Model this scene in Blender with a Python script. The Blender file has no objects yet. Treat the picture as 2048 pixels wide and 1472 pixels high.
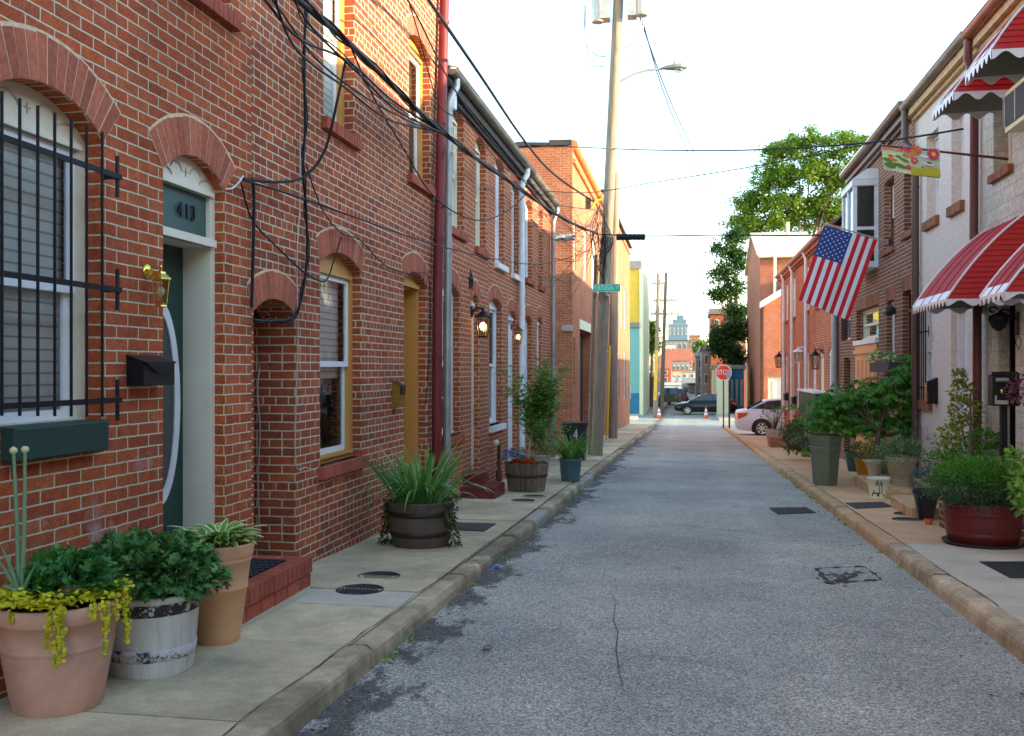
import bpy, math, random
from mathutils import Vector, Matrix
from mathutils.geometry import tessellate_polygon
R=random.Random(7)
sc=bpy.context.scene
C=sc.collection
PI=math.pi
# ------------------------------------------------------------------ camera model used to measure the place
FPX=1960.0; U0=1372.0; V0=738.0; EYE=1.38
YAW=math.atan((U0-1024)/FPX); cY=math.cos(YAW); sY=math.sin(YAW)
XL=-3.07; XR=3.60; KL=-1.69; KR=1.893; SL=0.0306
def gz(y):
    if y<52: return -SL*y
    if y<64: return -SL*52-(y-52)*0.018
    if y<110: return -1.807
    return -1.807+(y-110)*0.012
def Y(u,X):
    t=(u-1024)/FPX
    return X*(cY+t*sY)/(t*cY-sY)
def Z(v,X,y): return EYE-(v-V0)*(-X*sY+y*cY)/FPX
def XA(u,y):
    t=(u-1024)/FPX
    return y*(t*cY-sY)/(cY+t*sY)
def LP(u,v,X=XL):
    y=Y(u,X); return (y,Z(v,X,y))
def G(u,v,off=0.0):
    t=(u-1024)/FPX; w=-(v-V0)/FPX
    lam=(off-EYE)/(w+SL*(sY*t+cY))
    return (lam*(cY*t-sY), lam*(sY*t+cY), EYE+lam*w)
def W3(u,v,D):
    t=(u-1024)/FPX; w=-(v-V0)/FPX
    return Vector((D*(cY*t-sY), D*(sY*t+cY), EYE+D*w))
# ------------------------------------------------------------------ mesh helper
ORG={}
class Fr:
    def __init__(s,ox,oy,A,N): s.o=(ox,oy); s.A=A; s.N=N
    def p(s,a,z,d=0.0): return (s.o[0]+a*s.A[0]-d*s.N[0], s.o[1]+a*s.A[1]-d*s.N[1], z)
FL=Fr(XL,0,(0,1),(1,0)); FR=Fr(XR,0,(0,1),(-1,0))
def Ff(y): return Fr(0,y,(1,0),(0,-1))
class MB:
    def __init__(s): s.v=[]; s.f=[]; s.m=[]; s.s=[]
    def add(s,vs,fs,mi=0,sm=False):
        b=len(s.v); s.v.extend([tuple(x) for x in vs])
        for f in fs: s.f.append([b+i for i in f]); s.m.append(mi); s.s.append(sm)
    def box(s,x0,y0,z0,x1,y1,z1,mi=0):
        s.add([(x0,y0,z0),(x1,y0,z0),(x1,y1,z0),(x0,y1,z0),(x0,y0,z1),(x1,y0,z1),(x1,y1,z1),(x0,y1,z1)],
              [(0,3,2,1),(4,5,6,7),(0,1,5,4),(1,2,6,5),(2,3,7,6),(3,0,4,7)],mi)
    def hexa(s,p,mi=0,sm=False):
        s.add(p,[(0,3,2,1),(4,5,6,7),(0,1,5,4),(1,2,6,5),(2,3,7,6),(3,0,4,7)],mi,sm)
    def fbox(s,fr,a0,a1,z0,z1,d0,d1,mi=0):
        s.hexa([fr.p(a0,z0,d0),fr.p(a1,z0,d0),fr.p(a1,z0,d1),fr.p(a0,z0,d1),fr.p(a0,z1,d0),fr.p(a1,z1,d0),fr.p(a1,z1,d1),fr.p(a0,z1,d1)],mi)
    def fquad(s,fr,a0,a1,z0,z1,d,mi=0):
        s.add([fr.p(a0,z0,d),fr.p(a1,z0,d),fr.p(a1,z1,d),fr.p(a0,z1,d)],[(0,1,2,3)],mi)
    def prism(s,fr,poly,d0,d1,mi=0,sm=False):
        n=len(poly)
        s.add([fr.p(a,z,d0) for a,z in poly]+[fr.p(a,z,d1) for a,z in poly],
              [tuple(range(n)),tuple(range(2*n-1,n-1,-1))]+[(i,(i+1)%n,n+(i+1)%n,n+i) for i in range(n)],mi,sm)
    def sheet(s,fr,outer,holes,d,depths,mi=0,rmi=None):
        polys=[outer]+holes
        flat=[p for q in polys for p in q]
        tr=tessellate_polygon([[Vector((a,z,0)) for a,z in q] for q in polys])
        s.add([fr.p(a,z,d) for a,z in flat],[t for t in tr],mi)
        if not isinstance(depths,(list,tuple)): depths=[depths]*len(holes)
        for h,dp in zip(holes,depths):
            n=len(h)
            s.add([fr.p(a,z,d) for a,z in h]+[fr.p(a,z,d+dp) for a,z in h],[(i,(i+1)%n,n+(i+1)%n,n+i) for i in range(n)],mi if rmi is None else rmi)
    def tube(s,pts,r,n=8,mi=0,caps=True,sm=True):
        pts=[Vector(p) for p in pts]; m=len(pts)
        rs=r if isinstance(r,(list,tuple)) else [r]*m
        vs=[];up=None
        for i,p in enumerate(pts):
            t=(pts[min(i+1,m-1)]-pts[max(i-1,0)])
            if t.length<1e-9: t=Vector((0,0,1))
            t.normalize()
            if up is None: up=Vector((0,0,1)) if abs(t.z)<0.9 else Vector((1,0,0))
            a=t.cross(up)
            if a.length<1e-6: a=t.cross(Vector((0.3,1,0.2)))
            a.normalize(); b=a.cross(t).normalized(); up=b
            for k in range(n):
                q=2*PI*k/n
                vs.append(p+a*(math.cos(q)*rs[i])+b*(math.sin(q)*rs[i]))
        fs=[(i*n+k,i*n+(k+1)%n,(i+1)*n+(k+1)%n,(i+1)*n+k) for i in range(m-1) for k in range(n)]
        s.add(vs,fs,mi,sm)
        if caps: s.add(vs[:n],[tuple(range(n-1,-1,-1))],mi); s.add(vs[-n:],[tuple(range(n))],mi)
    def lathe(s,cx,cy,prof,n=28,mi=0,sm=True,jit=None,capb=True,capt=False,ph=0):
        vs=[]
        for r,z in prof:
            for k in range(n):
                q=2*PI*k/n+ph
                rr=r*(jit(k,z) if jit else 1)
                vs.append((cx+math.cos(q)*rr,cy+math.sin(q)*rr,z))
        m=len(prof)
        s.add(vs,[(i*n+k,i*n+(k+1)%n,(i+1)*n+(k+1)%n,(i+1)*n+k) for i in range(m-1) for k in range(n)],mi,sm)
        if capb: s.add(vs[:n],[tuple(range(n-1,-1,-1))],mi)
        if capt: s.add(vs[-n:],[tuple(range(n))],mi)
    def ball(s,c,r,n=10,m=6,mi=0,sz=1.0):
        prof=[(max(1e-4,r*math.sin(PI*i/m)),c[2]-r*sz*math.cos(PI*i/m)) for i in range(m+1)]
        s.lathe(c[0],c[1],prof,n,mi,capb=False)
    def leaf(s,b,d,nrm,L,Wd,kind='oval',mi=0,bend=0.0):
        d=Vector(d).normalized(); b=Vector(b); nn=Vector(nrm)
        w=d.cross(nn)
        if w.length<1e-4: w=d.cross(Vector((0.31,0.2,1)))
        w.normalize(); nn=w.cross(d)
        o=SH[kind]
        s.add([b+d*(t*L)+w*(x*Wd)+nn*(-bend*L*t*t) for t,x in o],[tuple(range(len(o)))],mi)
    def strap(s,b,az,lean,L,Wd,curv,n=6,mi=0,tw=0.0):
        # a blade that starts at lean from vertical and bends further outward
        p=Vector(b); th=lean; vs=[]
        h=Vector((math.cos(az),math.sin(az),0)); side=Vector((-math.sin(az+tw),math.cos(az+tw),0))
        for i in range(n+1):
            t=i/n; w=Wd*(0.55+0.9*t-1.43*t*t*t)*0.9 if t<1 else 0.0005
            w=max(w,0.0005)
            fold=h*(-0.15*w)
            vs+= [p+side*w*0.5, p+fold, p-side*w*0.5]
            p=p+(h*math.sin(th)+Vector((0,0,1))*math.cos(th))*(L/n); th+=curv/n
        fs=[]
        for i in range(n):
            a=i*3; fs+=[(a,a+1,a+4,a+3),(a+1,a+2,a+5,a+4)]
        s.add(vs,fs,mi,True)
    def build(s,name,mats,parent=None,loc=None):
        me=bpy.data.meshes.new(name)
        if parent is not None: o=ORG[parent.name]
        else: o=Vector(loc) if loc is not None else Vector((0,0,0))
        me.from_pydata([(x[0]-o[0],x[1]-o[1],x[2]-o[2]) for x in s.v],[],s.f)
        if not isinstance(mats,(list,tuple)): mats=[mats]
        for m in mats: me.materials.append(m)
        me.polygons.foreach_set('material_index',s.m)
        me.polygons.foreach_set('use_smooth',s.s)
        me.update()
        ob=bpy.data.objects.new(name,me); C.objects.link(ob)
        if parent is not None: ob.parent=parent
        else: ob.location=o
        ORG[ob.name]=Vector(o)
        return ob
SH={'oval':[(0,0),(.2,.28),(.5,.42),(.8,.25),(1,0),(.8,-.25),(.5,-.42),(.2,-.28)],
    'quad':[(0,0),(.5,.4),(1,0),(.5,-.4)],
    'lobed':[(0,0),(.1,.12),(.2,.42),(.36,.5),(.36,.22),(.55,.2),(.72,.46),(.74,.16),(.86,.14),(1,0),(.86,-.14),(.74,-.16),(.72,-.46),(.55,-.2),(.36,-.22),(.36,-.5),(.2,-.42),(.1,-.12)],
    'round':[(0,0),(.1,.35),(.4,.5),(.75,.4),(1,0),(.75,-.4),(.4,-.5),(.1,-.35)],
    'needle':[(0,0),(.5,.12),(1,0),(.5,-.12)]}
def thing(name,label,cat,loc=(0,0,0),group=None,rz=0):
    o=bpy.data.objects.new(name,None); C.objects.link(o); o.location=loc; o.empty_display_size=.2
    o.rotation_euler=(0,0,rz)
    o['label']=label; o['category']=cat
    if group: o['group']=group
    ORG[o.name]=Vector(loc)
    return o
def tag(o,label,cat,group=None):
    o['label']=label; o['category']=cat
    if group: o['group']=group
    return o
def struct(o): o['kind']='structure'; return o
def copy_tree(o,parent=None):
    c=o.copy(); C.objects.link(c)
    if parent is not None: c.parent=parent
    for ch in [x for x in list(bpy.data.objects) if x.parent==o]: copy_tree(ch,c)
    return c
def one(mb,name,mats,label,cat,loc,group=None): return tag(mb.build(name,mats,None,loc),label,cat,group)
# ------------------------------------------------------------------ materials
def new(name):
    m=bpy.data.materials.new(name); m.use_nodes=True
    nt=m.node_tree; b=nt.nodes['Principled BSDF']; return m,nt,b
def nd(nt,t,**k):
    n=nt.nodes.new(t)
    for a,v in k.items():
        if a.startswith('i_'): n.inputs[a[2:].replace('_',' ')].default_value=v
        else: setattr(n,a,v)
    return n
def col4(c): return (c[0],c[1],c[2],1)
def ramp(nt,stops):
    r=nt.nodes.new('ShaderNodeValToRGB'); e=r.color_ramp.elements
    while len(e)<len(stops): e.new(0.5)
    for x,(p,c) in zip(e,stops): x.position=p; x.color=col4(c) if len(c)==3 else c
    return r
def mixc(nt,fac,a,b,mode='MIX'):
    n=nt.nodes.new('ShaderNodeMix'); n.data_type='RGBA'; n.blend_type=mode; L=nt.links
    for key,val in ((0,fac),(6,a),(7,b)):
        if hasattr(val,'is_output') or isinstance(val,bpy.types.NodeSocket): L.new(val,n.inputs[key])
        elif isinstance(val,(int,float)): n.inputs[key].default_value=val
        else: n.inputs[key].default_value=col4(val)
    return n.outputs[2]
def mth(nt,op,a,b=0.0):
    n=nt.nodes.new('ShaderNodeMath'); n.operation=op
    for i,val in enumerate((a,b)):
        if isinstance(val,bpy.types.NodeSocket): nt.links.new(val,n.inputs[i])
        else: n.inputs[i].default_value=val
    return n.outputs[0]
def noise(nt,vec,scale,det=3,rough=.55):
    n=nd(nt,'ShaderNodeTexNoise'); n.inputs['Scale'].default_value=scale; n.inputs['Detail'].default_value=det; n.inputs['Roughness'].default_value=rough
    if vec is not None: nt.links.new(vec,n.inputs['Vector'])
    return n
def bump(nt,b,h,st,dist):
    n=nd(nt,'ShaderNodeBump'); n.inputs['Strength'].default_value=st; n.inputs['Distance'].default_value=dist
    nt.links.new(h,n.inputs['Height']); nt.links.new(n.outputs[0],b.inputs['Normal']); return n
GAIN=(1.42,1.30,1.12)
def gn(c): return tuple(min(.86,x*g) for x,g in zip(c,GAIN))
def plain(name,c,rough=.6,metal=0,var=.25,scale=6,bmp=0,spec=.5,c2=None,isl=0,stretch=None):
    c=gn(c); c2=gn(c2) if c2 else None
    m,nt,b=new(name); L=nt.links
    tc=nd(nt,'ShaderNodeTexCoord'); vec=tc.outputs['Object']
    if stretch:
        mp=nd(nt,'ShaderNodeMapping'); mp.inputs['Scale'].default_value=stretch; L.new(vec,mp.inputs[0]); vec=mp.outputs[0]
    n=noise(nt,vec,scale,5,.6)
    d=c2 if c2 else tuple(x*(1-var) for x in c)
    r=ramp(nt,[(.3,d),(.65,c)]); L.new(n.outputs[0],r.inputs[0]); col=r.outputs[0]
    if isl:
        g=nd(nt,'ShaderNodeNewGeometry'); hv=nd(nt,'ShaderNodeHueSaturation')
        L.new(mth(nt,'ADD',mth(nt,'MULTIPLY',g.outputs['Random Per Island'],isl),1-isl*.5),hv.inputs['Value']); L.new(col,hv.inputs['Color']); col=hv.outputs[0]
    L.new(col,b.inputs['Base Color'])
    b.inputs['Roughness'].default_value=rough; b.inputs['Metallic'].default_value=metal
    b.inputs['Specular IOR Level'].default_value=spec
    if bmp: bump(nt,b,n.outputs[0],.5,bmp)
    return m
def wallvec(nt):
    L=nt.links
    tc=nd(nt,'ShaderNodeTexCoord'); g=nd(nt,'ShaderNodeNewGeometry')
    sp=nd(nt,'ShaderNodeSeparateXYZ'); L.new(tc.outputs['Object'],sp.inputs[0])
    sn=nd(nt,'ShaderNodeSeparateXYZ'); L.new(g.outputs['True Normal'],sn.inputs[0])
    sel=mth(nt,'GREATER_THAN',mth(nt,'ABSOLUTE',sn.outputs[0]),.5)
    a=mth(nt,'ADD',mth(nt,'MULTIPLY',sp.outputs[1],sel),mth(nt,'MULTIPLY',sp.outputs[0],mth(nt,'SUBTRACT',1.0,sel)))
    zz=sp.outputs[2]
    top=mth(nt,'GREATER_THAN',mth(nt,'ABSOLUTE',sn.outputs[2]),.7)
    zz=mth(nt,'ADD',mth(nt,'MULTIPLY',zz,mth(nt,'SUBTRACT',1.0,top)),mth(nt,'MULTIPLY',sp.outputs[1],top))
    cb=nd(nt,'ShaderNodeCombineXYZ'); L.new(a,cb.inputs[0]); L.new(zz,cb.inputs[1])
    return tc,cb.outputs[0],sp
def brick(name,cols,mortar,sq=1.0,sqf=2,ms=.0062,w=.215,h=.0686,stain=.25,bs=.9,eff=0.0,wob=.010,off=.5):
    cols=[gn(c) for c in cols]; mortar=gn(mortar)
    m,nt,b=new(name); L=nt.links
    tc,vec,sp=wallvec(nt)
    n=noise(nt,tc.outputs['Object'],9,3); 
    sub=nd(nt,'ShaderNodeVectorMath',operation='MULTIPLY_ADD'); L.new(n.outputs['Color'],sub.inputs[0]); sub.inputs[1].default_value=(wob,wob,0); L.new(vec,sub.inputs[2])
    br=nd(nt,'ShaderNodeTexBrick',offset=off,offset_frequency=2,squash=sq,squash_frequency=sqf)
    L.new(sub.outputs[0],br.inputs['Vector'])
    for k,v in (('Scale',1.0),('Mortar Size',ms),('Mortar Smooth',.25),('Bias',0.0),('Brick Width',w),('Row Height',h)): br.inputs[k].default_value=v
    br.inputs['Color1'].default_value=(0,0,0,1); br.inputs['Color2'].default_value=(1,1,1,1); br.inputs['Mortar'].default_value=(.5,.5,.5,1)
    k=len(cols); r=ramp(nt,[((i+.5)/k,c) for i,c in enumerate(cols)]); L.new(br.outputs['Color'],r.inputs[0])
    fine=noise(nt,tc.outputs['Object'],55,4,.7); big=noise(nt,tc.outputs['Object'],1.1,4,.6); mid=noise(nt,tc.outputs['Object'],14,3,.6)
    rf=ramp(nt,[(.3,(.58,.56,.56)),(.7,(1.2,1.17,1.15))]); L.new(fine.outputs[0],rf.inputs[0])
    bc=mixc(nt,1.0,r.outputs[0],rf.outputs[0],'MULTIPLY')
    rm=ramp(nt,[(.35,(.75,.72,.72)),(.65,(1.1,1.08,1.05))]); L.new(mid.outputs[0],rm.inputs[0])
    bc=mixc(nt,.8,bc,rm.outputs[0],'MULTIPLY')
    mo=mixc(nt,mid.outputs[0],tuple(x*.72 for x in mortar),mortar)
    mo=mixc(nt,.5,mo,rf.outputs[0],'MULTIPLY')
    c=mixc(nt,br.outputs['Fac'],bc,mo)
    rb=ramp(nt,[(.3,(1-stain,1-stain,1-stain)),(.6,(1,1,1))]); L.new(big.outputs[0],rb.inputs[0])
    c=mixc(nt,1.0,c,rb.outputs[0],'MULTIPLY')
    wn=noise(nt,tc.outputs['Object'],.8,6,.7); rw=ramp(nt,[(.42,(0,0,0)),(.66,(1,1,1))]); L.new(wn.outputs[0],rw.inputs[0])
    c=mixc(nt,mth(nt,'MULTIPLY',rw.outputs[0],.25),c,mixc(nt,1.0,c,(.70,.78,.85),'MULTIPLY'))
    mpv=nd(nt,'ShaderNodeMapping'); mpv.inputs['Scale'].default_value=(5,5,.5); L.new(tc.outputs['Object'],mpv.inputs[0]); vn=noise(nt,mpv.outputs[0],1.3,5,.7); rv=ramp(nt,[(.60,(0,0,0)),(.75,(1,1,1))]); L.new(vn.outputs[0],rv.inputs[0])
    c=mixc(nt,mth(nt,'MULTIPLY',rv.outputs[0],.22),c,(.13,.09,.07))
    lw=mth(nt,'MAXIMUM',mth(nt,'SUBTRACT',1.0,mth(nt,'MULTIPLY',mth(nt,'ADD',sp.outputs[2],.2),1.6)),0.0); dn=noise(nt,tc.outputs['Object'],3.0,6,.75); rd_=ramp(nt,[(.48,(0,0,0)),(.66,(1,1,1))]); L.new(dn.outputs[0],rd_.inputs[0])
    c=mixc(nt,mth(nt,'MULTIPLY',mth(nt,'MINIMUM',mth(nt,'MULTIPLY',rd_.outputs[0],lw),1.0),.55),c,(.14,.115,.09))
    if eff>0:
        e=noise(nt,tc.outputs['Object'],2.3,5,.65); re=ramp(nt,[(.6,(0,0,0)),(.72,(1,1,1))]); L.new(e.outputs[0],re.inputs[0])
        low=mth(nt,'MULTIPLY',mth(nt,'LESS_THAN',sp.outputs[2],1.0),eff)
        c=mixc(nt,mth(nt,'MULTIPLY',re.outputs[0],low),c,(.5,.36,.34))
    L.new(c,b.inputs['Base Color']); b.inputs['Roughness'].default_value=bs; b.inputs['Specular IOR Level'].default_value=.25
    hh=mth(nt,'ADD',mth(nt,'SUBTRACT',1.0,br.outputs['Fac']),mth(nt,'MULTIPLY',fine.outputs[0],.35))
    bump(nt,b,hh,.9,.008)
    return m
M={}
M['brickA']=brick('brick_soft_red',[(.36,.085,.035),(.44,.115,.045),(.40,.095,.038),(.31,.072,.034),(.47,.135,.055),(.37,.10,.05)],(.70,.62,.48),eff=.8,ms=.0052)
M['brickB']=brick('brick_common_bond',[(.31,.085,.048),(.40,.10,.042),(.25,.072,.050),(.36,.085,.040),(.44,.13,.055),(.30,.072,.042)],(.68,.62,.48),sq=.5,sqf=5,ms=.0062,off=.5)
M['brickC']=brick('brick_row_red',[(.40,.105,.045),(.32,.082,.045),(.45,.135,.058),(.37,.10,.045)],(.62,.53,.40),sq=.5,sqf=6,ms=.0062)
M['brickF']=brick('brick_warehouse',[(.42,.16,.09),(.36,.12,.07),(.46,.19,.11),(.40,.14,.08)],(.52,.36,.24),ms=.006)
M['brickD']=brick('brick_brown',[(.19,.085,.06),(.23,.095,.06),(.16,.07,.055),(.26,.11,.07)],(.50,.42,.34),ms=.008)
M['brickR']=brick('brick_orange_row',[(.40,.13,.07),(.35,.11,.06),(.44,.16,.09)],(.52,.38,.27),ms=.007)
M['brickG']=brick('brick_gable',[(.34,.12,.08),(.30,.10,.07),(.38,.14,.09)],(.44,.30,.22),ms=.006)
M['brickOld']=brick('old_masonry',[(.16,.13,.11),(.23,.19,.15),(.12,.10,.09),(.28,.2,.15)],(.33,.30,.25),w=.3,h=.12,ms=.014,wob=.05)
M['formstone']=brick('pale_formstone',[(.60,.635,.62),(.57,.59,.56),(.60,.65,.66),(.60,.59,.54),(.55,.57,.54)],(.42,.43,.42),w=.42,h=.17,ms=.005,wob=.02,stain=.15)
def formfix():
    pass
M['voussoir']=plain('arch_brick',(.36,.115,.075),.9,0,.35,30,.003,.25,isl=.5)
M['voussoirD']=plain('arch_brick_brown',(.26,.11,.07),.9,0,.35,30,.003,.25,isl=.4)
M['mortar']=plain('mortar',(.56,.47,.34),.95,0,.3,20,.002)
M['mortarD']=plain('mortar_grey',(.45,.38,.31),.95,0,.3,20,.002)
M['stepbrick']=plain('step_brick',(.33,.085,.055),.85,0,.35,25,.003,.3,isl=.35)
M['cream']=plain('cream_paint',(.59,.595,.53),.45,0,.10,3)
M['tympcream']=plain('cream_ornament_paint',(.58,.57,.48),.55,0,.15,6)
M['white']=plain('white_vinyl',(.78,.80,.84),.35,0,.06,3)
M['white2']=plain('white_painted_wood',(.74,.76,.80),.5,0,.15,6)
M['green']=plain('dark_green_paint',(.008,.042,.038),.5,0,.3,3,stretch=(1,1,8),bmp=.002)
M['teal']=plain('teal_grey_paint',(.035,.085,.085),.5,0,.2,4)
M['tan']=plain('ochre_paint',(.46,.24,.062),.5,0,.2,2,stretch=(1,1,.2))
M['black']=plain('black_metal',(.008,.009,.014),.55,0,.3,10,spec=.25)
M['blackm']=plain('black_mailbox',(.008,.009,.013),.4,0,.4,14,spec=.3)
M['iron']=plain('dark_iron',(.035,.035,.04),.6,.3,.4,30,.002)
M['rust']=plain('rusty_iron',(.13,.065,.045),.85,.2,.5,18,.003)
M['reddown']=plain('dark_red_metal',(.14,.018,.022),.5,0,.25,3,spec=.35)
M['galv']=plain('grey_galvanised',(.30,.34,.40),.4,.5,.25,5)
M['gutter']=plain('weathered_gutter',(.20,.20,.19),.45,.5,.45,3)
M['gutterR']=plain('copper_brown_gutter',(.30,.10,.05),.4,.3,.4,4)
M['gutterB']=plain('dark_brown_gutter',(.09,.055,.045),.45,.1,.3,4)
M['roofd']=plain('dark_roofing',(.05,.05,.055),.9,0,.4,4,.01)
M['roofs']=plain('silver_roof',(.50,.50,.44),.6,0,.25,1.5)
M['joint']=plain('joint_dirt',(.075,.065,.05),.95,0,.5,30)
M['asph_dark']=plain('tar',(.03,.03,.033),.8,0,.4,20,.003)
M['copper']=plain('rust_orange_coping',(.55,.20,.07),.7,0,.5,3)
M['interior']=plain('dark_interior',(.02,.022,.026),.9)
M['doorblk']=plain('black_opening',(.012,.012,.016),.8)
M['wood']=plain('weathered_wood',(.30,.25,.20),.9,0,.45,4,.004,.2,stretch=(6,6,.35))
M['woodpole']=plain('pole_wood',(.27,.235,.20),.9,0,.5,6,.006,.2,stretch=(6,6,.3))
M['tubwood']=plain('grey_stave_wood',(.17,.135,.11),.9,0,.5,8,.004,.2,stretch=(8,8,.6),isl=.5)
M['band']=plain('rusty_band',(.05,.03,.025),.7,.3,.5,20,.002)
M['barrelbr']=plain('brown_barrel_plastic',(.085,.066,.058),.5,0,.3,6)
M['bandbr']=plain('dark_brown_band',(.018,.011,.010),.5,0,.3,6)
M['barrelred']=plain('dark_red_barrel',(.115,.010,.010),.5,0,.35,7,stretch=(5,5,.6),bmp=.003)
M['pinkpot']=plain('dusty_pink_plastic',(.56,.33,.28),.62,0,.16,5,c2=(.36,.24,.21))
M['terra']=plain('terracotta_plastic',(.66,.36,.22),.6,0,.16,3,stretch=(1,1,4))
M['soil']=plain('potting_soil',(.035,.024,.017),1,0,.5,40,.01)
def tubwhite():
    m,nt,b=new('flaking_white_paint'); L=nt.links
    tc=nd(nt,'ShaderNodeTexCoord'); mp=nd(nt,'ShaderNodeMapping'); mp.inputs['Scale'].default_value=(14,14,1.6); L.new(tc.outputs['Object'],mp.inputs[0])
    n=noise(nt,mp.outputs[0],1.6,5,.7); r=ramp(nt,[(.28,(.40,.39,.36)),(.42,(.70,.70,.67)),(.7,(.84,.84,.80))]); L.new(n.outputs[0],r.inputs[0])
    L.new(r.outputs[0],b.inputs['Base Color']); b.inputs['Roughness'].default_value=.7; bump(nt,b,n.outputs[0],.6,.004); return m
M['tubwhite']=tubwhite()
def flake(name,a,c,th,scale):
    m,nt,b=new(name); L=nt.links
    tc=nd(nt,'ShaderNodeTexCoord'); n=noise(nt,tc.outputs['Object'],scale,6,.75); r=ramp(nt,[(th-.03,a),(th+.03,c)]); L.new(n.outputs[0],r.inputs[0])
    L.new(r.outputs[0],b.inputs['Base Color']); b.inputs['Roughness'].default_value=.75; return m
M['bandflake']=flake('flaked_black_band',(.04,.035,.035),(.62,.61,.58),.56,22)
M['bandflake2']=flake('mostly_white_flaked_band',(.04,.035,.06),(.62,.61,.58),.46,16)
M['stucco']=plain('pink_stucco',(.60,.55,.535),.95,0,.22,16,.03,spec=.2)
M['redpaint']=plain('awning_red',(.42,.014,.018),.32,0,.15,3)
M['awnpink']=plain('awning_faded_red',(.36,.014,.018),.6,0,.35,5,spec=.1)
M['awnunder']=plain('awning_underside',(.26,.27,.25),.5,0,.15,3)
M['brownpipe']=plain('maroon_downspout',(.10,.025,.028),.4,0,.2,3)
M['orangedoor']=plain('salmon_door_paint',(.56,.26,.12),.5,0,.12,3)
M['browndoor']=plain('brown_door',(.10,.03,.018),.4,0,.3,4,stretch=(3,3,.4))
M['sandstone']=plain('tan_stone',(.50,.36,.22),.9,0,.35,9,.006)
M['greenplastic']=plain('sage_plastic',(.115,.145,.105),.5,0,.12,5)
M['blueplastic']=plain('blue_grey_glaze',(.06,.13,.17),.35,0,.3,6)
M['brightblue']=plain('bright_blue_pot',(.02,.18,.50),.35,0,.2,6)
M['yellowpot']=plain('mustard_glaze',(.52,.25,.015),.35,0,.35,7)
M['greypot']=plain('grey_stone_pot',(.36,.35,.31),.85,0,.25,9,.004)
M['ivorypot']=plain('ivory_glaze',(.68,.63,.56),.3,0,.08,5)
M['palmgreen']=plain('painted_palm_green',(.02,.13,.11),.4)
M['palmblue']=plain('painted_palm_blue',(.03,.10,.17),.4)
M['navy']=plain('navy_vase',(.025,.028,.06),.3,0,.3,5)
M['brass']=plain('polished_brass',(.80,.55,.13),.18,1,.15,4)
M['brassold']=plain('aged_brass',(.33,.23,.05),.35,.9,.4,9,stretch=(1,1,5))
M['bin']=plain('navy_black_bin',(.012,.014,.030),.4,0,.3,5)
M['whitemark']=plain('white_paint_mark',(.6,.62,.66),.7,0,.3,60)
M['guy']=plain('yellow_guard_plastic',(.62,.40,.045),.5,0,.2,3)
M['signgreen']=plain('sign_green',(.0,.50,.34),.4,0,.08,2)
M['signwhite']=plain('sign_white',(.85,.85,.85),.4,0,.03,2)
M['signred']=plain('stop_red',(.55,.045,.015),.4,0,.05,2)
M['greymetal']=plain('grey_metal',(.38,.40,.42),.45,.4,.25,8)
M['rubber']=plain('black_rubber',(.015,.015,.017),.7,0,.3,20)
M['flagred']=plain('flag_red',(.50,.008,.025),.8,0,.1,3)
M['flagwhite']=plain('flag_white',(.72,.74,.80),.8,0,.08,3)
M['flagblue']=plain('flag_blue',(.018,.045,.21),.8,0,.1,3)
M['carwhite']=plain('white_car_paint',(.86,.88,.90),.35,0,.03,2)
M['carblack']=plain('black_car_paint',(.012,.013,.018),.15,0,.2,2)
M['carsuv']=plain('dark_green_car_paint',(.06,.065,.05),.25,0,.2,2)
M['carglass']=plain('car_glass',(.02,.03,.035),.06,0,.1,2,spec=.9)
M['rim']=plain('alloy_rim',(.62,.64,.66),.3,.8,.1,4)
M['tail']=plain('tail_light',(.85,.08,.02),.2,0,.1,3)
M['cone']=plain('cone_orange',(.80,.10,.02),.5,0,.1,3)
M['yellowwall']=plain('yellow_stucco',(.62,.44,.07),.9,0,.15,2)
M['creamwall']=plain('cream_wall',(.80,.72,.50),.9,0,.08,2)
M['tealwall']=plain('teal_wall',(.16,.38,.38),.9,0,.1,1.5)
M['bluewall']=plain('blue_wall',(.03,.17,.30),.9,0,.2,1.5)
M['bluetower']=plain('pale_blue_tower',(.09,.17,.27),.5,0,.15,.05)
M['farred']=plain('far_brick',(.30,.10,.06),.9,0,.25,1)
M['fargrey']=plain('far_grey',(.20,.21,.22),.9,0,.25,1)
M['farwhite']=plain('far_white',(.42,.40,.36),.9,0,.15,1)
M['farlav']=plain('far_lavender',(.30,.28,.42),.9,0,.15,1)
M['fardark']=plain('far_dark',(.06,.06,.07),.8,0,.3,1)
M['curtain']=plain('grey_curtain',(.42,.44,.46),.9,0,.15,3,stretch=(1,12,.4))
M['peach']=plain('peach_curtain',(.55,.38,.26),.9,0,.1,3)
M['bluelit']=plain('blue_plastic_litter',(.02,.10,.55),.5)
def blinds():
    m,nt,b=new('venetian_blind'); L=nt.links
    tc=nd(nt,'ShaderNodeTexCoord'); w=nd(nt,'ShaderNodeTexWave',wave_type='BANDS',bands_direction='Z'); w.inputs['Scale'].default_value=5.2; L.new(tc.outputs['Object'],w.inputs[0])
    r=ramp(nt,[(.03,(.38,.42,.42)),(.12,(.80,.86,.83)),(.9,(.86,.90,.86))]); L.new(w.outputs['Fac'],r.inputs[0]); L.new(r.outputs[0],b.inputs['Base Color'])
    b.inputs['Roughness'].default_value=.6; return m
M['blind']=blinds()
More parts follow.
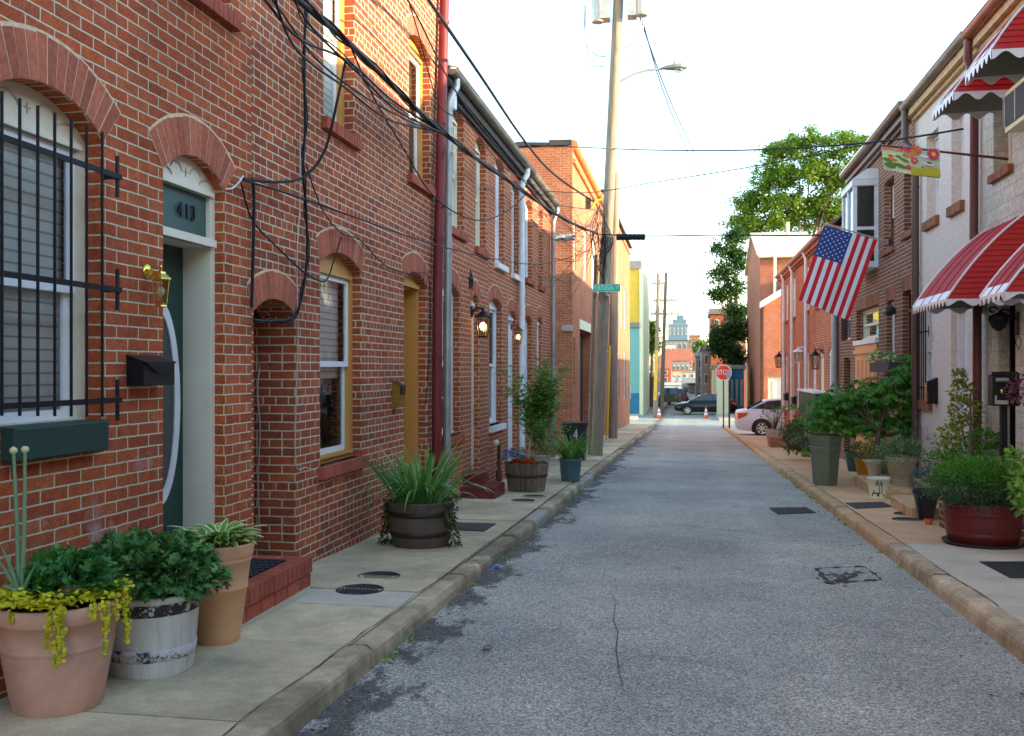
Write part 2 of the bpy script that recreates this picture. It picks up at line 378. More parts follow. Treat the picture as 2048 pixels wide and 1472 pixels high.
def glass():
    m,nt,b=new('window_glass'); L=nt.links; nt.nodes.remove(b); out=nt.nodes['Material Output']
    tr=nd(nt,'ShaderNodeBsdfTransparent'); tr.inputs[0].default_value=(.90,.94,.93,1); gl=nd(nt,'ShaderNodeBsdfGlossy'); gl.inputs['Roughness'].default_value=.03; gl.inputs['Color'].default_value=(.95,.97,1,1)
    fr=nd(nt,'ShaderNodeFresnel'); fr.inputs[0].default_value=1.45
    tc=nd(nt,'ShaderNodeTexCoord'); n=noise(nt,tc.outputs['Object'],1.7,2); bp=nd(nt,'ShaderNodeBump'); bp.inputs['Strength'].default_value=.12; bp.inputs['Distance'].default_value=.05; L.new(n.outputs[0],bp.inputs['Height']); L.new(bp.outputs[0],gl.inputs['Normal'])
    mx=nd(nt,'ShaderNodeMixShader'); L.new(fr.outputs[0],mx.inputs[0]); L.new(tr.outputs[0],mx.inputs[1]); L.new(gl.outputs[0],mx.inputs[2]); L.new(mx.outputs[0],out.inputs[0]); return m
M['glass']=glass(); M['lampgrey']=plain('lamp_grey_metal',(.22,.24,.25),.5,.2,.2,5)
def leafmat(name,a,b2,c3=None,rough=.5,trans=.25):
    a=gn(a); b2=gn(b2); c3=gn(c3) if c3 else None
    m,nt,b=new(name); L=nt.links
    g=nd(nt,'ShaderNodeNewGeometry'); st=[(0,a),(.5,b2)]+([(.9,c3)] if c3 else []); r=ramp(nt,st); L.new(g.outputs['Random Per Island'],r.inputs[0])
    L.new(r.outputs[0],b.inputs['Base Color']); b.inputs['Roughness'].default_value=rough; b.inputs['Specular IOR Level'].default_value=.35
    t=nd(nt,'ShaderNodeBsdfTranslucent'); L.new(r.outputs[0],t.inputs[0]); mx=nd(nt,'ShaderNodeMixShader'); mx.inputs[0].default_value=trans
    L.new(b.outputs[0],mx.inputs[1]); L.new(t.outputs[0],mx.inputs[2]); L.new(mx.outputs[0],nt.nodes['Material Output'].inputs[0]); return m
M['mum']=leafmat('mum_leaf',(.022,.085,.03),(.055,.165,.045),(.12,.27,.075))
M['gera']=leafmat('geranium_leaf',(0.027,0.115,0.034),(0.054,0.203,0.052),(0.081,0.257,0.057))
M['jenny']=leafmat('yellow_creeper_leaf',(.48,.46,.02),(.66,.60,.03),(.36,.42,.02))
M['hosta']=leafmat('hosta_leaf',(0.081,0.230,0.046),(0.135,0.338,0.057),(0.189,0.405,0.081))
M['hostaedge']=leafmat('hosta_cream_edge',(.55,.60,.30),(.62,.66,.36))
M['iris']=leafmat('iris_blade',(.05,.17,.05),(.10,.27,.07),(.20,.38,.12),.4)
M['onion']=leafmat('allium_stem',(.12,.24,.15),(.15,.28,.18),None,.4,.05)
M['allium']=leafmat('allium_bud',(.50,.55,.30),(.62,.66,.42))
M['ivy']=leafmat('dark_ivy',(.02,.06,.015),(.05,.10,.02),(.10,.05,.02))
M['tree']=leafmat('street_tree_leaf',(.055,.13,.012),(.11,.21,.025),(.18,.29,.04),.5,.35)
M['treedk']=leafmat('dark_tree_leaf',(.012,.045,.012),(.03,.08,.018),(.05,.11,.02),.5,.25)
M['sapling']=leafmat('sapling_leaf',(0.041,0.135,0.023),(0.081,0.230,0.034),(0.162,0.351,0.057))
M['sumac']=leafmat('sumac_leaf',(.03,.12,.018),(.065,.21,.03),(.11,.29,.04))
M['box']=leafmat('boxwood_leaf',(0.020,0.088,0.014),(0.047,0.162,0.023),(0.081,0.216,0.034))
M['holly']=leafmat('holly_leaf',(.07,.15,.02),(.16,.25,.035),(.34,.37,.07))
M['juni']=leafmat('evergreen_dark',(.025,.085,.03),(.05,.14,.05),(.07,.17,.08)); M['topgreen']=leafmat('evergreen_light',(.05,.17,.025),(.09,.26,.04),(.14,.33,.05))
M['bluegreen']=leafmat('bluish_leaf',(.05,.10,.10),(.08,.15,.15),(.12,.19,.18))
M['herb']=leafmat('herb_leaf',(.06,.15,.05),(.11,.21,.08),(.19,.28,.13))
M['lime']=leafmat('bright_leaf',(.10,.26,.04),(.16,.36,.06),(.22,.42,.08))
M['drygrass']=leafmat('dry_grass',(.20,.16,.06),(.28,.2,.09),(.1,.18,.04))
M['fred']=leafmat('red_petal',(.55,.02,.01),(.65,.05,.02))
M['forange']=leafmat('orange_petal',(.75,.25,.02),(.8,.4,.05))
M['fviolet']=leafmat('violet_petal',(.20,.20,.55),(.32,.34,.72))
M['fwhite']=leafmat('white_petal',(.6,.62,.5),(.7,.7,.3))
M['purple']=leafmat('purple_leaf',(.10,.03,.07),(.2,.08,.13))
M['stem']=plain('green_brown_stem',(.10,.09,.04),.8)
M['bark']=plain('bark',(.12,.09,.07),.95,0,.4,10,.01)
M['palebark']=plain('pale_sapling_bark',(.42,.36,.28),.9)
def emis(name,c,st):
    m,nt,b=new(name); b.inputs['Base Color'].default_value=col4(c); b.inputs['Emission Color'].default_value=col4(c); b.inputs['Emission Strength'].default_value=st; return m
M['bulb']=emis('lit_bulb',(1.0,.62,.25),2.5); M['bulb2']=emis('lit_lamp_small',(1,.45,.12),2.2)
M['offbulb']=plain('white_bulb',(.8,.8,.75),.3)
def clearglass(name,tint,f=.25):
    m,nt,b=new(name); L=nt.links; nt.nodes.remove(b)
    tr=nd(nt,'ShaderNodeBsdfTransparent'); tr.inputs[0].default_value=col4(tint); gl=nd(nt,'ShaderNodeBsdfGlossy'); gl.inputs['Roughness'].default_value=.05
    mx=nd(nt,'ShaderNodeMixShader'); mx.inputs[0].default_value=f; L.new(tr.outputs[0],mx.inputs[1]); L.new(gl.outputs[0],mx.inputs[2]); L.new(mx.outputs[0],nt.nodes['Material Output'].inputs[0]); return m
M['lampglass']=clearglass('lantern_glass',(.85,.80,.65),.18)
def asphalt():
    m,nt,b=new('worn_asphalt'); L=nt.links
    tc=nd(nt,'ShaderNodeTexCoord'); o=tc.outputs['Object']; sp=nd(nt,'ShaderNodeSeparateXYZ'); L.new(o,sp.inputs[0])
    v=nd(nt,'ShaderNodeTexVoronoi'); v.inputs['Scale'].default_value=120; L.new(o,v.inputs['Vector'])
    sv=nd(nt,'ShaderNodeSeparateColor'); L.new(v.outputs['Color'],sv.inputs[0])
    r=ramp(nt,[(.0,(.165,.17,.138)),(.45,(.35,.355,.295)),(.75,(.50,.505,.43)),(1,(.74,.74,.64))]); L.new(sv.outputs[0],r.inputs[0])
    n1=noise(nt,o,.55,5,.6); r1=ramp(nt,[(.32,(.74,.75,.77)),(.5,(.98,.98,.98)),(.7,(1.22,1.20,1.14))]); L.new(n1.outputs[0],r1.inputs[0])
    c=mixc(nt,1,r.outputs[0],r1.outputs[0],'MULTIPLY')
    n2=noise(nt,o,5,5,.7); r2=ramp(nt,[(.3,(.88,.88,.88)),(.7,(1.10,1.10,1.10))]); L.new(n2.outputs[0],r2.inputs[0]); c=mixc(nt,.7,c,r2.outputs[0],'MULTIPLY')
    wt=mth(nt,'ABSOLUTE',mth(nt,'SUBTRACT',mth(nt,'ABSOLUTE',mth(nt,'SUBTRACT',sp.outputs[0],.1)),.72)); wf=mth(nt,'MAXIMUM',mth(nt,'SUBTRACT',1.0,mth(nt,'MULTIPLY',wt,3.2)),0.0); nw=noise(nt,o,.9,4); c=mixc(nt,mth(nt,'MULTIPLY',mth(nt,'MULTIPLY',wf,nw.outputs[0]),.5),c,mixc(nt,1,c,(1.35,1.33,1.28),'MULTIPLY'))
    ns=noise(nt,o,2.1,2,.5); rs_=ramp(nt,[(.72,(0,0,0)),(.78,(1,1,1))]); L.new(ns.outputs[0],rs_.inputs[0]); c=mixc(nt,mth(nt,'MULTIPLY',rs_.outputs[0],.35),c,(.05,.05,.05))
    # dark silt along the kerbs
    e1=mth(nt,'SUBTRACT',1.0,mth(nt,'MULTIPLY',mth(nt,'ABSOLUTE',mth(nt,'SUBTRACT',sp.outputs[0],KL)),1.7))
    e2=mth(nt,'SUBTRACT',1.0,mth(nt,'MULTIPLY',mth(nt,'ABSOLUTE',mth(nt,'SUBTRACT',KR)),1.5))
    e=mth(nt,'MAXIMUM',mth(nt,'MAXIMUM',e1,e2),0.0)
    mp=nd(nt,'ShaderNodeMapping'); mp.inputs['Scale'].default_value=(1,.45,1); L.new(o,mp.inputs[0]); n3=noise(nt,mp.outputs[0],3.2,6,.72)
    k=mth(nt,'ADD',n3.outputs[0],mth(nt,'MULTIPLY',e,.27)); rk=ramp(nt,[(.66,(0,0,0)),(.73,(1,1,1))]); L.new(k,rk.inputs[0])
    gate=mth(nt,'MULTIPLY',rk.outputs[0],mth(nt,'GREATER_THAN',e,.02))
    c=mixc(nt,mth(nt,'MULTIPLY',gate,.75),c,(.028,.026,.026))
    # cracks
    mp2=nd(nt,'ShaderNodeMapping'); mp2.inputs['Scale'].default_value=(.38,.20,1); L.new(o,mp2.inputs[0]); nn=noise(nt,o,2.0,6,.7)
    ad=nd(nt,'ShaderNodeVectorMath',operation='MULTIPLY_ADD'); L.new(nn.outputs['Color'],ad.inputs[0]); ad.inputs[1].default_value=(.22,.22,0); L.new(mp2.outputs[0],ad.inputs[2])
    vd=nd(nt,'ShaderNodeTexVoronoi',feature='DISTANCE_TO_EDGE'); vd.inputs['Scale'].default_value=1.0; L.new(ad.outputs[0],vd.inputs['Vector'])
    rc=ramp(nt,[(.0,(1,1,1)),(.002,(.6,.6,.6)),(.005,(0,0,0))]); L.new(vd.outputs['Distance'],rc.inputs[0])
    n4=noise(nt,o,1.2,3); rg=ramp(nt,[(.45,(0,0,0)),(.6,(1,1,1))]); L.new(n4.outputs[0],rg.inputs[0])
    cf=mth(nt,'MULTIPLY',mth(nt,'MULTIPLY',rc.outputs[0],rg.outputs[0]),.22)
    c=mixc(nt,cf,c,(.02,.02,.022))
    L.new(c,b.inputs['Base Color']); b.inputs['Roughness'].default_value=.85; b.inputs['Specular IOR Level'].default_value=.3
    bump(nt,b,mth(nt,'SUBTRACT',v.outputs['Distance'],mth(nt,'MULTIPLY',cf,2)),.5,.006)
    return m
M['asphalt']=asphalt()
def concrete(name,c,c2,isl=.18,speck=1):
    k=.92; c=tuple(x*k*q for x,q in zip(gn(c),(.965,1.015,1.0))); c2=tuple(x*k*q for x,q in zip(gn(c2),(.965,1.015,1.0)))
    m,nt,b=new(name); L=nt.links
    tc=nd(nt,'ShaderNodeTexCoord'); o=tc.outputs['Object']
    n=noise(nt,o,1.6,6,.65); r=ramp(nt,[(.3,c2),(.62,c)]); L.new(n.outputs[0],r.inputs[0])
    f=noise(nt,o,60,4,.7); rf=ramp(nt,[(.3,(.82,.82,.82)),(.7,(1.1,1.1,1.1))]); L.new(f.outputs[0],rf.inputs[0]); cc=mixc(nt,1,r.outputs[0],rf.outputs[0],'MULTIPLY')
    d=noise(nt,o,6,6,.75); rd=ramp(nt,[(.66,(0,0,0)),(.74,(1,1,1))]); L.new(d.outputs[0],rd.inputs[0]); cc=mixc(nt,mth(nt,'MULTIPLY',rd.outputs[0],.45*speck),cc,(.09,.085,.075))
    w1=noise(nt,o,2.6,7,.7); rw1=ramp(nt,[(.54,(0,0,0)),(.70,(1,1,1))]); L.new(w1.outputs[0],rw1.inputs[0]); cc=mixc(nt,mth(nt,'MULTIPLY',rw1.outputs[0],.45*speck),cc,tuple(min(.8,x*1.45) for x in c))
    w2=noise(nt,o,.9,6,.75); rw2=ramp(nt,[(.46,(0,0,0)),(.60,(1,1,1))]); L.new(w2.outputs[0],rw2.inputs[0]); cc=mixc(nt,mth(nt,'MULTIPLY',rw2.outputs[0],.45*speck),cc,tuple(x*.62 for x in c2))
    g=nd(nt,'ShaderNodeNewGeometry'); hv=nd(nt,'ShaderNodeHueSaturation'); L.new(mth(nt,'ADD',mth(nt,'MULTIPLY',g.outputs['Random Per Island'],isl),1-isl*.5),hv.inputs['Value']); L.new(cc,hv.inputs['Color'])
    L.new(hv.outputs[0],b.inputs['Base Color']); b.inputs['Roughness'].default_value=.9; b.inputs['Specular IOR Level'].default_value=.25
    bump(nt,b,f.outputs[0],.5,.003); return m
M['conc']=concrete('sidewalk_concrete',(.60,.51,.375),(.37,.32,.235),.30)
M['concR']=concrete('tan_sidewalk_concrete',(.62,.42,.26),(.48,.32,.20),.15,.4)
M['kerb']=concrete('kerb_concrete',(.50,.42,.31),(.24,.20,.15),.40,1.6)
M['kerbR']=concrete('tan_kerb_concrete',(.58,.39,.24),(.42,.28,.17),.15,.6)
M['concblue']=concrete('blue_grey_concrete',(.36,.36,.35),(.28,.28,.27),.1,.3)
M['concgrey']=concrete('grey_concrete',(.52,.50,.44),(.40,.385,.34),.1,.5)
M['earth']=concrete('earth',(.12,.11,.09),(.07,.065,.055),.1)
YC0,YC1=55.0,64.0   # cross street
def gz(y):
    if y<YC0: return -SL*y
    if y<YC1: return -SL*YC0-(y-YC0)*0.014
    if y<120: return -SL*YC0-.126
    return -SL*YC0-.126+(y-120)*0.02
ROADD=.11
def strip(x0,x1,ys,off,mb,mi=0):
    vs=[];fs=[]
    for i,y in enumerate(ys): vs+=[(x0,y,gz(y)+off),(x1,y,gz(y)+off)]
    for i in range(len(ys)-1): a=2*i; fs.append((a,a+1,a+3,a+2))
    mb.add(vs,fs,mi)
# ---- ground
mb=MB(); strip(-500,500,[-40,0,YC0,YC1,120,400,900],-.32,mb); struct(mb.build('ground',M['earth']))
mb=MB(); strip(KL-.01,KR+.01,[-8,0,10,20,30,40,YC0+.05],-ROADD,mb)
mb.add([(-90,YC0,gz(YC0)-ROADD),(90,YC0,gz(YC0)-ROADD),(90,YC1,gz(YC1)-ROADD),(-90,YC1,gz(YC1)-ROADD)],[(0,1,2,3)])
strip(-3.2,2.1,[YC1-.02,80,120,200,330],-ROADD,mb); 
rd=struct(mb.build('road',M['asphalt']))
def slabs(mb,x0,x1,y0,y1,off,joint=.012,th=.3,mi=0):
    p=[]
    for z in (-th,0):
        p+=[(x0+joint,y0+joint,gz(y0)+off+z),(x1-joint,y0+joint,gz(y0)+off+z),(x1-joint,y1-joint,gz(y1)+off+z),(x0+joint,y1-joint,gz(y1)+off+z)]
    mb.hexa(p,mi)
KW=.155
rs=random.Random(3)
mb=MB()
ys=[-6,-3,1.0,2.35,3.9,5.25,6.25,6.75,8.05,9.65,10.9,12.2,13.6,14.9,16.6,18.3,20,22,23.2,25,27,29,31.5,34,37,40,43,46,49,52,YC0-.2]
for a,b in zip(ys,ys[1:]):
    mi=0
    if abs(a-6.25)<.01: mi=1
    if abs(a-12.2)<.01: mi=0
    slabs(mb,XL-.05,KL-KW-.006,a,b,rs.uniform(-.004,.002),.006,mi=mi)
mb.box(XL-.3,-6,-4,KL-.02,YC0-.4,-2.6)
struct(mb.build('sidewalk',[M['conc'],M['concgrey'],M['concblue']]))
def kerbseg(mb,x0,x1,y0,y1,side,lift,jx,mi=0):
    # rounded outer edge towards the road (side=+1: road lies at +x)
    prof=[(0,-.3),(0,0),(.72,0),(.86,-.006),(.95,-.022),(1.0,-.05),(1.03,-.14),(1.03,-.3)]
    n=6; vs=[]
    for i in range(n+1):
        y=y0+(y1-y0)*i/n
        for q,z in prof:
            xx=(x0+(x1-x0)*q) if side>0 else (x1-(x1-x0)*q)
            jj=rs.uniform(-.003,.003) if 0<i<n else 0
            vs.append((xx+jx+jj,y,gz(y)+z+lift+jj))
    k=len(prof); fs=[(i*k+j,i*k+j+1,(i+1)*k+j+1,(i+1)*k+j) for i in range(n) for j in range(k-1)]
    fs.append(tuple(range(k))); fs.append(tuple(range((n+1)*k-1,n*k-1,-1)))
    mb.add(vs,fs,mi)
mb=MB(); y=-4.0
cuts=[-4,-1.5,1.2,3.3,5.17,7.55,8.05,9.75,10.95,12.1,14.0,15.9,18,20.4,22.6,25,27.5,30,33,36,39,42,45,48,51,YC0-1.6]
for a,b in zip(cuts,cuts[1:]):
    mi=1 if (abs(a-10.95)<.01 or abs(a-15.9)<.01) else 0
    kerbseg(mb,KL-KW+.012,KL,a+.014,b-.014,1,rs.uniform(-.018,.014),rs.uniform(-.022,.02),mi)
struct(mb.build('kerb',[M['kerb'],M['concblue']]))
mb=MB()
ysR=[-6,2,6.5,8.1,9.9,11.6,13.4,15.2,17,19,21,23,25,27,29.5,32,34.5,37.2]
for i,(a,b) in enumerate(zip(ysR,ysR[1:])):
    g=0 if a>=9.8 else 1
    slabs(mb,KR+KW-.004,XR+.05,a,b,rs.uniform(-.003,.002)+.01,.006,mi=g)
slabs(mb,KR+KW-.004,9,37.2,44,.0,.006,mi=1); slabs(mb,KR+KW-.004,9,44,YC0-.2,.0,.006,mi=1)
struct(mb.build('sidewalk',[M['concR'],M['concgrey']]))
mb=MB()
cutsR=[-4,0,3,6,8.2,9.85,11.6,13.2,14.7,16.2,17.9,19.6,21.5,24,26.5,29,31.5,34,37,41,45,49,YC0-1.6]
for a,b in zip(cutsR,cutsR[1:]):
    kerbseg(mb,KR,KR+KW,a+.008,b-.008,-1,rs.uniform(-.005,.005)+.01,rs.uniform(-.006,.006),0 if a>9.8 else 1)
struct(mb.build('kerb',[M['kerbR'],M['kerb']]))
mb=MB()
for (xl,y0_,y1_) in ((KL-KW+.003,2.5,30),(KR+KW,7,30)):
    n=int((y1_-y0_)/.09); prev=None; o_=0
    for i in range(n+1):
        y=y0_+(y1_-y0_)*i/n; o_=o_*.9+rs.gauss(0,.0035); w=max(.0015,rs.gauss(.004,.0012)); zz=gz(y)+.015
        cur=((xl+o_-w,y,zz),(xl+o_+w,y,zz))
        if prev: mb.add([prev[0],prev[1],cur[1],cur[0]],[(0,1,2,3)])
        prev=cur
for (xa_,xb_,cc) in ((KL-KW,KL+.006,cuts),(KR-.004,KR+KW,cutsR)):
    for y in cc[2:20]:
        prev=None
        for i in range(9):
            x=xa_+(xb_-xa_)*i/8; w=rs.uniform(.002,.012); yy=y+rs.gauss(0,.006); zz=gz(y)+.017-(.02 if abs(x-(KL if xa_<0 else KR))<.03 else 0); cur=((x,yy-w,zz),(x,yy+w,zz))
            if prev: mb.add([prev[0],prev[1],cur[1],cur[0]],[(0,1,2,3)])
            prev=cur
struct(mb.build('kerb_joint',M['joint'],None,(0,8,-.3)))
# rounded corner kerbs at the cross street and the pavements beyond it
mb=MB()
for sx,x0 in ((-1,KL),(1,KR)):
    pts=[(x0,YC0-1.6),(x0+sx*.12,YC0-.8),(x0+sx*.5,YC0-.3),(x0+sx*1.3,YC0-.02),(x0+sx*6,YC0),(x0+sx*40,YC0)]
    for (xa,ya),(xb,yb) in zip(pts,pts[1:]):
        mb.hexa([(xa,ya,gz(ya)-.3),(xb,yb,gz(yb)-.3),(xb+sx*.1,yb-.16,gz(yb)-.3),(xa+sx*.16,ya-.05,gz(ya)-.3),(xa,ya,gz(ya)+.003),(xb,yb,gz(yb)+.003),(xb+sx*.1,yb-.16,gz(yb)+.003),(xa+sx*.16,ya-.05,gz(ya)+.003)])
struct(mb.build('kerb',M['kerb']))
mb=MB()
mb.box(-60,YC1,-2.3,-3.2,YC1+2.6,gz(YC1)-.0); mb.box(2.1,YC1,-2.3,60,YC1+2.6,gz(YC1)-.001)
mb.box(-4.6,YC1+2.6,-2.3,-3.2,330,gz(100)+.002); mb.box(2.1,YC1+2.6,-2.3,3.4,330,gz(100)+.001)
struct(mb.build('pavement',M['concgrey']))
# ---- helpers for openings
def arcpts(a0,a1,zs,rise,n=10):
    w=a1-a0
    if rise<.01: return [(a1,zs),(a0,zs)]
    Rr=(w*w/4+rise*rise)/(2*rise); cx=(a0+a1)/2; cz=zs+rise-Rr; th=math.asin(w/2/Rr)
    return [(cx+Rr*math.sin(th-2*th*i/n),cz+Rr*math.cos(th-2*th*i/n)) for i in range(n+1)]
def apoly(a0,a1,z0,zs,rise,n=10): return [(a0,z0),(a1,z0)]+arcpts(a0,a1,zs,rise,n)
def ring(H,fr,a0,a1,zs,rise,th,mats=None,d=-.004,dep=.09):
    mb=MB(); w=a1-a0; rv=random.Random(int(a0*100))
    if rise<.01:
        n=int(w/.075); 
        mb.fbox(fr,a0-.05,a1+.05,zs,zs+th,d+.004,.02,1)
        for i in range(n+2):
            x=a0-.05+(w+.1)*i/(n+2); mb.fbox(fr,x+.006,x+(w+.1)/(n+2)-.006,zs-.001,zs+th-.004,d-rv.uniform(0,.004),dep)
    else:
        Rr=(w*w/4+rise*rise)/(2*rise); cx=(a0+a1)/2; cz=zs+rise-Rr; t0=math.asin(w/2/Rr)
        n=max(6,round(2*t0*(Rr+th*.5)/.073)); e=.0075
        P=lambda r,t:(cx+r*math.sin(t),cz+r*math.cos(t))
        mp=[P(Rr+.002,-t0+2*t0*i/16) for i in range(17)]+[P(Rr+th+.012,t0-2*t0*i/16) for i in range(17)]
        mb.prism(fr,mp,d+.004-.003,.02,1)
        for i in range(n):
            ta=-t0+2*t0*i/n; tb=-t0+2*t0*(i+1)/n; g=e/(Rr+th*.5)/1.6
            r1=Rr+th-rv.uniform(0,.012)
            mb.prism(fr,[P(Rr,ta+g),P(Rr,tb-g),P(r1,tb-g*.9),P(r1,ta+g*.9)],d-rv.uniform(0,.004),dep)
    return mb.build('arch',mats or [M['voussoir'],M['mortar']],H)
def bsill(H,fr,a0,a1,z,h=.10,pr=.055,mats=None):
    mb=MB(); n=max(3,round((a1-a0)/.07)); w=(a1-a0)/n
    mb.fbox(fr,a0+.010,a1-.010,z-h+.004,z-.006,-pr+.006,.12,1)
    if fr is FR and not mats: mats=[M['voussoirD'],M['mortarD']]
    for i in range(n): mb.fbox(fr,a0+i*w+.004,a0+(i+1)*w-.004,z-h,z,-pr-R.uniform(0,.004),.12)
    return mb.build('window_sill',mats or [M['stepbrick'],M['mortar']],H)
class Wall:
    def __init__(s,H,fr,a0,a1,z0,z1,mat,back=6.0): s.H=H; s.fr=fr; s.a=(a0,a1); s.z=(z0,z1); s.mat=mat; s.holes=[]; s.dep=[]; s.back=back
    def done(s,extra=None,name='wall'):
        mb=MB(); (a0,a1),(z0,z1)=s.a,s.z; fr=s.fr
        outer=[(a0,z0),(a1,z0),(a1,z1),(a0,z1)]
        if extra: outer=extra
        mb.sheet(fr,outer,s.holes,0,s.dep)
        p=fr.p; e=.004; b=s.back
        mb.add([p(a0+e,z0,0),p(a0+e,z1,0),p(a0+e,z1,b),p(a0+e,z0,b)],[(0,1,2,3)])
        mb.add([p(a1-e,z0,0),p(a1-e,z1,0),p(a1-e,z1,b),p(a1-e,z0,b)],[(0,1,2,3)])
        mb.add([p(a0+e,z0,b),p(a1-e,z0,b),p(a1-e,z1,b),p(a0+e,z1,b)],[(0,1,2,3)])
        return mb.build(name,s.mat,s.H)
def window(W,a0,a1,zb,zs,rise=.12,rec=.10,cas='cream',sash='white',cw=.06,ct=.05,cb=.05,back='blind',th=.21,sill='brick',ringm=None,tymp=None,mun=0,mid=.5,sillx=.06,ringon=True,sz=.10):
    H,fr=W.H,W.fr
    W.holes.append(apoly(a0,a1,zb,zs,rise)); W.dep.append(rec+.05)
    if ringon: ring(H,fr,a0,a1,zs,rise,th,ringm)
    ia0,ia1,iz0,iz1=a0+cw,a1-cw,zb+cb,zs-ct
    mb=MB(); mb.sheet(fr,apoly(a0-.01,a1+.01,zb-.01,zs,rise+.01),[[(ia0,iz0),(ia1,iz0),(ia1,iz1),(ia0,iz1)]],rec,.05)
    mb.fbox(fr,ia0-.02,ia1+.02,iz1,iz1+.03,rec-.022,rec+.01); mb.fbox(fr,ia0-.03,ia1+.03,iz0-.025,iz0,rec-.03,rec+.01)
    F=mb.build('window',M[cas],H)
    mb=MB(); s=.045; zm=iz0+(iz1-iz0)*mid
    for (x0,x1,z0,z1,d) in ((ia0,ia1,zm-.02,iz1,rec+.012),(ia0,ia1,iz0,zm+.025,rec+.045)):
        mb.fbox(fr,x0,x0+s,z0,z1,d,d+.03); mb.fbox(fr,x1-s,x1,z0,z1,d,d+.03); mb.fbox(fr,x0+s,x1-s,z1-s,z1,d,d+.03); mb.fbox(fr,x0+s,x1-s,z0,z0+s*1.1,d,d+.03)
        for k in range(mun): 
            xm=x0+(x1-x0)*(k+1)/(mun+1); mb.fbox(fr,xm-.01,xm+.01,z0+s,z1-s,d+.005,d+.02)
        if mun: mb.fbox(fr,x0+s,x1-s,(z0+z1)/2-.01,(z0+z1)/2+.01,d+.006,d+.021)
    mb.build('sash',M[sash],F)
    mb=MB(); mb.fquad(fr,ia0+s*.5,ia1-s*.5,zm,iz1-s*.5,rec+.03); mb.fquad(fr,ia0+s*.5,ia1-s*.5,iz0+s*.5,zm,rec+.062); mb.build('pane',M['glass'],F)
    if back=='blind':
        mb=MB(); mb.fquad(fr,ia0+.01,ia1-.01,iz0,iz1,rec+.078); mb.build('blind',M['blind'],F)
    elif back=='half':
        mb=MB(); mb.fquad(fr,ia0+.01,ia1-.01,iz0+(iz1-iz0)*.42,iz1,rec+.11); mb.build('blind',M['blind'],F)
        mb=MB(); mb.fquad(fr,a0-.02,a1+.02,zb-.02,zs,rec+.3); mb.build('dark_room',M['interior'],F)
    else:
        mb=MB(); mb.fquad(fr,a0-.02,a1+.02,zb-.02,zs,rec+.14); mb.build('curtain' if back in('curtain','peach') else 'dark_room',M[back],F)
    if sill=='brick': bsill(H,fr,a0-sillx,a1+sillx,zb,h=sz)
    elif sill: 
        mb=MB(); mb.fbox(fr,a0-.05,a1+.05,zb-.09,zb,-.07,rec+.02); mb.build('window_sill',M[sill],H)
    return F
def door(W,a0,a1,zb,zs,rise=.12,rec=.08,dd=.30,cas='cream',leaf='green',cw=.07,th=.21,tr=0,trm='teal',ringm=None,ringon=True,step=None):
    H,fr=W.H,W.fr
    W.holes.append(apoly(a0,a1,zb,zs,rise)); W.dep.append(rec+.03)
    if ringon: ring(H,fr,a0,a1,zs,rise,th,ringm)
    ia0,ia1,iz1=a0+cw,a1-cw,zs-.05
    zt=iz1-tr
    mb=MB()
    mb.sheet(fr,apoly(a0-.01,a1+.01,zb-.01,zs,rise+.01),[[(ia0,zb),(ia1,zb),(ia1,zt),(ia0,zt)]]+([[(ia0+.01,zt+.06),(ia1-.01,zt+.06),(ia1-.01,iz1),(ia0+.01,iz1)]] if tr else []),rec,[dd-rec]+([.03] if tr else []))
    mb.fbox(fr,ia0-.03,ia1+.03,zt,zt+.05,rec-.03,rec+.02)
    mb.fbox(fr,ia0-.02,ia1+.02,iz1,iz1+.03,rec-.02,rec+.01)
    F=mb.build('door_frame',M[cas],H)
    mb=MB(); mb.fbox(fr,ia0,ia1,zb,zt,dd,dd+.04)
    w=ia1-ia0; h=zt-zb
    for (x0,x1,z0,z1) in ((.12,.45,.08,.40),(.55,.88,.08,.40),(.12,.45,.48,.78),(.55,.88,.48,.78)):
        mb.fbox(fr,ia0+w*x0,ia0+w*x1,zb+h*z0,zb+h*z1,dd-.012,dd+.01)
    D=mb.build('door',M[leaf],F)
    if tr:
        mb=MB(); mb.fquad(fr,ia0,ia1,zt+.04,iz1+.01,rec+.028); T=mb.build('transom_panel',M[trm],F)
    return F,D,(ia0,ia1,zt,iz1)
def roofslab(H,fr,a0,a1,ze,zr,run,mat='roofd',ov=.12,th=.05):
    mb=MB(); p=fr.p
    q=[]
    for zz in (0,th):
        q+=[p(a0,ze+zz,-ov),p(a1,ze+zz,-ov),p(a1,zr+zz,run),p(a0,zr+zz,run)]
    mb.hexa(q)
    mb.add([p(a0,ze,run+.01),p(a1,ze,run+.01),p(a1,zr,run+.01),p(a0,zr,run+.01)],[(0,1,2,3)])
    mb.add([p(a0+.002,ze,0),p(a0+.002,zr,run),p(a0+.002,ze,run)],[(0,1,2)]); mb.add([p(a1-.002,ze,0),p(a1-.002,zr,run),p(a1-.002,ze,run)],[(0,1,2)])
    return mb.build('roof',M[mat],H)
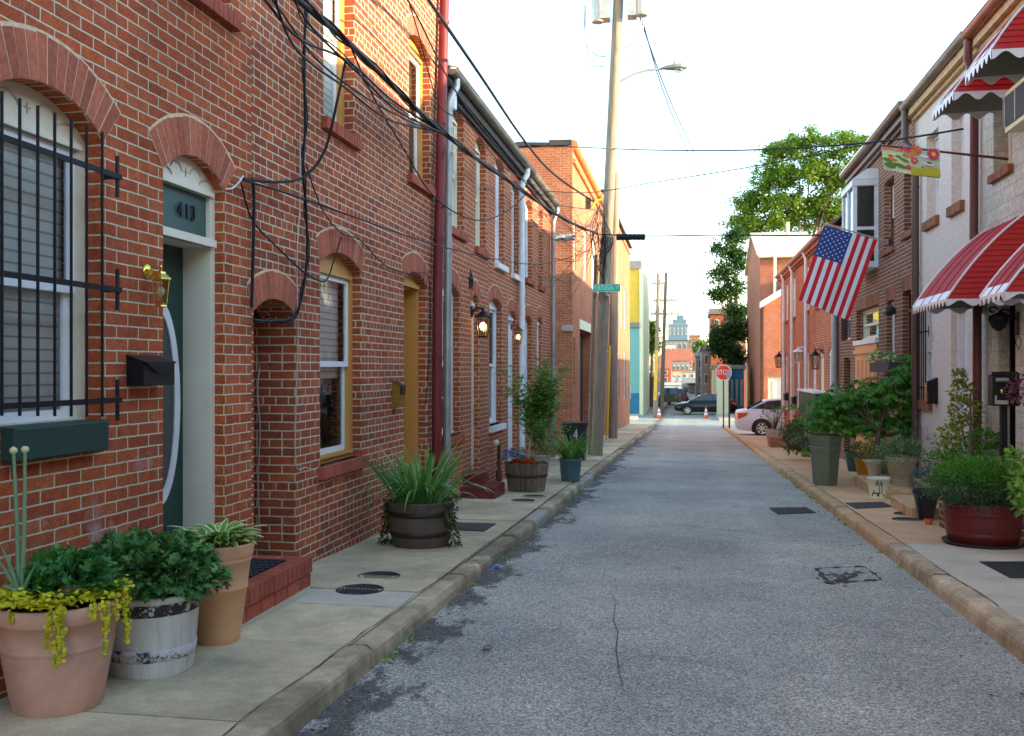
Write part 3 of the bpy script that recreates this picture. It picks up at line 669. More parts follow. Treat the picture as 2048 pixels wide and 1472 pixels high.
def gutter(H,fr,a0,a1,z,mat='gutter',d=-.17,r=.075):
    mb=MB(); n=8; k=max(1,int((a1-a0)/1.6)); vs=[]
    prof=[(math.cos(PI+PI*i/n)*r,math.sin(PI+PI*i/n)*r) for i in range(n+1)]
    for j in range(k):
        x0=a0+(a1-a0)*j/k; x1=a0+(a1-a0)*(j+1)/k; e=.003*(j%2)
        b=[fr.p(x,z+zz*(1+e*8),d+q*(1+e*8)) for x in (x0,x1+.02) for q,zz in prof]
        m=n+1
        mb.add(b,[(i,i+1,m+i+1,m+i) for i in range(n)],0,True)
        mb.fbox(fr,x0,x1,z-.004,z+.008,d-r-.006,d-r+.004)
    mb.add([fr.p(a0,z+zz,d+q) for q,zz in prof],[tuple(range(n+1))]); mb.add([fr.p(a1,z+zz,d+q) for q,zz in prof],[tuple(range(n,-1,-1))])
    return mb.build('gutter',M[mat],H)
def eave(H,fr,a0,a1,z,dep=.13,h=.16,mat='roofd'):
    mb=MB(); mb.fbox(fr,a0,a1,z-h,z,-dep,.02); mb.fbox(fr,a0,a1,z-h-.06,z-h,-dep*.45,.02); return mb.build('eave_board',M[mat],H)
def down(H,fr,a,z0,z1,mat,d=-.075,r=.045,hook=None,name='downspout',straps=True,lean=0):
    mb=MB(); pts=[fr.p(a,z0,d),fr.p(a+lean,z1,d)]
    if hook: pts+= [fr.p(a+lean,z1+.05,d-.01),fr.p(a+lean+hook[0]*.5,z1+.16,d+(hook[1]-d)*.5),fr.p(a+lean+hook[0],z1+.26,hook[1]),fr.p(a+lean+hook[0],z1+hook[2],hook[1])]
    mb.tube(pts,r,10)
    if straps:
        z=z0+.6
        while z<z1:
            la=lean*(z-z0)/(z1-z0)
            mb.tube([fr.p(a+la,z,d),fr.p(a+la,z+.03,d)],r*1.12,10); z+=1.35
    return mb.build(name,M[mat],H)
def extrude_text(txt,size,thick=.004,font_scale_x=1.0):
    cu=bpy.data.curves.new('lettering','FONT'); cu.body=txt; cu.size=size; cu.extrude=thick; cu.align_x='CENTER'; cu.align_y='CENTER'; cu.space_character=1.05
    o=bpy.data.objects.new('lettering',cu); C.objects.link(o)
    dg=bpy.context.evaluated_depsgraph_get(); me=bpy.data.meshes.new_from_object(o.evaluated_get(dg))
    bpy.data.objects.remove(o); 
    for v in me.vertices: v.co.x*=font_scale_x
    return me
def put_text(me,name,mat,parent,org,right,up,flip=False):
    rv=Vector(right).normalized(); uv=Vector(up).normalized(); nv=rv.cross(uv)
    o=ORG[parent.name]
    for v in me.vertices:
        c=v.co.copy(); x=-c.x if flip else c.x
        q=Vector(org)+rv*x+uv*c.y+nv*c.z-o
        v.co=q
    me.materials.clear(); me.materials.append(M[mat])
    ob=bpy.data.objects.new(name,me); C.objects.link(ob); ob.parent=parent; ORG[ob.name]=o.copy(); return ob
# =================================================================== LEFT HOUSES
yA=Y(503,XL); yB=Y(880,XL); yC=Y(977,XL); yD=Y(1041,XL); yE=Y(1101,XL); yF=Y(1145,XL); yG=Y(1206,XL)
# ---- house with number 413
H=thing('brick_house','red brick rowhouse numbered 413 with a green door and a barred window','house',(XL,yA/2,gz(3)))
W=Wall(H,FL,1.2,yA,-.9,7.6,M['brickA'])
wy1=Y(207,XL); wy0=Y(-44,XL); zb=Z(840,XL,Y(200,XL)); zs=Z(283,XL,wy1)
F=window(W,wy0,wy1,zb,zs,.17,rec=.11,cas='tympcream',cw=.075,ct=.06,cb=.01,th=.24,sill=None,mid=.48,sz=.1)
# carved scroll ornament on both arched boards
def scrolls(fr,ac,zc,w,d,H):
    mb=MB()
    for s in (-1,1):
        for (x,z,rx,rz,t0,t1) in ((.16,.0,.07,.055,.1,PI),(.36,-.045,.10,.05,.9,PI*.98)):
            mb.tube([fr.p(ac+s*(x*w+rx*w*1.3*math.cos(t0+(t1-t0)*i/8)),zc+z+rz*math.sin(t0+(t1-t0)*i/8),d) for i in range(9)],[.001,.004,.006,.006,.007,.006,.006,.004,.001],5)
    mb.tube([fr.p(ac,zc-.02,d),fr.p(ac,zc+.035,d)],.004,5); mb.tube([fr.p(ac-.025,zc+.01,d),fr.p(ac+.025,zc+.01,d)],.004,5)
    mb.build('scroll_ornament',M['tympcream2'],H)
M['tympcream2']=plain('ornament_dark_cream',(.40,.37,.28),.6)  # darker cream for the carved scrolls
scrolls(FL,(wy0+wy1)/2,zs+.055,.95,.107,F)
mb=MB(); sy0=Y(1,XL); sy1=Y(231,XL-(-.10)); 
mb.fbox(FL,sy0,Y(228,XL+.1),zb-.155,zb+.005,-.075,.12); 
sl=mb.build('window_sill',M['green'],H); bv=sl.modifiers.new('b','BEVEL'); bv.width=.012; bv.segments=3
# security bars
mb=MB(); X0=XL+.10; zt=Z(355,X0,Y(243,X0)); zm=Z(580,X0,Y(240,X0)); zl=Z(800,X0,Y(240,X0))
yb1=Y(243,X0)
for z in (zt,zm,zl):
    mb.box(X0-.006,wy0-.1,z-.014,X0+.006,yb1,z+.014)
    mb.box(X0-.014,yb1-.035,z-.11,X0-.004,yb1-.012,z+.11); mb.box(XL,yb1-.03,z-.012,X0-.005,yb1-.015,z+.012)
for u in (-32,2,38,74,108,141,172,203):
    yy=Y(u,X0); mb.tube([(X0+.004,yy,Z(845,X0,yy)+.03),(X0+.004,yy,zt+.20)],.0075,8)
mb.build('window_bars',M['black'],H)
# door
da0=Y(326,XL); da1=Y(449,XL); zs=Z(383,XL,da1); stepz=gz(6)+.235
Fd,Dl,(ia0,ia1,zt2,iz1)=door(W,da0,da1,stepz,zs,.15,rec=.07,dd=.27,cas='cream',leaf='green',cw=.062,tr=.335,th=.24)
scrolls(FL,(da0+da1)/2,zs+.045,.75,.067,Fd)
# oval light of the door with a white moulding
mb=MB(); oc=(ia0+ia1)/2; oz=Z(805,XL-.34,ia1-.2); 
N=40
outer=[(oc+.255*math.cos(2*PI*i/N),oz+.66*math.sin(2*PI*i/N)) for i in range(N)]; inner=[(oc+.19*math.cos(-2*PI*i/N),oz+.58*math.sin(-2*PI*i/N)) for i in range(N)]
mb.sheet(FL,outer,[inner],.245,.03); mb.add([FL.p(a,z,.245) for a,z in outer]+[FL.p(a,z,.27) for a,z in outer],[(i,(i+1)%N,N+(i+1)%N,N+i) for i in range(N)],0,True)
mb.build('oval_moulding',M['white2'],Dl)
mb=MB(); mb.add([FL.p(a,z,.255) for a,z in inner],[tuple(range(N))]); mb.build('oval_glass',M['carglass'],Dl)
# number 413 : three separate figures
tm=extrude_text('4 1 3',.14,.006,.72)
zc=(zt2+.05+iz1)/2-.0
put_text(tm,'house_number','black',Fd,(XL-.085,Y(372,XL-.09),zc),(0,1,0),(0,0,1))
# upstairs windows of 413
ux1=Y(468,XL); zb2=Z(35,XL,ux1)
window(W,ux1-.95,ux1-.05,zb2,zb2+1.7,.12,cas='cream',back='curtain',th=.22)
window(W,wy0-.1,wy0+.8,zb2,zb2+1.7,.12,cas='cream',back='curtain',th=.22)
W.done(); roofslab(H,FL,1.2,yA,7.6,8.4,6)
# ---- house with ochre trim
H=thing('brick_house','tall red brick rowhouse with ochre window trim and a dark passage opening','house',(XL,(yA+yB)/2,gz(9)))
W=Wall(H,FL,yA,yB,-.9,7.3,M['brickB'])
# passage
pa0=yA+.035; pa1=Y(591,XL); pz=Z(632,XL,pa1)
W.holes.append(apoly(pa0,pa1,gz(yA)-.05,pz,.11)); W.dep.append(.36); ring(H,FL,pa0,pa1,pz,.11,.21)
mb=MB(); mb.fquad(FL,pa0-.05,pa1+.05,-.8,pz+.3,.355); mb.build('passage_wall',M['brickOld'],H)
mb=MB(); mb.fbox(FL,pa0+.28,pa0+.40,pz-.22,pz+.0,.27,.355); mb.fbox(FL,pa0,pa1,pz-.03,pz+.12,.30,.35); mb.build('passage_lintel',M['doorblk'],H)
def zL(u,v): return Z(v,XL,Y(u,XL))
window(W,Y(640,XL),Y(723,XL),zL(723,912),zL(723,547),.13,rec=.09,cas='tan',back='half',cw=.095,cb=.07,ct=.07,th=.22)
Fd,Dl,_=door(W,Y(808,XL),Y(853,XL),gz(11)+.18,zL(853,572),.12,rec=.10,dd=.32,cas='tan',leaf='tan',cw=.07,tr=.0,th=.22)
window(W,Y(647,XL),Y(709,XL),zL(709,278),zL(709,278)+1.85,.13,cas='tan',back='blind',cw=.09,cb=.03,th=.22)
window(W,Y(818,XL),Y(861,XL),zL(861,378),zL(861,125),.13,cas='tan',back='curtain',cw=.09,cb=.03,th=.22)
W.done(); roofslab(H,FL,yA,yB,7.3,8.0,6)
mb=MB(); rx=XL+.09
ya=Y(873,rx); yb_=Y(893,rx)
mb.tube([(rx,ya,gz(ya)+.02),(rx,ya+.05,2.4),(rx,yb_+.0,7.2)],.062,12)
for z in (.2,1.5,2.95,4.4,5.7):
    t=min(1,max(0,(z-2.4)/4.8)); yy=ya+.05*min(1,(z+.3)/2.7)+(yb_-ya-.05)*t
    mb.tube([(rx,yy,z),(rx,yy,z+.035)],.07,12)
mb.build('downspout',M['reddown'],H)
# ---- the three lower rowhouses
ZG=1.283*2.9/.985+EYE
def lowhouse(label,a0,a1,cas,wins,gm='gutter'):
    H=thing('brick_house',label,'house',(XL,(a0+a1)/2,gz(a0)))
    W=Wall(H,FL,a0,a1,gz(a1)-.5,ZG-.06,M['brickC'])
    for w in wins: w(W,cas)
    W.done(); roofslab(H,FL,a0,a1,ZG-.0,ZG+.9,6); eave(H,FL,a0,a1,ZG-.02); gutter(H,FL,a0+(-.08 if a0==yB else 0),a1,ZG,gm)
    return H
def wn(u0,u1,vb,vs,rise=.13,**k): return lambda W,cas: window(W,Y(u0,XL),Y(u1,XL),zL(u1,vb),zL(u1,vs),rise,cas=cas,**k)
def dr(u0,u1,vb,vs,rise=.12,**k): return lambda W,cas: door(W,Y(u0,XL),Y(u1,XL),gz(Y(u0,XL))+.2,zL(u1,vs),rise,cas=cas,**k)
HC=lowhouse('low red brick rowhouse with cream window frames and an iron star','yB' and yB,yC,'cream',[wn(884,920,868,592,sash='cream',mun=1,back='curtain',cw=.09),dr(943,958,0,607,leaf='cream',dd=.14,cw=.09,rec=.08),wn(897,928,470,247,sash='cream',mun=1,back='curtain',cw=.09),wn(951,972,505,305,sash='cream',back='curtain',cw=.09)])
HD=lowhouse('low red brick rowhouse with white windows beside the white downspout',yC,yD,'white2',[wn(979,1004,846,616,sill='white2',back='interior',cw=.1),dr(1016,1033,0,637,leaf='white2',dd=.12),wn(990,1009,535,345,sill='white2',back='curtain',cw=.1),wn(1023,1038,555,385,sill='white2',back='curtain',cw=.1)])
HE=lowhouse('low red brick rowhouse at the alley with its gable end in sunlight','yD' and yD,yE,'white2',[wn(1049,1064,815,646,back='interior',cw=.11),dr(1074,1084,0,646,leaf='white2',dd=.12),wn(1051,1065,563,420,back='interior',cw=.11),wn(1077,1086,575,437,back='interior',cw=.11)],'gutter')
down(HC,FL,Y(896,XL+.12),gz(yB)+.05,ZG-.42,'galv',d=-.10,r=.05,hook=(.12,-.17,.36),lean=.12)
down(HE,FL,Y(1045,XL+.1),gz(yD)+.05,ZG-.42,'white2',d=-.09,r=.055,hook=(.1,-.17,.36))
down(HE,FL,yE-.2,gz(yE)+.05,ZG-.45,'galv',d=-.09,r=.05,hook=(.1,-.17,.36))
# ---- warehouse beyond the alley
ZF=1.97*3.07/.985+EYE
H=thing('brick_warehouse','large orange brick warehouse with a crumbling coping past the alley','building',(XL,yF,gz(yF)))
W=Wall(H,FL,yF,yG,gz(yG)-.6,ZF,M['brickF'],back=9)
W.holes.append([(Y(1160,XL),gz(yF)-.3),(Y(1185,XL),gz(yF)-.3),(Y(1185,XL),zL(1165,660)),(Y(1160,XL),zL(1165,660))]); W.dep.append(.35)
g0,g1,gt=Y(1160,XL),Y(1185,XL),zL(1165,660)
mb=MB(); mb.fbox(FL,g0-.2,g1+.2,gt,gt+.28,-.03,.1); mb.build('door_lintel',M['creamwall'],H)
mb=MB(); mb.fbox(FL,g0,g1,gz(yG)-.3,gt,.33,.4); mb.build('garage_door',M['doorblk'],H)
def blindwin(W,a0,a1,z0,z1,mat,d=.08,nm='window'):
    W.holes.append([(a0,z0),(a1,z0),(a1,z1),(a0,z1)]); W.dep.append(d)
    mb=MB(); mb.fbox(W.fr,a0-.01,a1+.01,z0-.01,z1+.01,d,d+.03); f=mb.build(nm,M[mat],W.H)
    mb=MB(); w=.06
    mb.fbox(W.fr,a0,a1,z0,z0+w,d-.03,d); mb.fbox(W.fr,a0,a1,z1-w,z1,d-.03,d); mb.fbox(W.fr,a0,a0+w,z0+w,z1-w,d-.03,d); mb.fbox(W.fr,a1-w,a1,z0+w,z1-w,d-.03,d); mb.fbox(W.fr,a0+w,a1-w,(z0+z1)/2-.03,(z0+z1)/2+.03,d-.028,d)
    mb.build('window_frame',M['white2' if mat!='white2' else 'cream'],f); return f
blindwin(W,Y(1148,XL),Y(1152.5,XL),zL(1150,540),zL(1150,440),'white2'); blindwin(W,Y(1168,XL),Y(1175,XL),zL(1170,560),zL(1170,460),'white2')
blindwin(W,Y(1184,XL),Y(1192,XL),zL(1188,580),zL(1188,480),'white2')
blindwin(W,Y(1147,XL),Y(1150.5,XL),zL(1148,770),zL(1148,675),'creamwall')
mb=MB()
rr=random.Random(5)
for i in range(14):
    x=XL-.02-i*.65; mb.hexa([(x,yF-.06,ZF+rr.uniform(-.02,.03)),(x-.63,yF-.06,ZF+rr.uniform(-.02,.03)),(x-.63,yF+.5,ZF),(x,yF+.5,ZF),(x,yF-.07,ZF+rr.uniform(.10,.17)),(x-.63,yF-.07,ZF+rr.uniform(.10,.17)),(x-.63,yF+.5,ZF+.2),(x,yF+.5,ZF+.2)])
mb.build('coping',M['roofd'],H)
mb=MB(); mb.tube([(XL+.02,yF,ZF+.02),(XL+.02,yG,ZF+.02)],.14,8); mb.tube([(XL+.03,yF,ZF-.42),(XL+.03,yG,ZF-.42)],.06,8); mb.build('roof_edge',M['copper'],H)
Wd=W.done()
# the end wall that faces the alley
WE=Wall(H,Ff(yF),-12,XL-.003,gz(yF)-.6,ZF-.003,M['brickF'],back=.05)
mb=MB(); mb.fquad(Ff(yF),-12,XL,gz(yF)-.6,ZF,-.003); mb.build('end_wall',M['brickF'],H)
mb=MB(); mb.add([(XL,yF,ZF),(XL,yG,ZF),(-12,yG,ZF+.2),(-12,yF,ZF+.2)],[(0,1,2,3)]); mb.build('roof',M['roofd'],H)
mb=MB(); mb.box(XL+.003,yF-.12,Z(662,XL,yF),XL+.0-.28,yF-.006,Z(662,XL,yF)+.16); mb.build('address_plate',M['greymetal'],H)
# second warehouse range up to the corner
ZH=2.13*3.07/.985+EYE
H=thing('brick_warehouse','orange brick corner building with tall narrow openings by the cross street','building',(XL,yG+8,gz(yG)))
W=Wall(H,FL,yG+.02,YC0-.5,gz(YC0)-.5,ZH,M['brickF'],back=9)
for u in (1237,1249.5): blindwin(W,Y(u-2.2,XL),Y(u+1.8,XL),zL(u,798),zL(u,705),'fardark')
for u in (1226,1234,1243,1250.5): blindwin(W,Y(u-1.6,XL),Y(u+1.4,XL),zL(u,650+(u-1226)*.4),zL(u,540+(u-1226)*1.6),'creamwall')
blindwin(W,Y(1215,XL),Y(1221,XL),zL(1218,860),zL(1218,700),'browndoor',nm='door')
W.done(); roofslab(H,FL,yG+.02,YC0-.5,ZH,ZH+.25,9,'roofd',ov=.15,th=.12)
mb=MB(); mb.fbox(FL,yG+.02,YC0-.5,ZH-.35,ZH-.24,-.05,0); mb.build('cornice',M['brickF'],H)
mb=MB(); mb.fquad(Ff(yG+.018),-12,XL-.002,ZF-1,ZH,0); mb.build('end_wall',M['brickF'],H)
mb=MB(); mb.fbox(FL,YC0-2.2,YC0-1.6,gz(50)+1.3,gz(50)+2.0,-.12,0); mb.build('meter_box',M['greymetal'],H)
# =================================================================== RIGHT HOUSES
def zR(u,v,X=XR): return Z(v,X,Y(u,X))
yP=Y(1965,XR); yQ=Y(1831,XR); yS=Y(1703,XR); yT=Y(1562,XR)
RZ=lambda r:r*3.43/.985+EYE
# ---- formstone house
H=thing('formstone_house','pale formstone rowhouse with red metal awnings at the right edge','house',(XR,(yP+8)/2,gz(9)))
W=Wall(H,FR,6.8,yP,-.9,RZ(1.188)-.08,M['formstone'])
window(W,Y(2024,XR),Y(1987,XR),zR(2022,330),zR(2022,330)+1.45,0,rec=.16,cas='cream',cw=.1,th=.15,ringon=False,back='curtain',sill='brick',sz=.09)
window(W,9.25,9.95,zR(2048,330),zR(2048,330)+1.45,0,rec=.12,cas='cream',cw=.08,ringon=False,back='interior',sill='brick')
Fd,Dl,_=door(W,Y(2031,XR),Y(1997,XR),gz(10.8)+.35,zR(2024,600),0,rec=.12,dd=.22,cas='black',leaf='iron',cw=.05,ringon=False)
mb=MB(); a0,a1=Y(2031,XR)+.05,Y(1997,XR)-.05
for i in range(7): a=a0+(a1-a0)*(i+.5)/7; mb.tube([FR.p(a,gz(10.8)+.4,.17),FR.p(a,zR(2024,610),.17)],.007,6)
for z in (.75,1.3,1.9): mb.fbox(FR,a0,a1,gz(10.8)+z,gz(10.8)+z+.03,.16,.18)
mb.build('security_gate',M['black'],Fd)
W.done(); roofslab(H,FR,6.8,9.9,RZ(1.188),6.0,5.4); roofslab(H,FR,9.9,yP,RZ(1.188),7.5,5.4); eave(H,FR,6.8,yP,RZ(1.188)-.02,mat='sandstone'); gutter(H,FR,6.8,yP,RZ(1.188),'gutterR',r=.085)  # unseen near roof kept low so the sun patch reaches the left facade
mb=MB(); aa=Y(1946,XR-.1)
mb.tube([FR.p(yP-.02,RZ(1.188)-.05,-.17),FR.p(yP,RZ(1.188)-.3,-.17),FR.p(yP+.05,RZ(1.188)-.55,-.08),FR.p(yP+.08,2.75,-.08),FR.p(yP+.05,2.62,-.09),FR.p(yP-.12,2.48,-.10),FR.p(yP-.14,2.3,-.10),FR.p(yP-.14,gz(12)+.1,-.10)],.052,10)
mb.build('downspout',M['brownpipe'],H)
# ---- aluminium awnings (thing each)
def awning(label,Xo,ya,yb_,zo,ztop,nslat,curve,val=.10,Xw=XR,stripe='awnpink'):
    T=thing('metal_awning',label,'awning',(Xw,(ya+yb_)/2,zo),'red and white metal awnings')
    # roof profile from wall (Xw,ztop) to outer edge (Xo,zo)
    n=nslat; P=[]
    for i in range(n+1):
        t=i/n; x=Xw+(Xo-Xw)*t
        z=zo+(ztop-zo)*((1-t)**1.0*(1-curve)+curve*(1-t**2.2))
        P.append((x,z))
    mb=MB(); w=.012
    for i in range(n):
        (xa,za),(xb,zb_)=P[i],P[i+1]
        mb.hexa([(xa,ya,za-.012),(xa,yb_,za-.012),(xb,yb_,zb_-.02),(xb,ya,zb_-.02),(xa,ya,za),(xa,yb_,za),(xb,yb_,zb_),(xb,ya,zb_)],0 if i<n-1 else 1)
    k=max(3,round((yb_-ya)/.42))
    for j in range(k+1):
        y=ya+(yb_-ya)*j/k
        mb.tube([(x,y,z+.006) for x,z in P],.0045 if j in(0,k) else .0035,5,1 if j in(0,k) else 0)
    mb.build('top_panel',[M[stripe],M['white']],T)
    # side panels facing the camera and away from it
    for y,dy in ((ya,-.008),(yb_,.008)):
        mb=MB()
        pts=[(x,z) for x,z in P]+[(Xw,zo)]
        mb.add([(x,y,z) for x,z in pts],[tuple(range(len(pts)))],0)
        ns=max(3,int((ztop-zo)/.055))
        for q in range(ns):
            z=zo+(ztop-zo)*q/ns
            # x extent at this height
            xs=Xw
            for (xa,za),(xb,zb_) in zip(P,P[1:]):
                if za>=z>=zb_: xs=xa+(xb-xa)*((za-z)/(za-zb_+1e-6)); break
            mb.hexa([(Xw,y+dy*.2,z),(xs,y+dy*.2,z),(xs,y+dy*1.6,z+.003),(Xw,y+dy*1.6,z+.003),(Xw,y+dy*.2,z+.045),(xs+.02,y+dy*.2,z+.045),(xs+.02,y+dy*.6,z+.045),(Xw,y+dy*.6,z+.045)],0)
        mb.tube([(x,y+dy,z+.008) for x,z in P],.012,5,1)
        mb.build('side_panel',[M['redpaint'],M['white']],T)
    # scalloped valance
    mb=MB()
    def val_run(p0,p1,cnt):
        n2=cnt*8
        for i in range(n2):
            t0,t1=i/n2,(i+1)/n2
            f=lambda t: val*(.62+.38*math.cos(2*PI*cnt*t))
            a=[p0[k]+(p1[k]-p0[k])*t0 for k in range(3)]; b=[p0[k]+(p1[k]-p0[k])*t1 for k in range(3)]
            mb.add([(a[0],a[1],a[2]),(b[0],b[1],b[2]),(b[0],b[1],b[2]-f(t1)),(a[0],a[1],a[2]-f(t0))],[(0,1,2,3)])
    cnt=max(3,round((yb_-ya)/.14)); cs=max(2,round((Xw-Xo)/.27))
    val_run((Xo-.004,ya,zo+.005),(Xo-.004,yb_,zo+.005),cnt); val_run((Xw,ya-.006,zo+.005),(Xo,ya-.006,zo+.005),cs); val_run((Xw,yb_+.006,zo+.005),(Xo,yb_+.006,zo+.005),cs)
    mb.build('valance',M['white'],T)
    mb=MB()
    for i in range(n):
        (xa,za),(xb,zb_)=P[i],P[i+1]
        mb.add([(xa,ya+.01,za-.03),(xa,yb_-.01,za-.03),(xb,yb_-.01,zb_-.034),(xb,ya+.01,zb_-.034)],[(0,1,2,3)])
    for yy in (ya+.02,yb_-.02): mb.add([(x,yy,z-.02) for x,z in P]+[(Xw,yy,zo)],[tuple(range(len(P)+1))])
    for i in range(1,n,2):
        x,z=P[i]; mb.box(x-.006,ya+.012,z-.046,x+.006,yb_-.012,z-.03)
    mb.build('underside',M['awnunder'],T)
    return T
zo1=1.036*2.85/.985+EYE
awning('red window awning below the gutter, further one of the upper pair',2.85,Y(1907,2.85),Y(1866,2.85),zo1,zo1+.62,9,.75)
awning('red window awning at the top right corner, nearer one of the upper pair',2.85,Y(1983,2.85),Y(1931,2.85),zo1+.03,zo1+.70,9,.75)
zo2=.2445*2.78/.985+EYE+.07
awning('large red door awning with a bright striped front over the iron gate',2.78,Y(1893,2.78),Y(1826,2.78),zo2,zo2+.92,13,.35,val=.085)
zo3=.214*2.78/.985+EYE+.08
awning('red door awning at the right edge in front of the larger one',2.78,Y(2008,2.78),Y(1960,2.78),zo3,zo3+.85,13,.35,val=.085)
# air conditioner
T=thing('air_conditioner','window air conditioner with a dark grille sticking out of the upper window','air conditioner',(3.3,9.6,3.6))
y0a,y1a=9.28,Y(2010,3.17); za=Z(262,3.17,y1a); zt_=Z(190,3.17,y1a)
mb=MB(); mb.box(3.17,y0a,za-.02,3.7,y1a,zt_+.02); mb.build('housing',M['creamwall'],T)
mb=MB(); mb.box(3.160,y0a+.04,za+.03,3.168,y1a-.04,zt_-.03); 
mb.build('grille',M['fardark'],T)
mb=MB()
for i in range(5): yy=y0a+.04+(y1a-y0a-.08)*i/4; mb.box(3.150,yy-.006,za+.03,3.159,yy+.006,zt_-.03)
mb.build('grille_bar',M['greymetal'],T)
# ---- stucco house
H=thing('stucco_house','pink stucco rowhouse with a barred window and white door','house',(XR,(yP+yQ)/2,gz(13)))
W=Wall(H,FR,yP,yQ,-1.2,RZ(1.20)-.08,M['stucco'])
window(W,Y(1877,XR),Y(1853,XR),zR(1875,432),zR(1875,255),0,rec=.13,cas='white2',cw=.05,ringon=False,back='curtain',sill='brick',sz=.13)
window(W,Y(1927,XR),Y(1903,XR),zR(1925,402),zR(1925,402)+1.3,0,rec=.13,cas='white2',cw=.05,ringon=False,back='curtain',sill='brick',sz=.13)
window(W,Y(1863,XR),Y(1838,XR),zR(1860,803),zR(1860,600),0,rec=.10,cas='white2',cw=.05,ringon=False,back='curtain',sill='brick',sz=.13)
door(W,Y(1934,XR),Y(1902,XR),gz(13)+.2,zR(1930,600),0,rec=.08,dd=.16,cas='white2',leaf='white',cw=.06,ringon=False)
mb=MB(); a0,a1=Y(1861,XR),Y(1840,XR); z0,z1=zR(1860,800),zR(1860,610)
for i in range(6): a=a0+(a1-a0)*i/5; mb.tube([FR.p(a,z0,-.07),FR.p(a,z1,-.07)],.009,6)
for z in (z0+.18,z0+(z1-z0)*.72): mb.fbox(FR,a0-.15,a1+.12,z-.01,z+.01,-.06,-.05); [mb.fbox(FR,a-.01,a+.01,z-.08,z+.08,-.06,-.05) for a in (a0-.13,a1+.11)]
mb.build('window_bars',M['black'],H)
W.done(); roofslab(H,FR,yP,yQ,RZ(1.2),7.5,5.4,'roofs'); eave(H,FR,yP,yQ,RZ(1.2)-.02,mat='sandstone'); gutter(H,FR,yP,yQ,RZ(1.2),'gutter')
# ---- brown brick house
H=thing('brick_house','brown brick rowhouse with a white boxed bay window upstairs','house',(XR,(yQ+yS)/2,gz(18)))
W=Wall(H,FR,yQ,yS,-1.3,RZ(1.225)-.08,M['brickD'])
rm=[M['voussoirD'],M['mortarD']]
window(W,Y(1788,XR),Y(1768,XR),zR(1787,492),zR(1787,350),0,rec=.13,cas='browndoor',sash='cream',cw=.05,ringon=False,back='interior',sill='brick')
window(W,Y(1827,XR),Y(1808,XR),zR(1826,458),zR(1826,330),0,rec=.13,cas='browndoor',sash='white2',cw=.05,ringon=False,back='interior',sill='brick')
window(W,Y(1757,XR),Y(1713,XR),zR(1755,676),zR(1755,608),0,rec=.14,cas='cream',sash='cream',cw=.05,ringm=rm,th=.22,back='peach',sill='white2')
window(W,Y(1789,XR),Y(1773,XR),zR(1788,742),zR(1788,598),0,rec=.10,cas='white2',cw=.05,ringm=rm,th=.22,back='curtain',sill=None)
door(W,Y(1823,XR),Y(1805,XR),gz(16)+.2,zR(1822,578),0,rec=.1,dd=.2,cas='browndoor',leaf='browndoor',cw=.05,ringm=rm,tr=.3,trm='interior')
# salmon panelled door below the wide window
mb=MB(); a0,a1=Y(1756,XR),Y(1713,XR); z1=zR(1755,682); z0=gz(18)+.05
mb.fbox(FR,a0,a1,z0,z1,-.03,.03); w=(a1-a0)
for i in range(5): mb.fbox(FR,a0+w*(.06+.19*i),a0+w*(.17+.19*i),z0+.9,z1-.35,-.045,-.03); 
mb.fbox(FR,a0-.03,a1+.03,z1-.22,z1-.15,-.07,-.03); mb.build('double_door',M['orangedoor'],H)
W.done(); roofslab(H,FR,yQ,yS,RZ(1.225),6.5,5.4,'roofs'); eave(H,FR,yQ,yS,RZ(1.225)-.02,mat='gutterB'); gutter(H,FR,yQ,yS,RZ(1.225),'gutterB',r=.085)
mb=MB(); mb.fbox(FR,yQ,yS,RZ(1.225)+.01,RZ(1.225)+.035,-.26,.1); mb.build('roof_edge',M['white'],H)
down(H,FR,Y(1828,XR-.1),gz(yQ)+.05,RZ(1.2)-.85,'gutterB',d=-.08,r=.055,hook=(.3,-.17,.8))
# bay window
yb0,yb1=Y(1757,XR),Y(1684,3.14); xb=3.14; zb0,zb1=Z(528,XR,yb0),Z(368,XR,yb0)
mb=MB()
mb.box(xb,yb0,zb0-.06,XR,yb1,zb0+.06); mb.box(xb-.02,yb0-.02,zb1-.02,XR,yb1+.02,zb1+.10)
mb.hexa([(xb-.03,yb0-.03,zb1+.10),(XR,yb0-.03,zb1+.10),(XR,yb1+.03,zb1+.10),(xb-.03,yb1+.03,zb1+.10),(xb+.25,yb0,zb1+.3),(XR,yb0,zb1+.3),(XR,yb1,zb1+.3),(xb+.25,yb1,zb1+.3)])
for (x,y) in ((xb,yb0),(xb,yb1-.07),(XR-.07,yb0),(XR-.07,yb1-.07),(xb,(yb0+yb1)/2-.03)): mb.box(x,y,zb0+.06,x+.07,y+.07,zb1-.02)
mb.box(xb+.07,yb0+.01,(zb0+zb1)/2-.1,XR-.07,yb0+.05,(zb0+zb1)/2-.04)
B=mb.build('bay_window',M['white2'],H)
mb=MB(); mb.box(xb+.06,yb0+.03,zb0+.06,XR-.06,yb0+.035,zb1-.02); mb.box(xb+.03,yb0+.07,zb0+.06,xb+.035,yb1-.07,zb1-.02); mb.build('pane',M['glass'],B)
mb=MB(); mb.box(xb+.12,yb0+.12,zb0+.07,XR,yb1-.1,zb1-.03); mb.build('dark_room',M['fardark'],B)
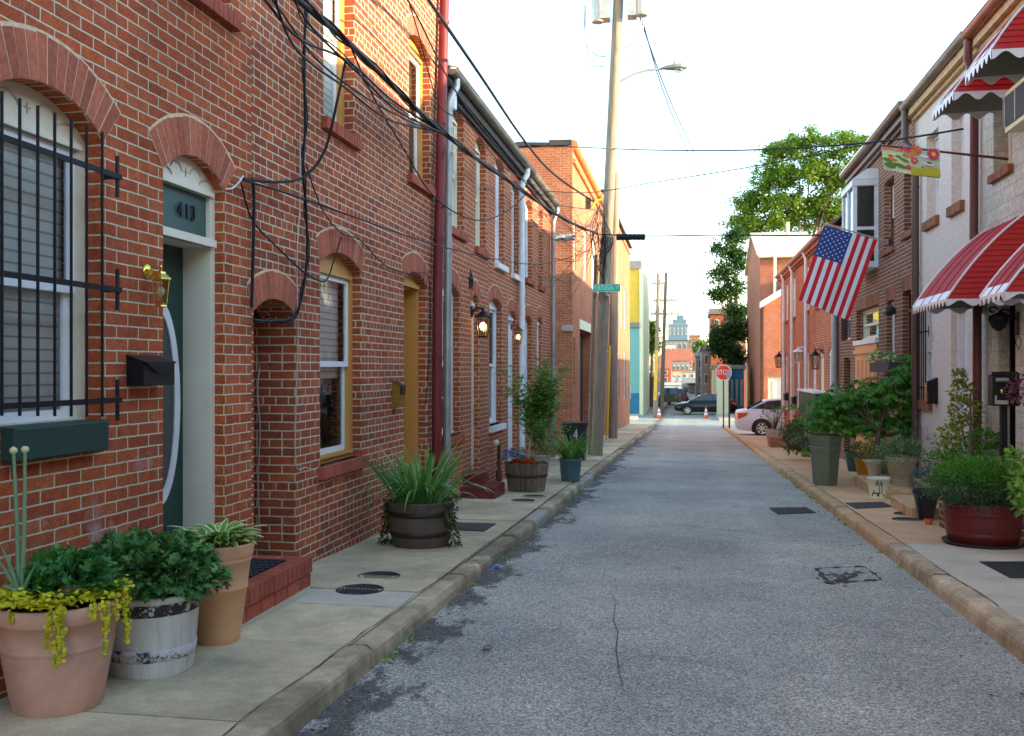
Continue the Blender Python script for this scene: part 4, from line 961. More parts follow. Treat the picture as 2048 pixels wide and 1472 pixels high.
# ---- passage house between brown house and row
H=thing('brick_house','narrow brick house end with an iron grille beside the bay windowed house','house',(XR,yS+1,gz(22)))
yS2=Y(1676,XR)
W=Wall(H,FR,yS+.01,yS2,-1.4,RZ(1.0)-.1,M['brickD'])
blindwin(W,yS+.15,yS+1.0,zR(1695,680),zR(1695,665)+.8,'fardark'); door(W,yS+.2,yS+1.05,gz(22)+.1,zR(1695,715),0,rec=.1,dd=.3,cas='browndoor',leaf='fardark',ringon=False)
mb=MB(); 
for i in range(7): mb.tube([FR.p(yS+.15+.14*i,zR(1695,680),-.06),FR.p(yS+.15+.14*i,zR(1695,665)+.8,-.06)],.01,5)
mb.build('window_bars',M['black'],H)
W.done(); roofslab(H,FR,yS+.01,yS2,RZ(1.0),6.4,5.4)
down(H,FR,yS2-.1,gz(yS2)+.05,zR(1674,560),'galv',d=-.09,r=.08,straps=False,name='conduit')
# ---- long row
H=thing('brick_house','orange brick rowhouse with arched openings, nearer half of the far row','house',(XR,(yS2+29)/2,gz(27)))
ym=Y(1604,XR)
zrow=RZ(1.018)
def rowh(H,a0,a1,wl,wu,mat):
    W=Wall(H,FR,a0,a1,gz(a1)-.5,zrow-.08,M[mat])
    for (u0,u1,k) in wl:
        a,b=Y(u1,XR),Y(u0,XR); top=zR(1640,703)+.02
        if k=='d': door(W,a,b,gz(a)+.2,top-.1,.14,rec=.025,dd=.05,cas='cream',leaf='cream',ringm=rmR,th=.2)
        else: window(W,a,b,gz(a)+1.0,top-.1,.14,rec=.02,cas='white2',ringm=rmR,th=.2,back='curtain')
    for (u0,u1) in wu:
        a,b=Y(u1,XR),Y(u0,XR); window(W,a,b,zR(1640,610),zR(1640,525)+.15,0,rec=.02,cas='cream',back='curtain',ringm=rmR,th=.16)
    W.done(); roofslab(H,FR,a0,a1,zrow,6.4,5.4); eave(H,FR,a0,a1,zrow-.02,mat='farred'); gutter(H,FR,a0,a1,zrow,'gutterR')
rmR=[M['voussoir'],M['mortarD']]
rowh(H,yS2,ym,[(1658,1665,'w'),(1640,1648,'d'),(1626,1632,'w'),(1613,1618,'d')],[(1652,1660),(1634,1640),(1612,1618)],'brickR')
H2=thing('brick_house','orange brick rowhouse with arched openings, farther half of the row','house',(XR,(ym+yT)/2,gz(34)))
rowh(H2,ym,yT,[(1594,1600,'w'),(1584,1588,'d'),(1571,1575,'w')],[(1586,1591),(1572,1576)],'brickR')
for HH,u in ((H,1611),(H2,1583),(H2,1566)): down(HH,FR,Y(u,XR-.1),gz(30)+.1,zrow-.3,'white2',d=-.09,r=.05,hook=(.1,-.17,.25),straps=False)
mb=MB(); a=Y(1652,XR-.1); mb.fbox(FR,Y(1660,XR),Y(1622,XR),gz(26)+.85,gz(26)+1.55,-.35,0); 
mb.fbox(FR,Y(1660,XR)-.04,Y(1622,XR)+.04,gz(26)+1.55,gz(26)+1.6,-.4,0,1); mb.build('cellar_hatch',[M['green'],M['white2']],H)
# ---- gable building across the street
yg=YC1+2.4; xg=XA(1520,yg); D0=-xg*sY+yg*cY
def zg_(v): return EYE-(v-V0)*D0/FPX
H=thing('brick_house','tall brick house with a pale sloping roof beyond the white car','house',(xg,yg,gz(yg)))
ze=zg_(512); xr=XA(1640,yg)
fr=Ff(yg)
W=Wall(H,fr,xg,xr,gz(yg)-.3,ze,M['brickG'],back=14)
window(W,xg+1.6,xg+2.6,zg_(690),zg_(612),0,rec=.1,cas='cream',ringon=False,back='interior',sill='white2')
W.done()
FG=Fr(xg,0,(0,1),(-1,0))
W2=Wall(H,FG,yg+.01,yg+14,gz(yg)-.3,ze,M['brickG'],back=.05)
for k in range(5):
    blindwin(W2,yg+1.2+k*2.5,yg+2.0+k*2.5,gz(yg)+4.6,gz(yg)+6.5,'farred'); blindwin(W2,yg+1.2+k*2.5,yg+2.0+k*2.5,gz(yg)+1.2,gz(yg)+3.0,'fargrey')
W2.done(name='street_wall')
mb=MB(); zr=zg_(440)
mb.hexa([(xg-.2,yg-.3,ze-.02),(xr,yg-.3,ze-.02),(xr,yg+7,zr),(xg-.2,yg+7,zr),(xg-.2,yg-.3,ze+.1),(xr,yg-.3,ze+.1),(xr,yg+7,zr+.12),(xg-.2,yg+7,zr+.12)]); mb.hexa([(xg-.2,yg+7,zr),(xr,yg+7,zr),(xr,yg+14.2,ze),(xg-.2,yg+14.2,ze),(xg-.2,yg+7,zr+.12),(xr,yg+7,zr+.12),(xr,yg+14.2,ze+.1),(xg-.2,yg+14.2,ze+.1)])
mb.build('roof',M['roofs'],H)
mb=MB(); mb.add([(xg-.003,yg,ze),(xg-.003,yg+14,ze),(xg-.003,yg+7,zr)],[(0,1,2)]); mb.build('gable',M['brickG'],H)
mb=MB(); mb.tube([(xg+.9,yg-.5,ze),(xg+.9,yg-.5,gz(yg)+4)],.09,8); mb.tube([(xg-.1,yg-.36,ze-.05),(xr,yg-.36,ze-.05)],.12,8); mb.build('downspout',M['cream'],H)
mb=MB(); mb.tube([(xg+2.3,yg+5.5,zr-1),(xg+2.3,yg+5.5,zr+.6)],.13,8); mb.tube([(xg+5,yg-.2,ze+.15),(xg+3.8,yg+5,zr-.9),(xg+3.3,yg+6.9,zr+.15)],.06,6); mb.build('vent_pipe',M['farwhite'],H)
# low wing with lean-to roof, facing the camera
H=thing('brick_garage','lower brick wing with a white fascia and garage door behind the white car','garage',(xg+2,yg-5,gz(yg)))
y2=YC1+.6-0.0; y2=yg-1.2
xw0=XA(1528,y2); fr=Ff(y2); D2=-xw0*sY+y2*cY; z2=lambda v: EYE-(v-V0)*D2/FPX
W=Wall(H,fr,xw0,XA(1610,y2),gz(y2)-.3,z2(612),M['brickR'],back=1.1)
g0,g1=XA(1536,y2),XA(1575,y2)
W.holes.append([(g0,gz(y2)-.1),(g1,gz(y2)-.1),(g1,z2(753)),(g0,z2(753))]); W.dep.append(.2)
W.done(extra=[(xw0,gz(y2)-.3),(XA(1610,y2),gz(y2)-.3),(XA(1610,y2),z2(560)),(xw0,z2(612))])
mb=MB(); mb.fbox(fr,g0,g1,gz(y2),z2(753),.15,.2); mb.fbox(fr,g0+.3,g1,gz(y2)+.1,z2(762),.12,.15); mb.build('garage_door',M['cream'],H)
mb=MB(); mb.hexa([(xw0-.2,y2-.35,z2(612)-.1),(XA(1610,y2),y2-.35,z2(560)-.1),(XA(1610,y2),y2+1.1,z2(560)-.1),(xw0-.2,y2+1.1,z2(612)-.1),(xw0-.2,y2-.35,z2(603)),(XA(1610,y2),y2-.35,z2(550)),(XA(1610,y2),y2+1.1,z2(550)),(xw0-.2,y2+1.1,z2(603))]); mb.build('roof',M['white2'],H)
# ---- houses beside and behind the camera (they shade the street and show in window panes)
def plainhouse(fr,a0,a1,z1,mat,label,zr=None):
    H=thing('brick_house',label,'house',fr.p((a0+a1)/2,0,0)); W=Wall(H,fr,a0,a1,-1,z1,mat)
    n=max(1,int((a1-a0)/2.6))
    for i in range(n):
        c=a0+(a1-a0)*(i+.5)/n
        window(W,c-.4,c+.4,3.3,4.7,.1,back='curtain'); window(W,c-.4,c+.4,.9,2.3,.1,back='curtain')
    W.done(); roofslab(H,fr,a0,a1,z1,zr or z1+1,5.4); return H
plainhouse(FR,-1.2,5.9,5.6,M['brickD'],'brown brick rowhouse opposite the green doored house',7.6)
plainhouse(FR,-16,-1.25,5.6,M['brickR'],'orange brick rowhouse behind the viewpoint',8.2)
plainhouse(FL,-9,1.15,7.2,M['brickA'],'red brick rowhouse before the barred window',8.2)

H=thing('sun_blocker_wall','unseen added brick wall with a gate, limiting the sun patch opposite number 413','wall',(XR,5.7,-.2)); W=Wall(H,FR,5.91,6.79,-1,4.95,M['brickD'],back=.4);  # added out of view to cut off the lower part of the sun patch
W.holes.append([(6.0,-.3),(6.7,-.3),(6.7,2.2),(6.0,2.2)]); W.dep.append(.15)
mb=MB(); mb.fbox(FR,5.97,6.73,-.35,2.25,.15,.2); mb.build('gate',M['cream'],H); W.done()
mb=MB(); mb.fbox(FR,5.91,6.79,4.95,5.02,-.03,.43); mb.build('coping',M['mortarD'],H)

H=thing('brick_house','unseen plain brick house added beyond the white car to block low sun','house',(9.5,45,gz(45))); W=Wall(H,Fr(9.2,0,(0,1),(-1,0)),38,53.8,gz(50)-.5,gz(45)+5.6,M['brickR'],back=6)  # hidden behind the row, added to keep low sun off the left corner building
for k in range(5): 
    for q in (1.0,3.4): blindwin(W,39.2+k*3,40.2+k*3,gz(45)+q,gz(45)+q+1.5,'fargrey')
W.done(); roofslab(H,Fr(9.2,0,(0,1),(-1,0)),38,53.8,gz(45)+5.6,gz(45)+6.2,6)
# =================================================================== STREET THINGS
def rnd(a,b): return R.uniform(a,b)
def jn(s): return R.gauss(0,s)
def base(u,v,r=0):
    x,y,z=G(u,v); d=Vector((x,y,0)).normalized(); x+=d.x*r; y+=d.y*r
    return (x,y,gz(y))
def potprof(rb,rt,h,rim=.02,rh=.04,foot=0):
    return [(rb*.97,0),(rb,.01),(rb+(rt-rb)*.5,h*.5),(rt-rim*.6,h-rh),(rt,h-rh+.004),(rt,h-.006),(rt-.006,h),(rt-.02,h),(rt-.03,h-.05),(.001,h-.05)]
def pot(name,label,cat,loc,rb,rt,h,mat,soil=True,prof=None,n=36,bands=(),group=None,ph=0,sm=True):
    T=thing(name,label,cat,loc,group); x,y,z=loc
    mb=MB(); p=prof or potprof(rb,rt,h); mb.lathe(x,y,[(r,z+q) for r,q in p],n,sm=sm,ph=ph); mb.build('pot',M[mat],T)
    if soil: mb=MB(); mb.lathe(x,y,[(rt-.025,z+h-.045),(rt*.5,z+h-.025),(.001,z+h-.02)],20,capb=False); mb.build('soil',M['soil'],T)
    for (za,zb_,m,e) in bands:
        f=lambda q: rb+(rt-rb)*q/h
        mb=MB(); mb.lathe(x,y,[(f(za),z+za),(f(za)+e,z+za+.003),(f(zb_)+e,z+zb_-.003),(f(zb_),z+zb_)],n,capb=False); mb.build('band',M[m],T)
    return T
def bushpts(c,rx,ry,rz,n,flat=-.2,inner=.55):
    out=[]
    while len(out)<n:
        d=Vector((jn(1),jn(1),jn(1))).normalized()
        if d.z<flat: continue
        rr=rnd(inner**3,1)**(1/3)*(1+.1*math.sin(d.x*9+c[1])+.08*math.sin(d.z*11+d.y*7))
        out.append((Vector((c[0]+d.x*rx*rr,c[1]+d.y*ry*rr,c[2]+d.z*rz*rr)),Vector((d.x/rx,d.y/ry,d.z/rz)).normalized(),rr))
    return out
def bush(mb,c,rx,ry,rz,n,L,Wd,kind,flat=-.2,inner=.5,mi=0,bend=.2,up=.25):
    for p,d,rr in bushpts(c,rx,ry,rz,n,flat,inner):
        a=Vector((d.x+jn(.45),d.y+jn(.45),d.z+up+jn(.4))); 
        nn=Vector((d.x*.7+jn(.3),d.y*.7+jn(.3),1.0))
        s=rnd(.65,1.15); mb.leaf(p,a,nn,L*s,Wd*s,kind,mi,bend)
def stems(mb,c,top,n,r,spread,mi=0):
    for i in range(n):
        a=rnd(0,2*PI); q=Vector((math.cos(a)*spread[0]*rnd(.2,.8),math.sin(a)*spread[1]*rnd(.2,.8),top*rnd(.6,.9)))
        mb.tube([c,Vector(c)+q*.5+Vector((0,0,top*.1)),Vector(c)+q],[r,r*.8,r*.4],5,mi)
# ---- pot 1 pink
b=(-(1372-116)*cY*4.38/FPX,0,0); x1=b[0]; y1=(4.38+x1*sY)/cY; L1=(x1,y1,gz(y1))
h1=.475
T=pot('flower_pot','dusty pink plastic pot with yellow creeper spilling over its rim, at the left edge','flower pot',L1,.185,.272,h1,'pinkpot',prof=[(.18,0),(.188,.012),(.232,.26),(.233,.275),(.238,.28),(.238,.29),(.234,.296),(.252,.40),(.256,.40),(.262,.405),(.272,.44),(.274,.47),(.268,h1),(.255,h1),(.245,h1-.04),(.001,h1-.05)])
P1=thing('creeping_plant','yellow green creeper trailing over the front of the dusty pink pot','plant',(x1,y1,L1[2]+h1))
mb=MB(); zt=L1[2]+h1
def trail(mb,ang,length,r0,zt,cx,cy):
    n=int(length/.012); p=Vector((cx+math.cos(ang)*r0,cy+math.sin(ang)*r0,zt+.01)); a=ang
    pts=[]
    for i in range(n):
        t=i/n; out=.006*(1-min(1,t*4)); a+=jn(.02)
        p=p+Vector((math.cos(ang)*out+jn(.0018),math.sin(ang)*out+jn(.0018),-.012 if t>.05 else .003)); pts.append(p.copy())
        for k in range(2): 
            e=ang+rnd(-1.9,1.9); mb.leaf(p,(math.cos(e),math.sin(e),rnd(-.5,.4)),(jn(.4)+math.cos(ang),jn(.4)+math.sin(ang),.5),rnd(.014,.024),rnd(.016,.024),'round')
    return pts
ca=math.atan2(-y1,-x1)
for i in range(150):
    a=ca+rnd(-1.9,1.9); rr=rnd(.17,.285)
    for k in range(7):
        c=Vector((x1+math.cos(a)*rr+jn(.02),y1+math.sin(a)*rr+jn(.02),zt+.02+abs(jn(.022)))); e=rnd(0,6.3)
        mb.leaf(c,(math.cos(e),math.sin(e),rnd(-.2,.6)),(jn(.5),jn(.5),1),rnd(.015,.026),rnd(.017,.026),'round')
tr=[]
for da,ln in ((-1.25,.10),(-.12,.17),(-.02,.27),(.02,.24),(.07,.12),(.5,.08),(.62,.26),(.72,.14),(.95,.11),(1.12,.20),(1.2,.24),(1.3,.16),(1.42,.22),(-.7,.07)):
    tr.append(trail(mb,ca+da,ln,.275,zt,x1,y1))
mb.build('foliage',M['jenny'],P1); mb=MB()
for q in tr:
    if len(q)>3: mb.tube(q[::3],.0016,4)
mb.build('stem',M['stem'],P1)
mb=MB(); bush(mb,(x1+.02,y1+.05,zt+.02),.21,.17,.17,680,.065,.062,'lobed',0,.55,bend=.25)
one(mb,'geranium_plant',M['gera'],'lobed mid green leaves mounded in the middle of the dusty pink pot','plant',(x1,y1,zt))
T=thing('allium_plant','two tall pale green allium stalks with round buds in the pink pot','plant',(x1-.1,y1,zt))
mb=MB(); al=[(27,903,.009),(50,901,.009)]; bx,by=x1-.17,y1-.06
for i,(u,v,r) in enumerate(al):
    tp=W3(u,v,4.28); bt=W3(38+i*6,1190,4.30); mb.tube([bt,bt.lerp(tp,.5)+Vector((0.004,0,0)),tp],[r*1.25,r*1.05,r*.7],8)
for k,(u,v) in enumerate(((2,1090),(-18,1100),(70,1130),(5,1170))):
    tp=W3(u,v,4.25); bt=W3(42,1195,4.28); mb.tube([bt,bt.lerp(tp,.5)+Vector((0,0,.01)),tp],[.011,.009,.002],7)
mb.build('stem',M['onion'],T)
for i,(u,v,r) in enumerate(al):
    mb=MB(); c=W3(u,v-2,4.28); mb.ball(c,.017,10,7,0,.9)
    for k in range(14): d=Vector((jn(1),jn(1),jn(1))).normalized(); mb.ball(c+d*.0135,.0045,5,4)
    mb.build('bud',M['allium'],T)
# ---- pot 2 white tub
x2=-(1372-303)*cY*4.97/FPX; y2_=(4.97+x2*sY)/cY; L2=(x2,y2_,gz(y2_))
def wob(k,z): return 1+.006*math.sin(k*2.3)
T=thing('wooden_tub','weathered white painted wooden tub with flaking black bands','tub',L2)
mb=MB(); z=L2[2]; mb.lathe(x2,y2_,[(.195,z),(.205,z+.015),(.236,z+.38),(.246,z+.40),(.238,z+.405),(.222,z+.40),(.215,z+.35),(.001,z+.35)],44,jit=wob); mb.build('tub',M['tubwhite'],T)
for za,zb_,m in ((.085,.145,'bandflake2'),(.31,.37,'bandflake')):
    f=lambda q:.205+.031*q/.38
    mb=MB(); mb.lathe(x2,y2_,[(f(za),z+za),(f(za)+.005,z+za+.004),(f(zb_)+.005,z+zb_-.004),(f(zb_),z+zb_)],44,capb=False); mb.build('band',M[m],T)
mb=MB(); mb.lathe(x2,y2_,[(.215,z+.355),(.001,z+.38)],20,capb=False); mb.build('soil',M['soil'],T)
P=thing('mum_plant','broad mound of dark green lobed leaves growing in the white tub','plant',(x2,y2_,z+.38))
mb=MB(); bush(mb,(x2-.04,y2_+.03,z+.46),.37,.30,.20,3400,.058,.052,'lobed',-.22,.5,bend=.3)
mb.build('foliage',M['mum'],P); mb=MB(); stems(mb,(x2,y2_,z+.36),.3,26,.004,(.3,.25)); mb.build('stem',M['stem'],P)
# ---- pot 3 terracotta
x3=-(1372-436)*cY*5.55/FPX; y3=(5.55+x3*sY)/cY; L3=(x3,y3,gz(y3)); z=L3[2]
T=pot('flower_pot','tall terracotta coloured pot with a rolled rim in front of the green door','flower pot',L3,.115,.20,.56,'terra',prof=[(.112,0),(.118,.012),(.128,.06),(.160,.30),(.164,.303),(.166,.31),(.163,.318),(.180,.455),(.184,.458),(.186,.47),(.183,.478),(.189,.485),(.192,.50),(.204,.545),(.205,.555),(.198,.56),(.185,.555),(.178,.51),(.001,.50)])
mb=MB(); rh=random.Random(4)
for i in range(120):
    az=rnd(0,2*PI); ln=rnd(.15,.24); w=rnd(.042,.062); lean=rnd(.15,.7); r0=rnd(0,.12)
    b0=(x3+math.cos(az)*r0,y3+math.sin(az)*r0,z+.525)
    # leaf body plus pale margins
    p=Vector(b0); th=lean; h=Vector((math.cos(az),math.sin(az),0)); sd=Vector((-math.sin(az),math.cos(az),0)); n=7; V=[]
    for k in range(n+1):
        t=k/n; ww=w*math.sin(PI*min(1,max(.04,t*.93+.05)))**.8
        V.append((p.copy(),ww)); p=p+(h*math.sin(th)+Vector((0,0,1))*math.cos(th))*(ln/n); th+=rnd(1.2,2.0)/n
    vs=[];fs=[];mi=[]
    for q,ww in V: vs+=[q+sd*ww*.5+Vector((0,0,.002)),q+sd*ww*.33,q-Vector((0,0,.003)),q-sd*ww*.33,q-sd*ww*.5+Vector((0,0,.002))]
    bI=len(mb.v); mb.add(vs,[(a*5+1+j,a*5+2+j,(a+1)*5+2+j,(a+1)*5+1+j) for a in range(n) for j in (0,1)],0,True); 
    mb.add(vs,[(a*5+j,a*5+1+j,(a+1)*5+1+j,(a+1)*5+j) for a in range(n) for j in (0,3)],1,True)
one(mb,'hosta_plant',[M['hosta'],M['hostaedge']],'green leaves with cream edges crowning the tall terracotta pot','plant',(x3,y3,z+.5))
# ---- brick step with mat
T=thing('brick_step','red brick doorstep on the pavement below the green door','step',(-2.8,6,gz(6)))
mb=MB(); sx=-2.6; ya,yb_=5.34,6.58; zt=gz(6)+.235
mb.box(XL,ya+.02,gz(yb_)-.1,sx-.022,yb_-.02,zt-.006,1); mb.box(XL,ya+.02,gz(yb_)-.1,sx-.012,yb_-.02,gz(6)+.035,2)
n=17; w=(yb_-ya)/n
for i in range(n):
    mb.box(sx-.205,ya+i*w+.004,zt-.105,sx-rnd(.0,.003),ya+(i+1)*w-.004,zt-rnd(0,.002))
n=6; w=(yb_-ya)/n
for i in range(n): mb.box(sx-.12,ya+i*w+.005,gz(6)+.03,sx-.012-rnd(0,.003),ya+(i+1)*w-.005,zt-.115)
for (yy0,yy1) in ((yb_-.20,yb_),(ya,ya+.2)):
    k=4; ww=(.47-.21)/k
    for i in range(k): mb.box(XL+.01+i*ww,yy0,zt-.105,XL+.01+(i+1)*ww-.008,yy1,zt-rnd(0,.002))
    k=2
    for i in range(k): mb.box(XL+.01+i*.16,yy0+.02,gz(6)+.03,XL+.165+i*.16,yy1-.012,zt-.115)
for i in range(3):
    for j in range(3): mb.box(XL+.01+i*.09,ya+.21+j*.275,zt-.1,XL+.094+i*.09,ya+.48+j*.275,zt-.003)
mb.build('step',[M['stepbrick'],M['mortar'],M['concgrey']],T)
mb=MB(); mb.box(XL+.03,ya+.12,zt-.001,sx-.13,yb_-.16,zt+.008)
for i in range(11):
    for j in range(7): 
        xx=XL+.05+j*.045; yy=ya+.17+i*.083; mb.box(xx,yy,zt+.008,xx+.03,yy+.05,zt+.013)
one(mb,'door_mat',M['rubber'],'black rubber mat with raised pattern on the brick doorstep','door mat',(-2.85,6,zt))
# ---- covers, grates
def cover(name,label,cat,x,y,r,grp,off=0):
    mb=MB(); z=gz(y)+off+.004
    mb.lathe(x,y,[(r,z-.02),(r,z),(r*.93,z+.001),(r*.92,z-.004),(.001,z-.004)],32,capb=False)
    for i in range(-5,6):
        for j in range(-5,6):
            if i*i+j*j<26: mb.box(x+i*r*.15-.006*r/.17,y+j*r*.15-.010,z-.004,x+i*r*.15+.006*r/.17,y+j*r*.15+.010,z+.001)
    return one(mb,name,M['iron'],label,cat,(x,y,z),grp)
x,y,z=G(758,1152); cover('manhole_cover','round iron cover in the left pavement, farther of the near pair','cover',x,y,.165,'round iron pavement covers')
x,y,z=G(720,1179); cover('manhole_cover','round iron cover in the left pavement, closest to the brick doorstep','cover',x,y,.172,'round iron pavement covers')
x,y,z=G(1068,993); cover('manhole_cover','round iron cover in front of the stave half barrel, nearer the kerb','cover',x,y,.17,'round iron pavement covers')
x,y,z=G(1046,1001); cover('manhole_cover','round iron cover between half barrel and dark red step','cover',x,y,.16,'round iron pavement covers')
x,y,z=G(1822,1030); cover('manhole_cover','round iron cover in the tan pavement by the navy vase','cover',x,y,.20,'round iron pavement covers',.01)
x,y,z=G(1815,1041); cover('manhole_cover','second round iron cover in the tan pavement, closer to the red barrel','cover',x,y,.17,'round iron pavement covers',.01)
def gratequad(name,label,cat,pts,mat,bars=0,off=0,th=.006,grp=None):
    g=[G(u,v,off) for u,v in pts]; mb=MB(); mb.hexa([(a,b,c-.02) for a,b,c in g]+[(a,b,c+th) for a,b,c in g])
    for i in range(bars):
        t=(i+.5)/bars; A=Vector(g[0]).lerp(Vector(g[1]),t); B=Vector(g[3]).lerp(Vector(g[2]),t); mb.tube([A+Vector((0,0,th)),B+Vector((0,0,th))],.006,4)
    return one(mb,name,M[mat],label,cat,g[0],grp)
gratequad('cellar_grate','dark square cellar grate in the left pavement past the brown barrel','grate',[(893,1045),(992,1048),(968,1063),(866,1058)],'iron',14)
gratequad('door_mat','dark flat mat on the tan pavement beside the low stone step','door mat',[(1690,1006),(1765,1004),(1787,1014),(1712,1018)],'iron',0,.01)
gratequad('door_mat','large dark mat on the grey pavement at the right edge','door mat',[(1958,1124),(2120,1124),(2190,1157),(2020,1157)],'rubber',0,.01)
def roadpatch(label,pts,mat='asph_dark',th=.006,nm='road_patch',cat='road patch'): return gratequad(nm,label,cat,pts,mat,0,-ROADD,th)
gratequad('drain_grate','rectangular black drain grate sunk in the road','drain grate',[(1538,1016),(1612,1015),(1632,1026),(1556,1029)],'doorblk',12,-ROADD+.002)
# tarry seam around a cut in the road
mb=MB()
qp=[G(u,v,-ROADD+.006) for u,v in ((1632,1136),(1728,1132),(1762,1158),(1658,1166))]
for a,b_ in zip(qp,qp[1:]+qp[:1]):
    A,B=Vector(a),Vector(b_); n=14; d=(B-A).normalized(); s=Vector((-d.y,d.x,0)); prev=None
    for i in range(n+1):
        p=A.lerp(B,i/n)+s*jn(.008); w=rnd(.001,.010) if R.random()<.7 else rnd(.01,.028); cur=(p+s*w,p-s*w)
        if prev: mb.add([prev[0],prev[1],cur[1],cur[0]],[(0,1,2,3)])
        prev=cur
for i in range(60):
    p=Vector(qp[3]).lerp(Vector(qp[1]),rnd(.0,.6))+Vector((jn(.06),jn(.05),.002)); r=rnd(.01,.035); k=7
    mb.add([p+Vector((math.cos(a*2*PI/k)*r*rnd(.6,1.4),math.sin(a*2*PI/k)*r*rnd(.5,1),0)) for a in range(k)],[tuple(range(k))])
one(mb,'road_patch',M['asph_dark'],'tarry seam and crumbs around a cut in the asphalt','road patch',qp[0])
# seams across the road
rk=random.Random(11)
mb=MB()
for (u0,v0,u1,v1) in ((1510,1078,1740,1086),(1190,960,1560,952),(1480,1165,1560,1180),(1360,1050,1620,1078)):
    A,B=Vector(G(u0,v0,-ROADD+.005)),Vector(G(u1,v1,-ROADD+.005)); n=26; d=(B-A).normalized(); s=Vector((-d.y,d.x,0)); prev=None; off=0
    for i in range(n+1):
        off+=rk.gauss(0,.012); p=A.lerp(B,i/n)+s*off; w=rk.uniform(.0005,.007); cur=(p+s*w,p-s*w)
        if prev: mb.add([prev[0],prev[1],cur[1],cur[0]],[(0,1,2,3)])
        prev=cur
# a long crack down the lane
pts=[(1222,1180),(1232,1205),(1226,1240),(1236,1262),(1232,1300),(1240,1350),(1246,1372)]; prev=None
for u,v in pts:
    p=Vector(G(u,v,-ROADD+.005)); w=rk.uniform(.0008,.003); cur=(p+Vector((w,0,0)),p-Vector((w,0,0)))
    if prev: mb.add([prev[0],prev[1],cur[1],cur[0]],[(0,1,2,3)])
    prev=cur
o=mb.build('road_cracks',M['asph_dark'],None,(0,8,-.3)); o['kind']='structure'
# kerbside grit, leaves and weeds
mb=MB(); rw=random.Random(8)
for i in range(1300):
    side=rw.random()<.55
    y=rw.uniform(3.5,22)**1.0; x=(KL+abs(rw.gauss(0,.10))+.03) if side else (KR-abs(rw.gauss(0,.16))-.02)
    s=rw.uniform(.004,.016); a=rw.uniform(0,6.3); p=Vector((x,y,gz(y)-ROADD+.003+s*.3))
    mb.leaf(p,(math.cos(a),math.sin(a),rw.uniform(-.1,.3)),(rw.gauss(0,.3),rw.gauss(0,.3),1),s*2,s*1.6,'quad',rw.choice([0,0,1,2]))
o=one(mb,'gutter_debris',[M['soil'],M['drygrass'],M['greypot']],'scattered grit and dead leaves along both kerbs','debris',(0,8,-.3)); o['kind']='stuff'
mb=MB()
for (cx,n) in ((KL+.02,16),(KR-.02,26)):
    for i in range(n):
        y=rw.uniform(4.2,17) if cx<0 else rw.uniform(8,22)
        z=gz(y)-ROADD; r=rw.uniform(.015,.045)
        for k in range(int(14*r/.02)):
            a=rw.uniform(0,6.3); mb.leaf((cx+rw.gauss(0,r*.4),y+rw.gauss(0,r),z),(math.cos(a),math.sin(a),rw.uniform(.2,1.2)),(0,0,1),rw.uniform(.015,.04),rw.uniform(.008,.018),'oval')
o=one(mb,'kerb_weeds',M['lime'],'small green weeds in the joints of both kerbs','weeds',(0,8,-.3)); o['kind']='stuff'
mb=MB(); x,y,z=G(991,1138,-ROADD); 
for k in range(6): a=rnd(0,6.3); mb.leaf((x+jn(.02),y+jn(.02),z+.008),(math.cos(a),math.sin(a),.3),(jn(.5),jn(.5),1),.05,.04,'oval')
one(mb,'litter_scrap',M['bluelit'],'crumpled scrap of bright blue plastic in the road by the kerb','litter',(x,y,z))
# ---- iris barrel
L4=base(841,1098,.26); x,y,z=L4
T=thing('planter_barrel','dark brown plastic half barrel with two bands holding iris plants','planter',L4)
mb=MB(); pr=[(.255,0),(.262,.01),(.295,.2),(.308,.40),(.312,.42),(.305,.425),(.29,.42),(.28,.37),(.001,.37)]; mb.lathe(x,y,[(r,z+q) for r,q in pr],44); mb.build('barrel',M['barrelbr'],T)
for za,zb_,ra,rb in ((.10,.15,.279,.288),(.285,.335,.303,.306)):
    mb=MB(); mb.lathe(x,y,[(ra-.003,z+za),(ra+.003,z+za+.003),(rb+.003,z+zb_-.003),(rb-.004,z+zb_)],44,capb=False); mb.build('band',M['bandbr'],T)
mb=MB(); mb.lathe(x,y,[(.28,z+.38),(.001,z+.40)],20,capb=False); mb.build('soil',M['soil'],T)
P=thing('iris_plant','sheaf of long pointed iris leaves growing in the brown barrel','plant',(x,y,z+.4))
mb=MB()
for i in range(170):
    az=rnd(0,2*PI); r0=rnd(0,.24); up=R.random()
    ln=rnd(.42,.74) if up<.5 else rnd(.42,.72); lean=abs(jn(.25))+r0*1.7; cv=rnd(.1,.8) if up<.5 else rnd(1.2,2.6)
    mb.strap((x+math.cos(az)*r0,y+math.sin(az)*r0,z+.37),az+jn(.4),lean,ln,rnd(.028,.048),cv,8,0,jn(.6))
mb.build('foliage',M['iris'],P)
P=thing('ivy_plant','dark ivy trailing from the brown barrel to the pavement','plant',(x,y,z+.4))
mb=MB()
for a0,ln in ((-2.9,.42),(-3.1,.5),(-2.7,.3),(3.0,.45),(-.2,.42),(-.35,.38),(-.05,.46),(.15,.4),(-.5,.2)):
    p=Vector((x+math.cos(a0)*.30,y+math.sin(a0)*.30,z+.43)); n=int(ln/.02)
    for i in range(n):
        p+=Vector((math.cos(a0)*.004*(1-i/n)+jn(.005),math.sin(a0)*.004+jn(.005),-.02)); p.z=max(p.z,z+.02)
        for k in range(3): e=rnd(0,6.3); mb.leaf(p+Vector((jn(.02),jn(.02),0)),(math.cos(e),math.sin(e),rnd(-.6,.2)),(math.cos(a0),math.sin(a0),.6),rnd(.025,.05),rnd(.025,.045),'oval')
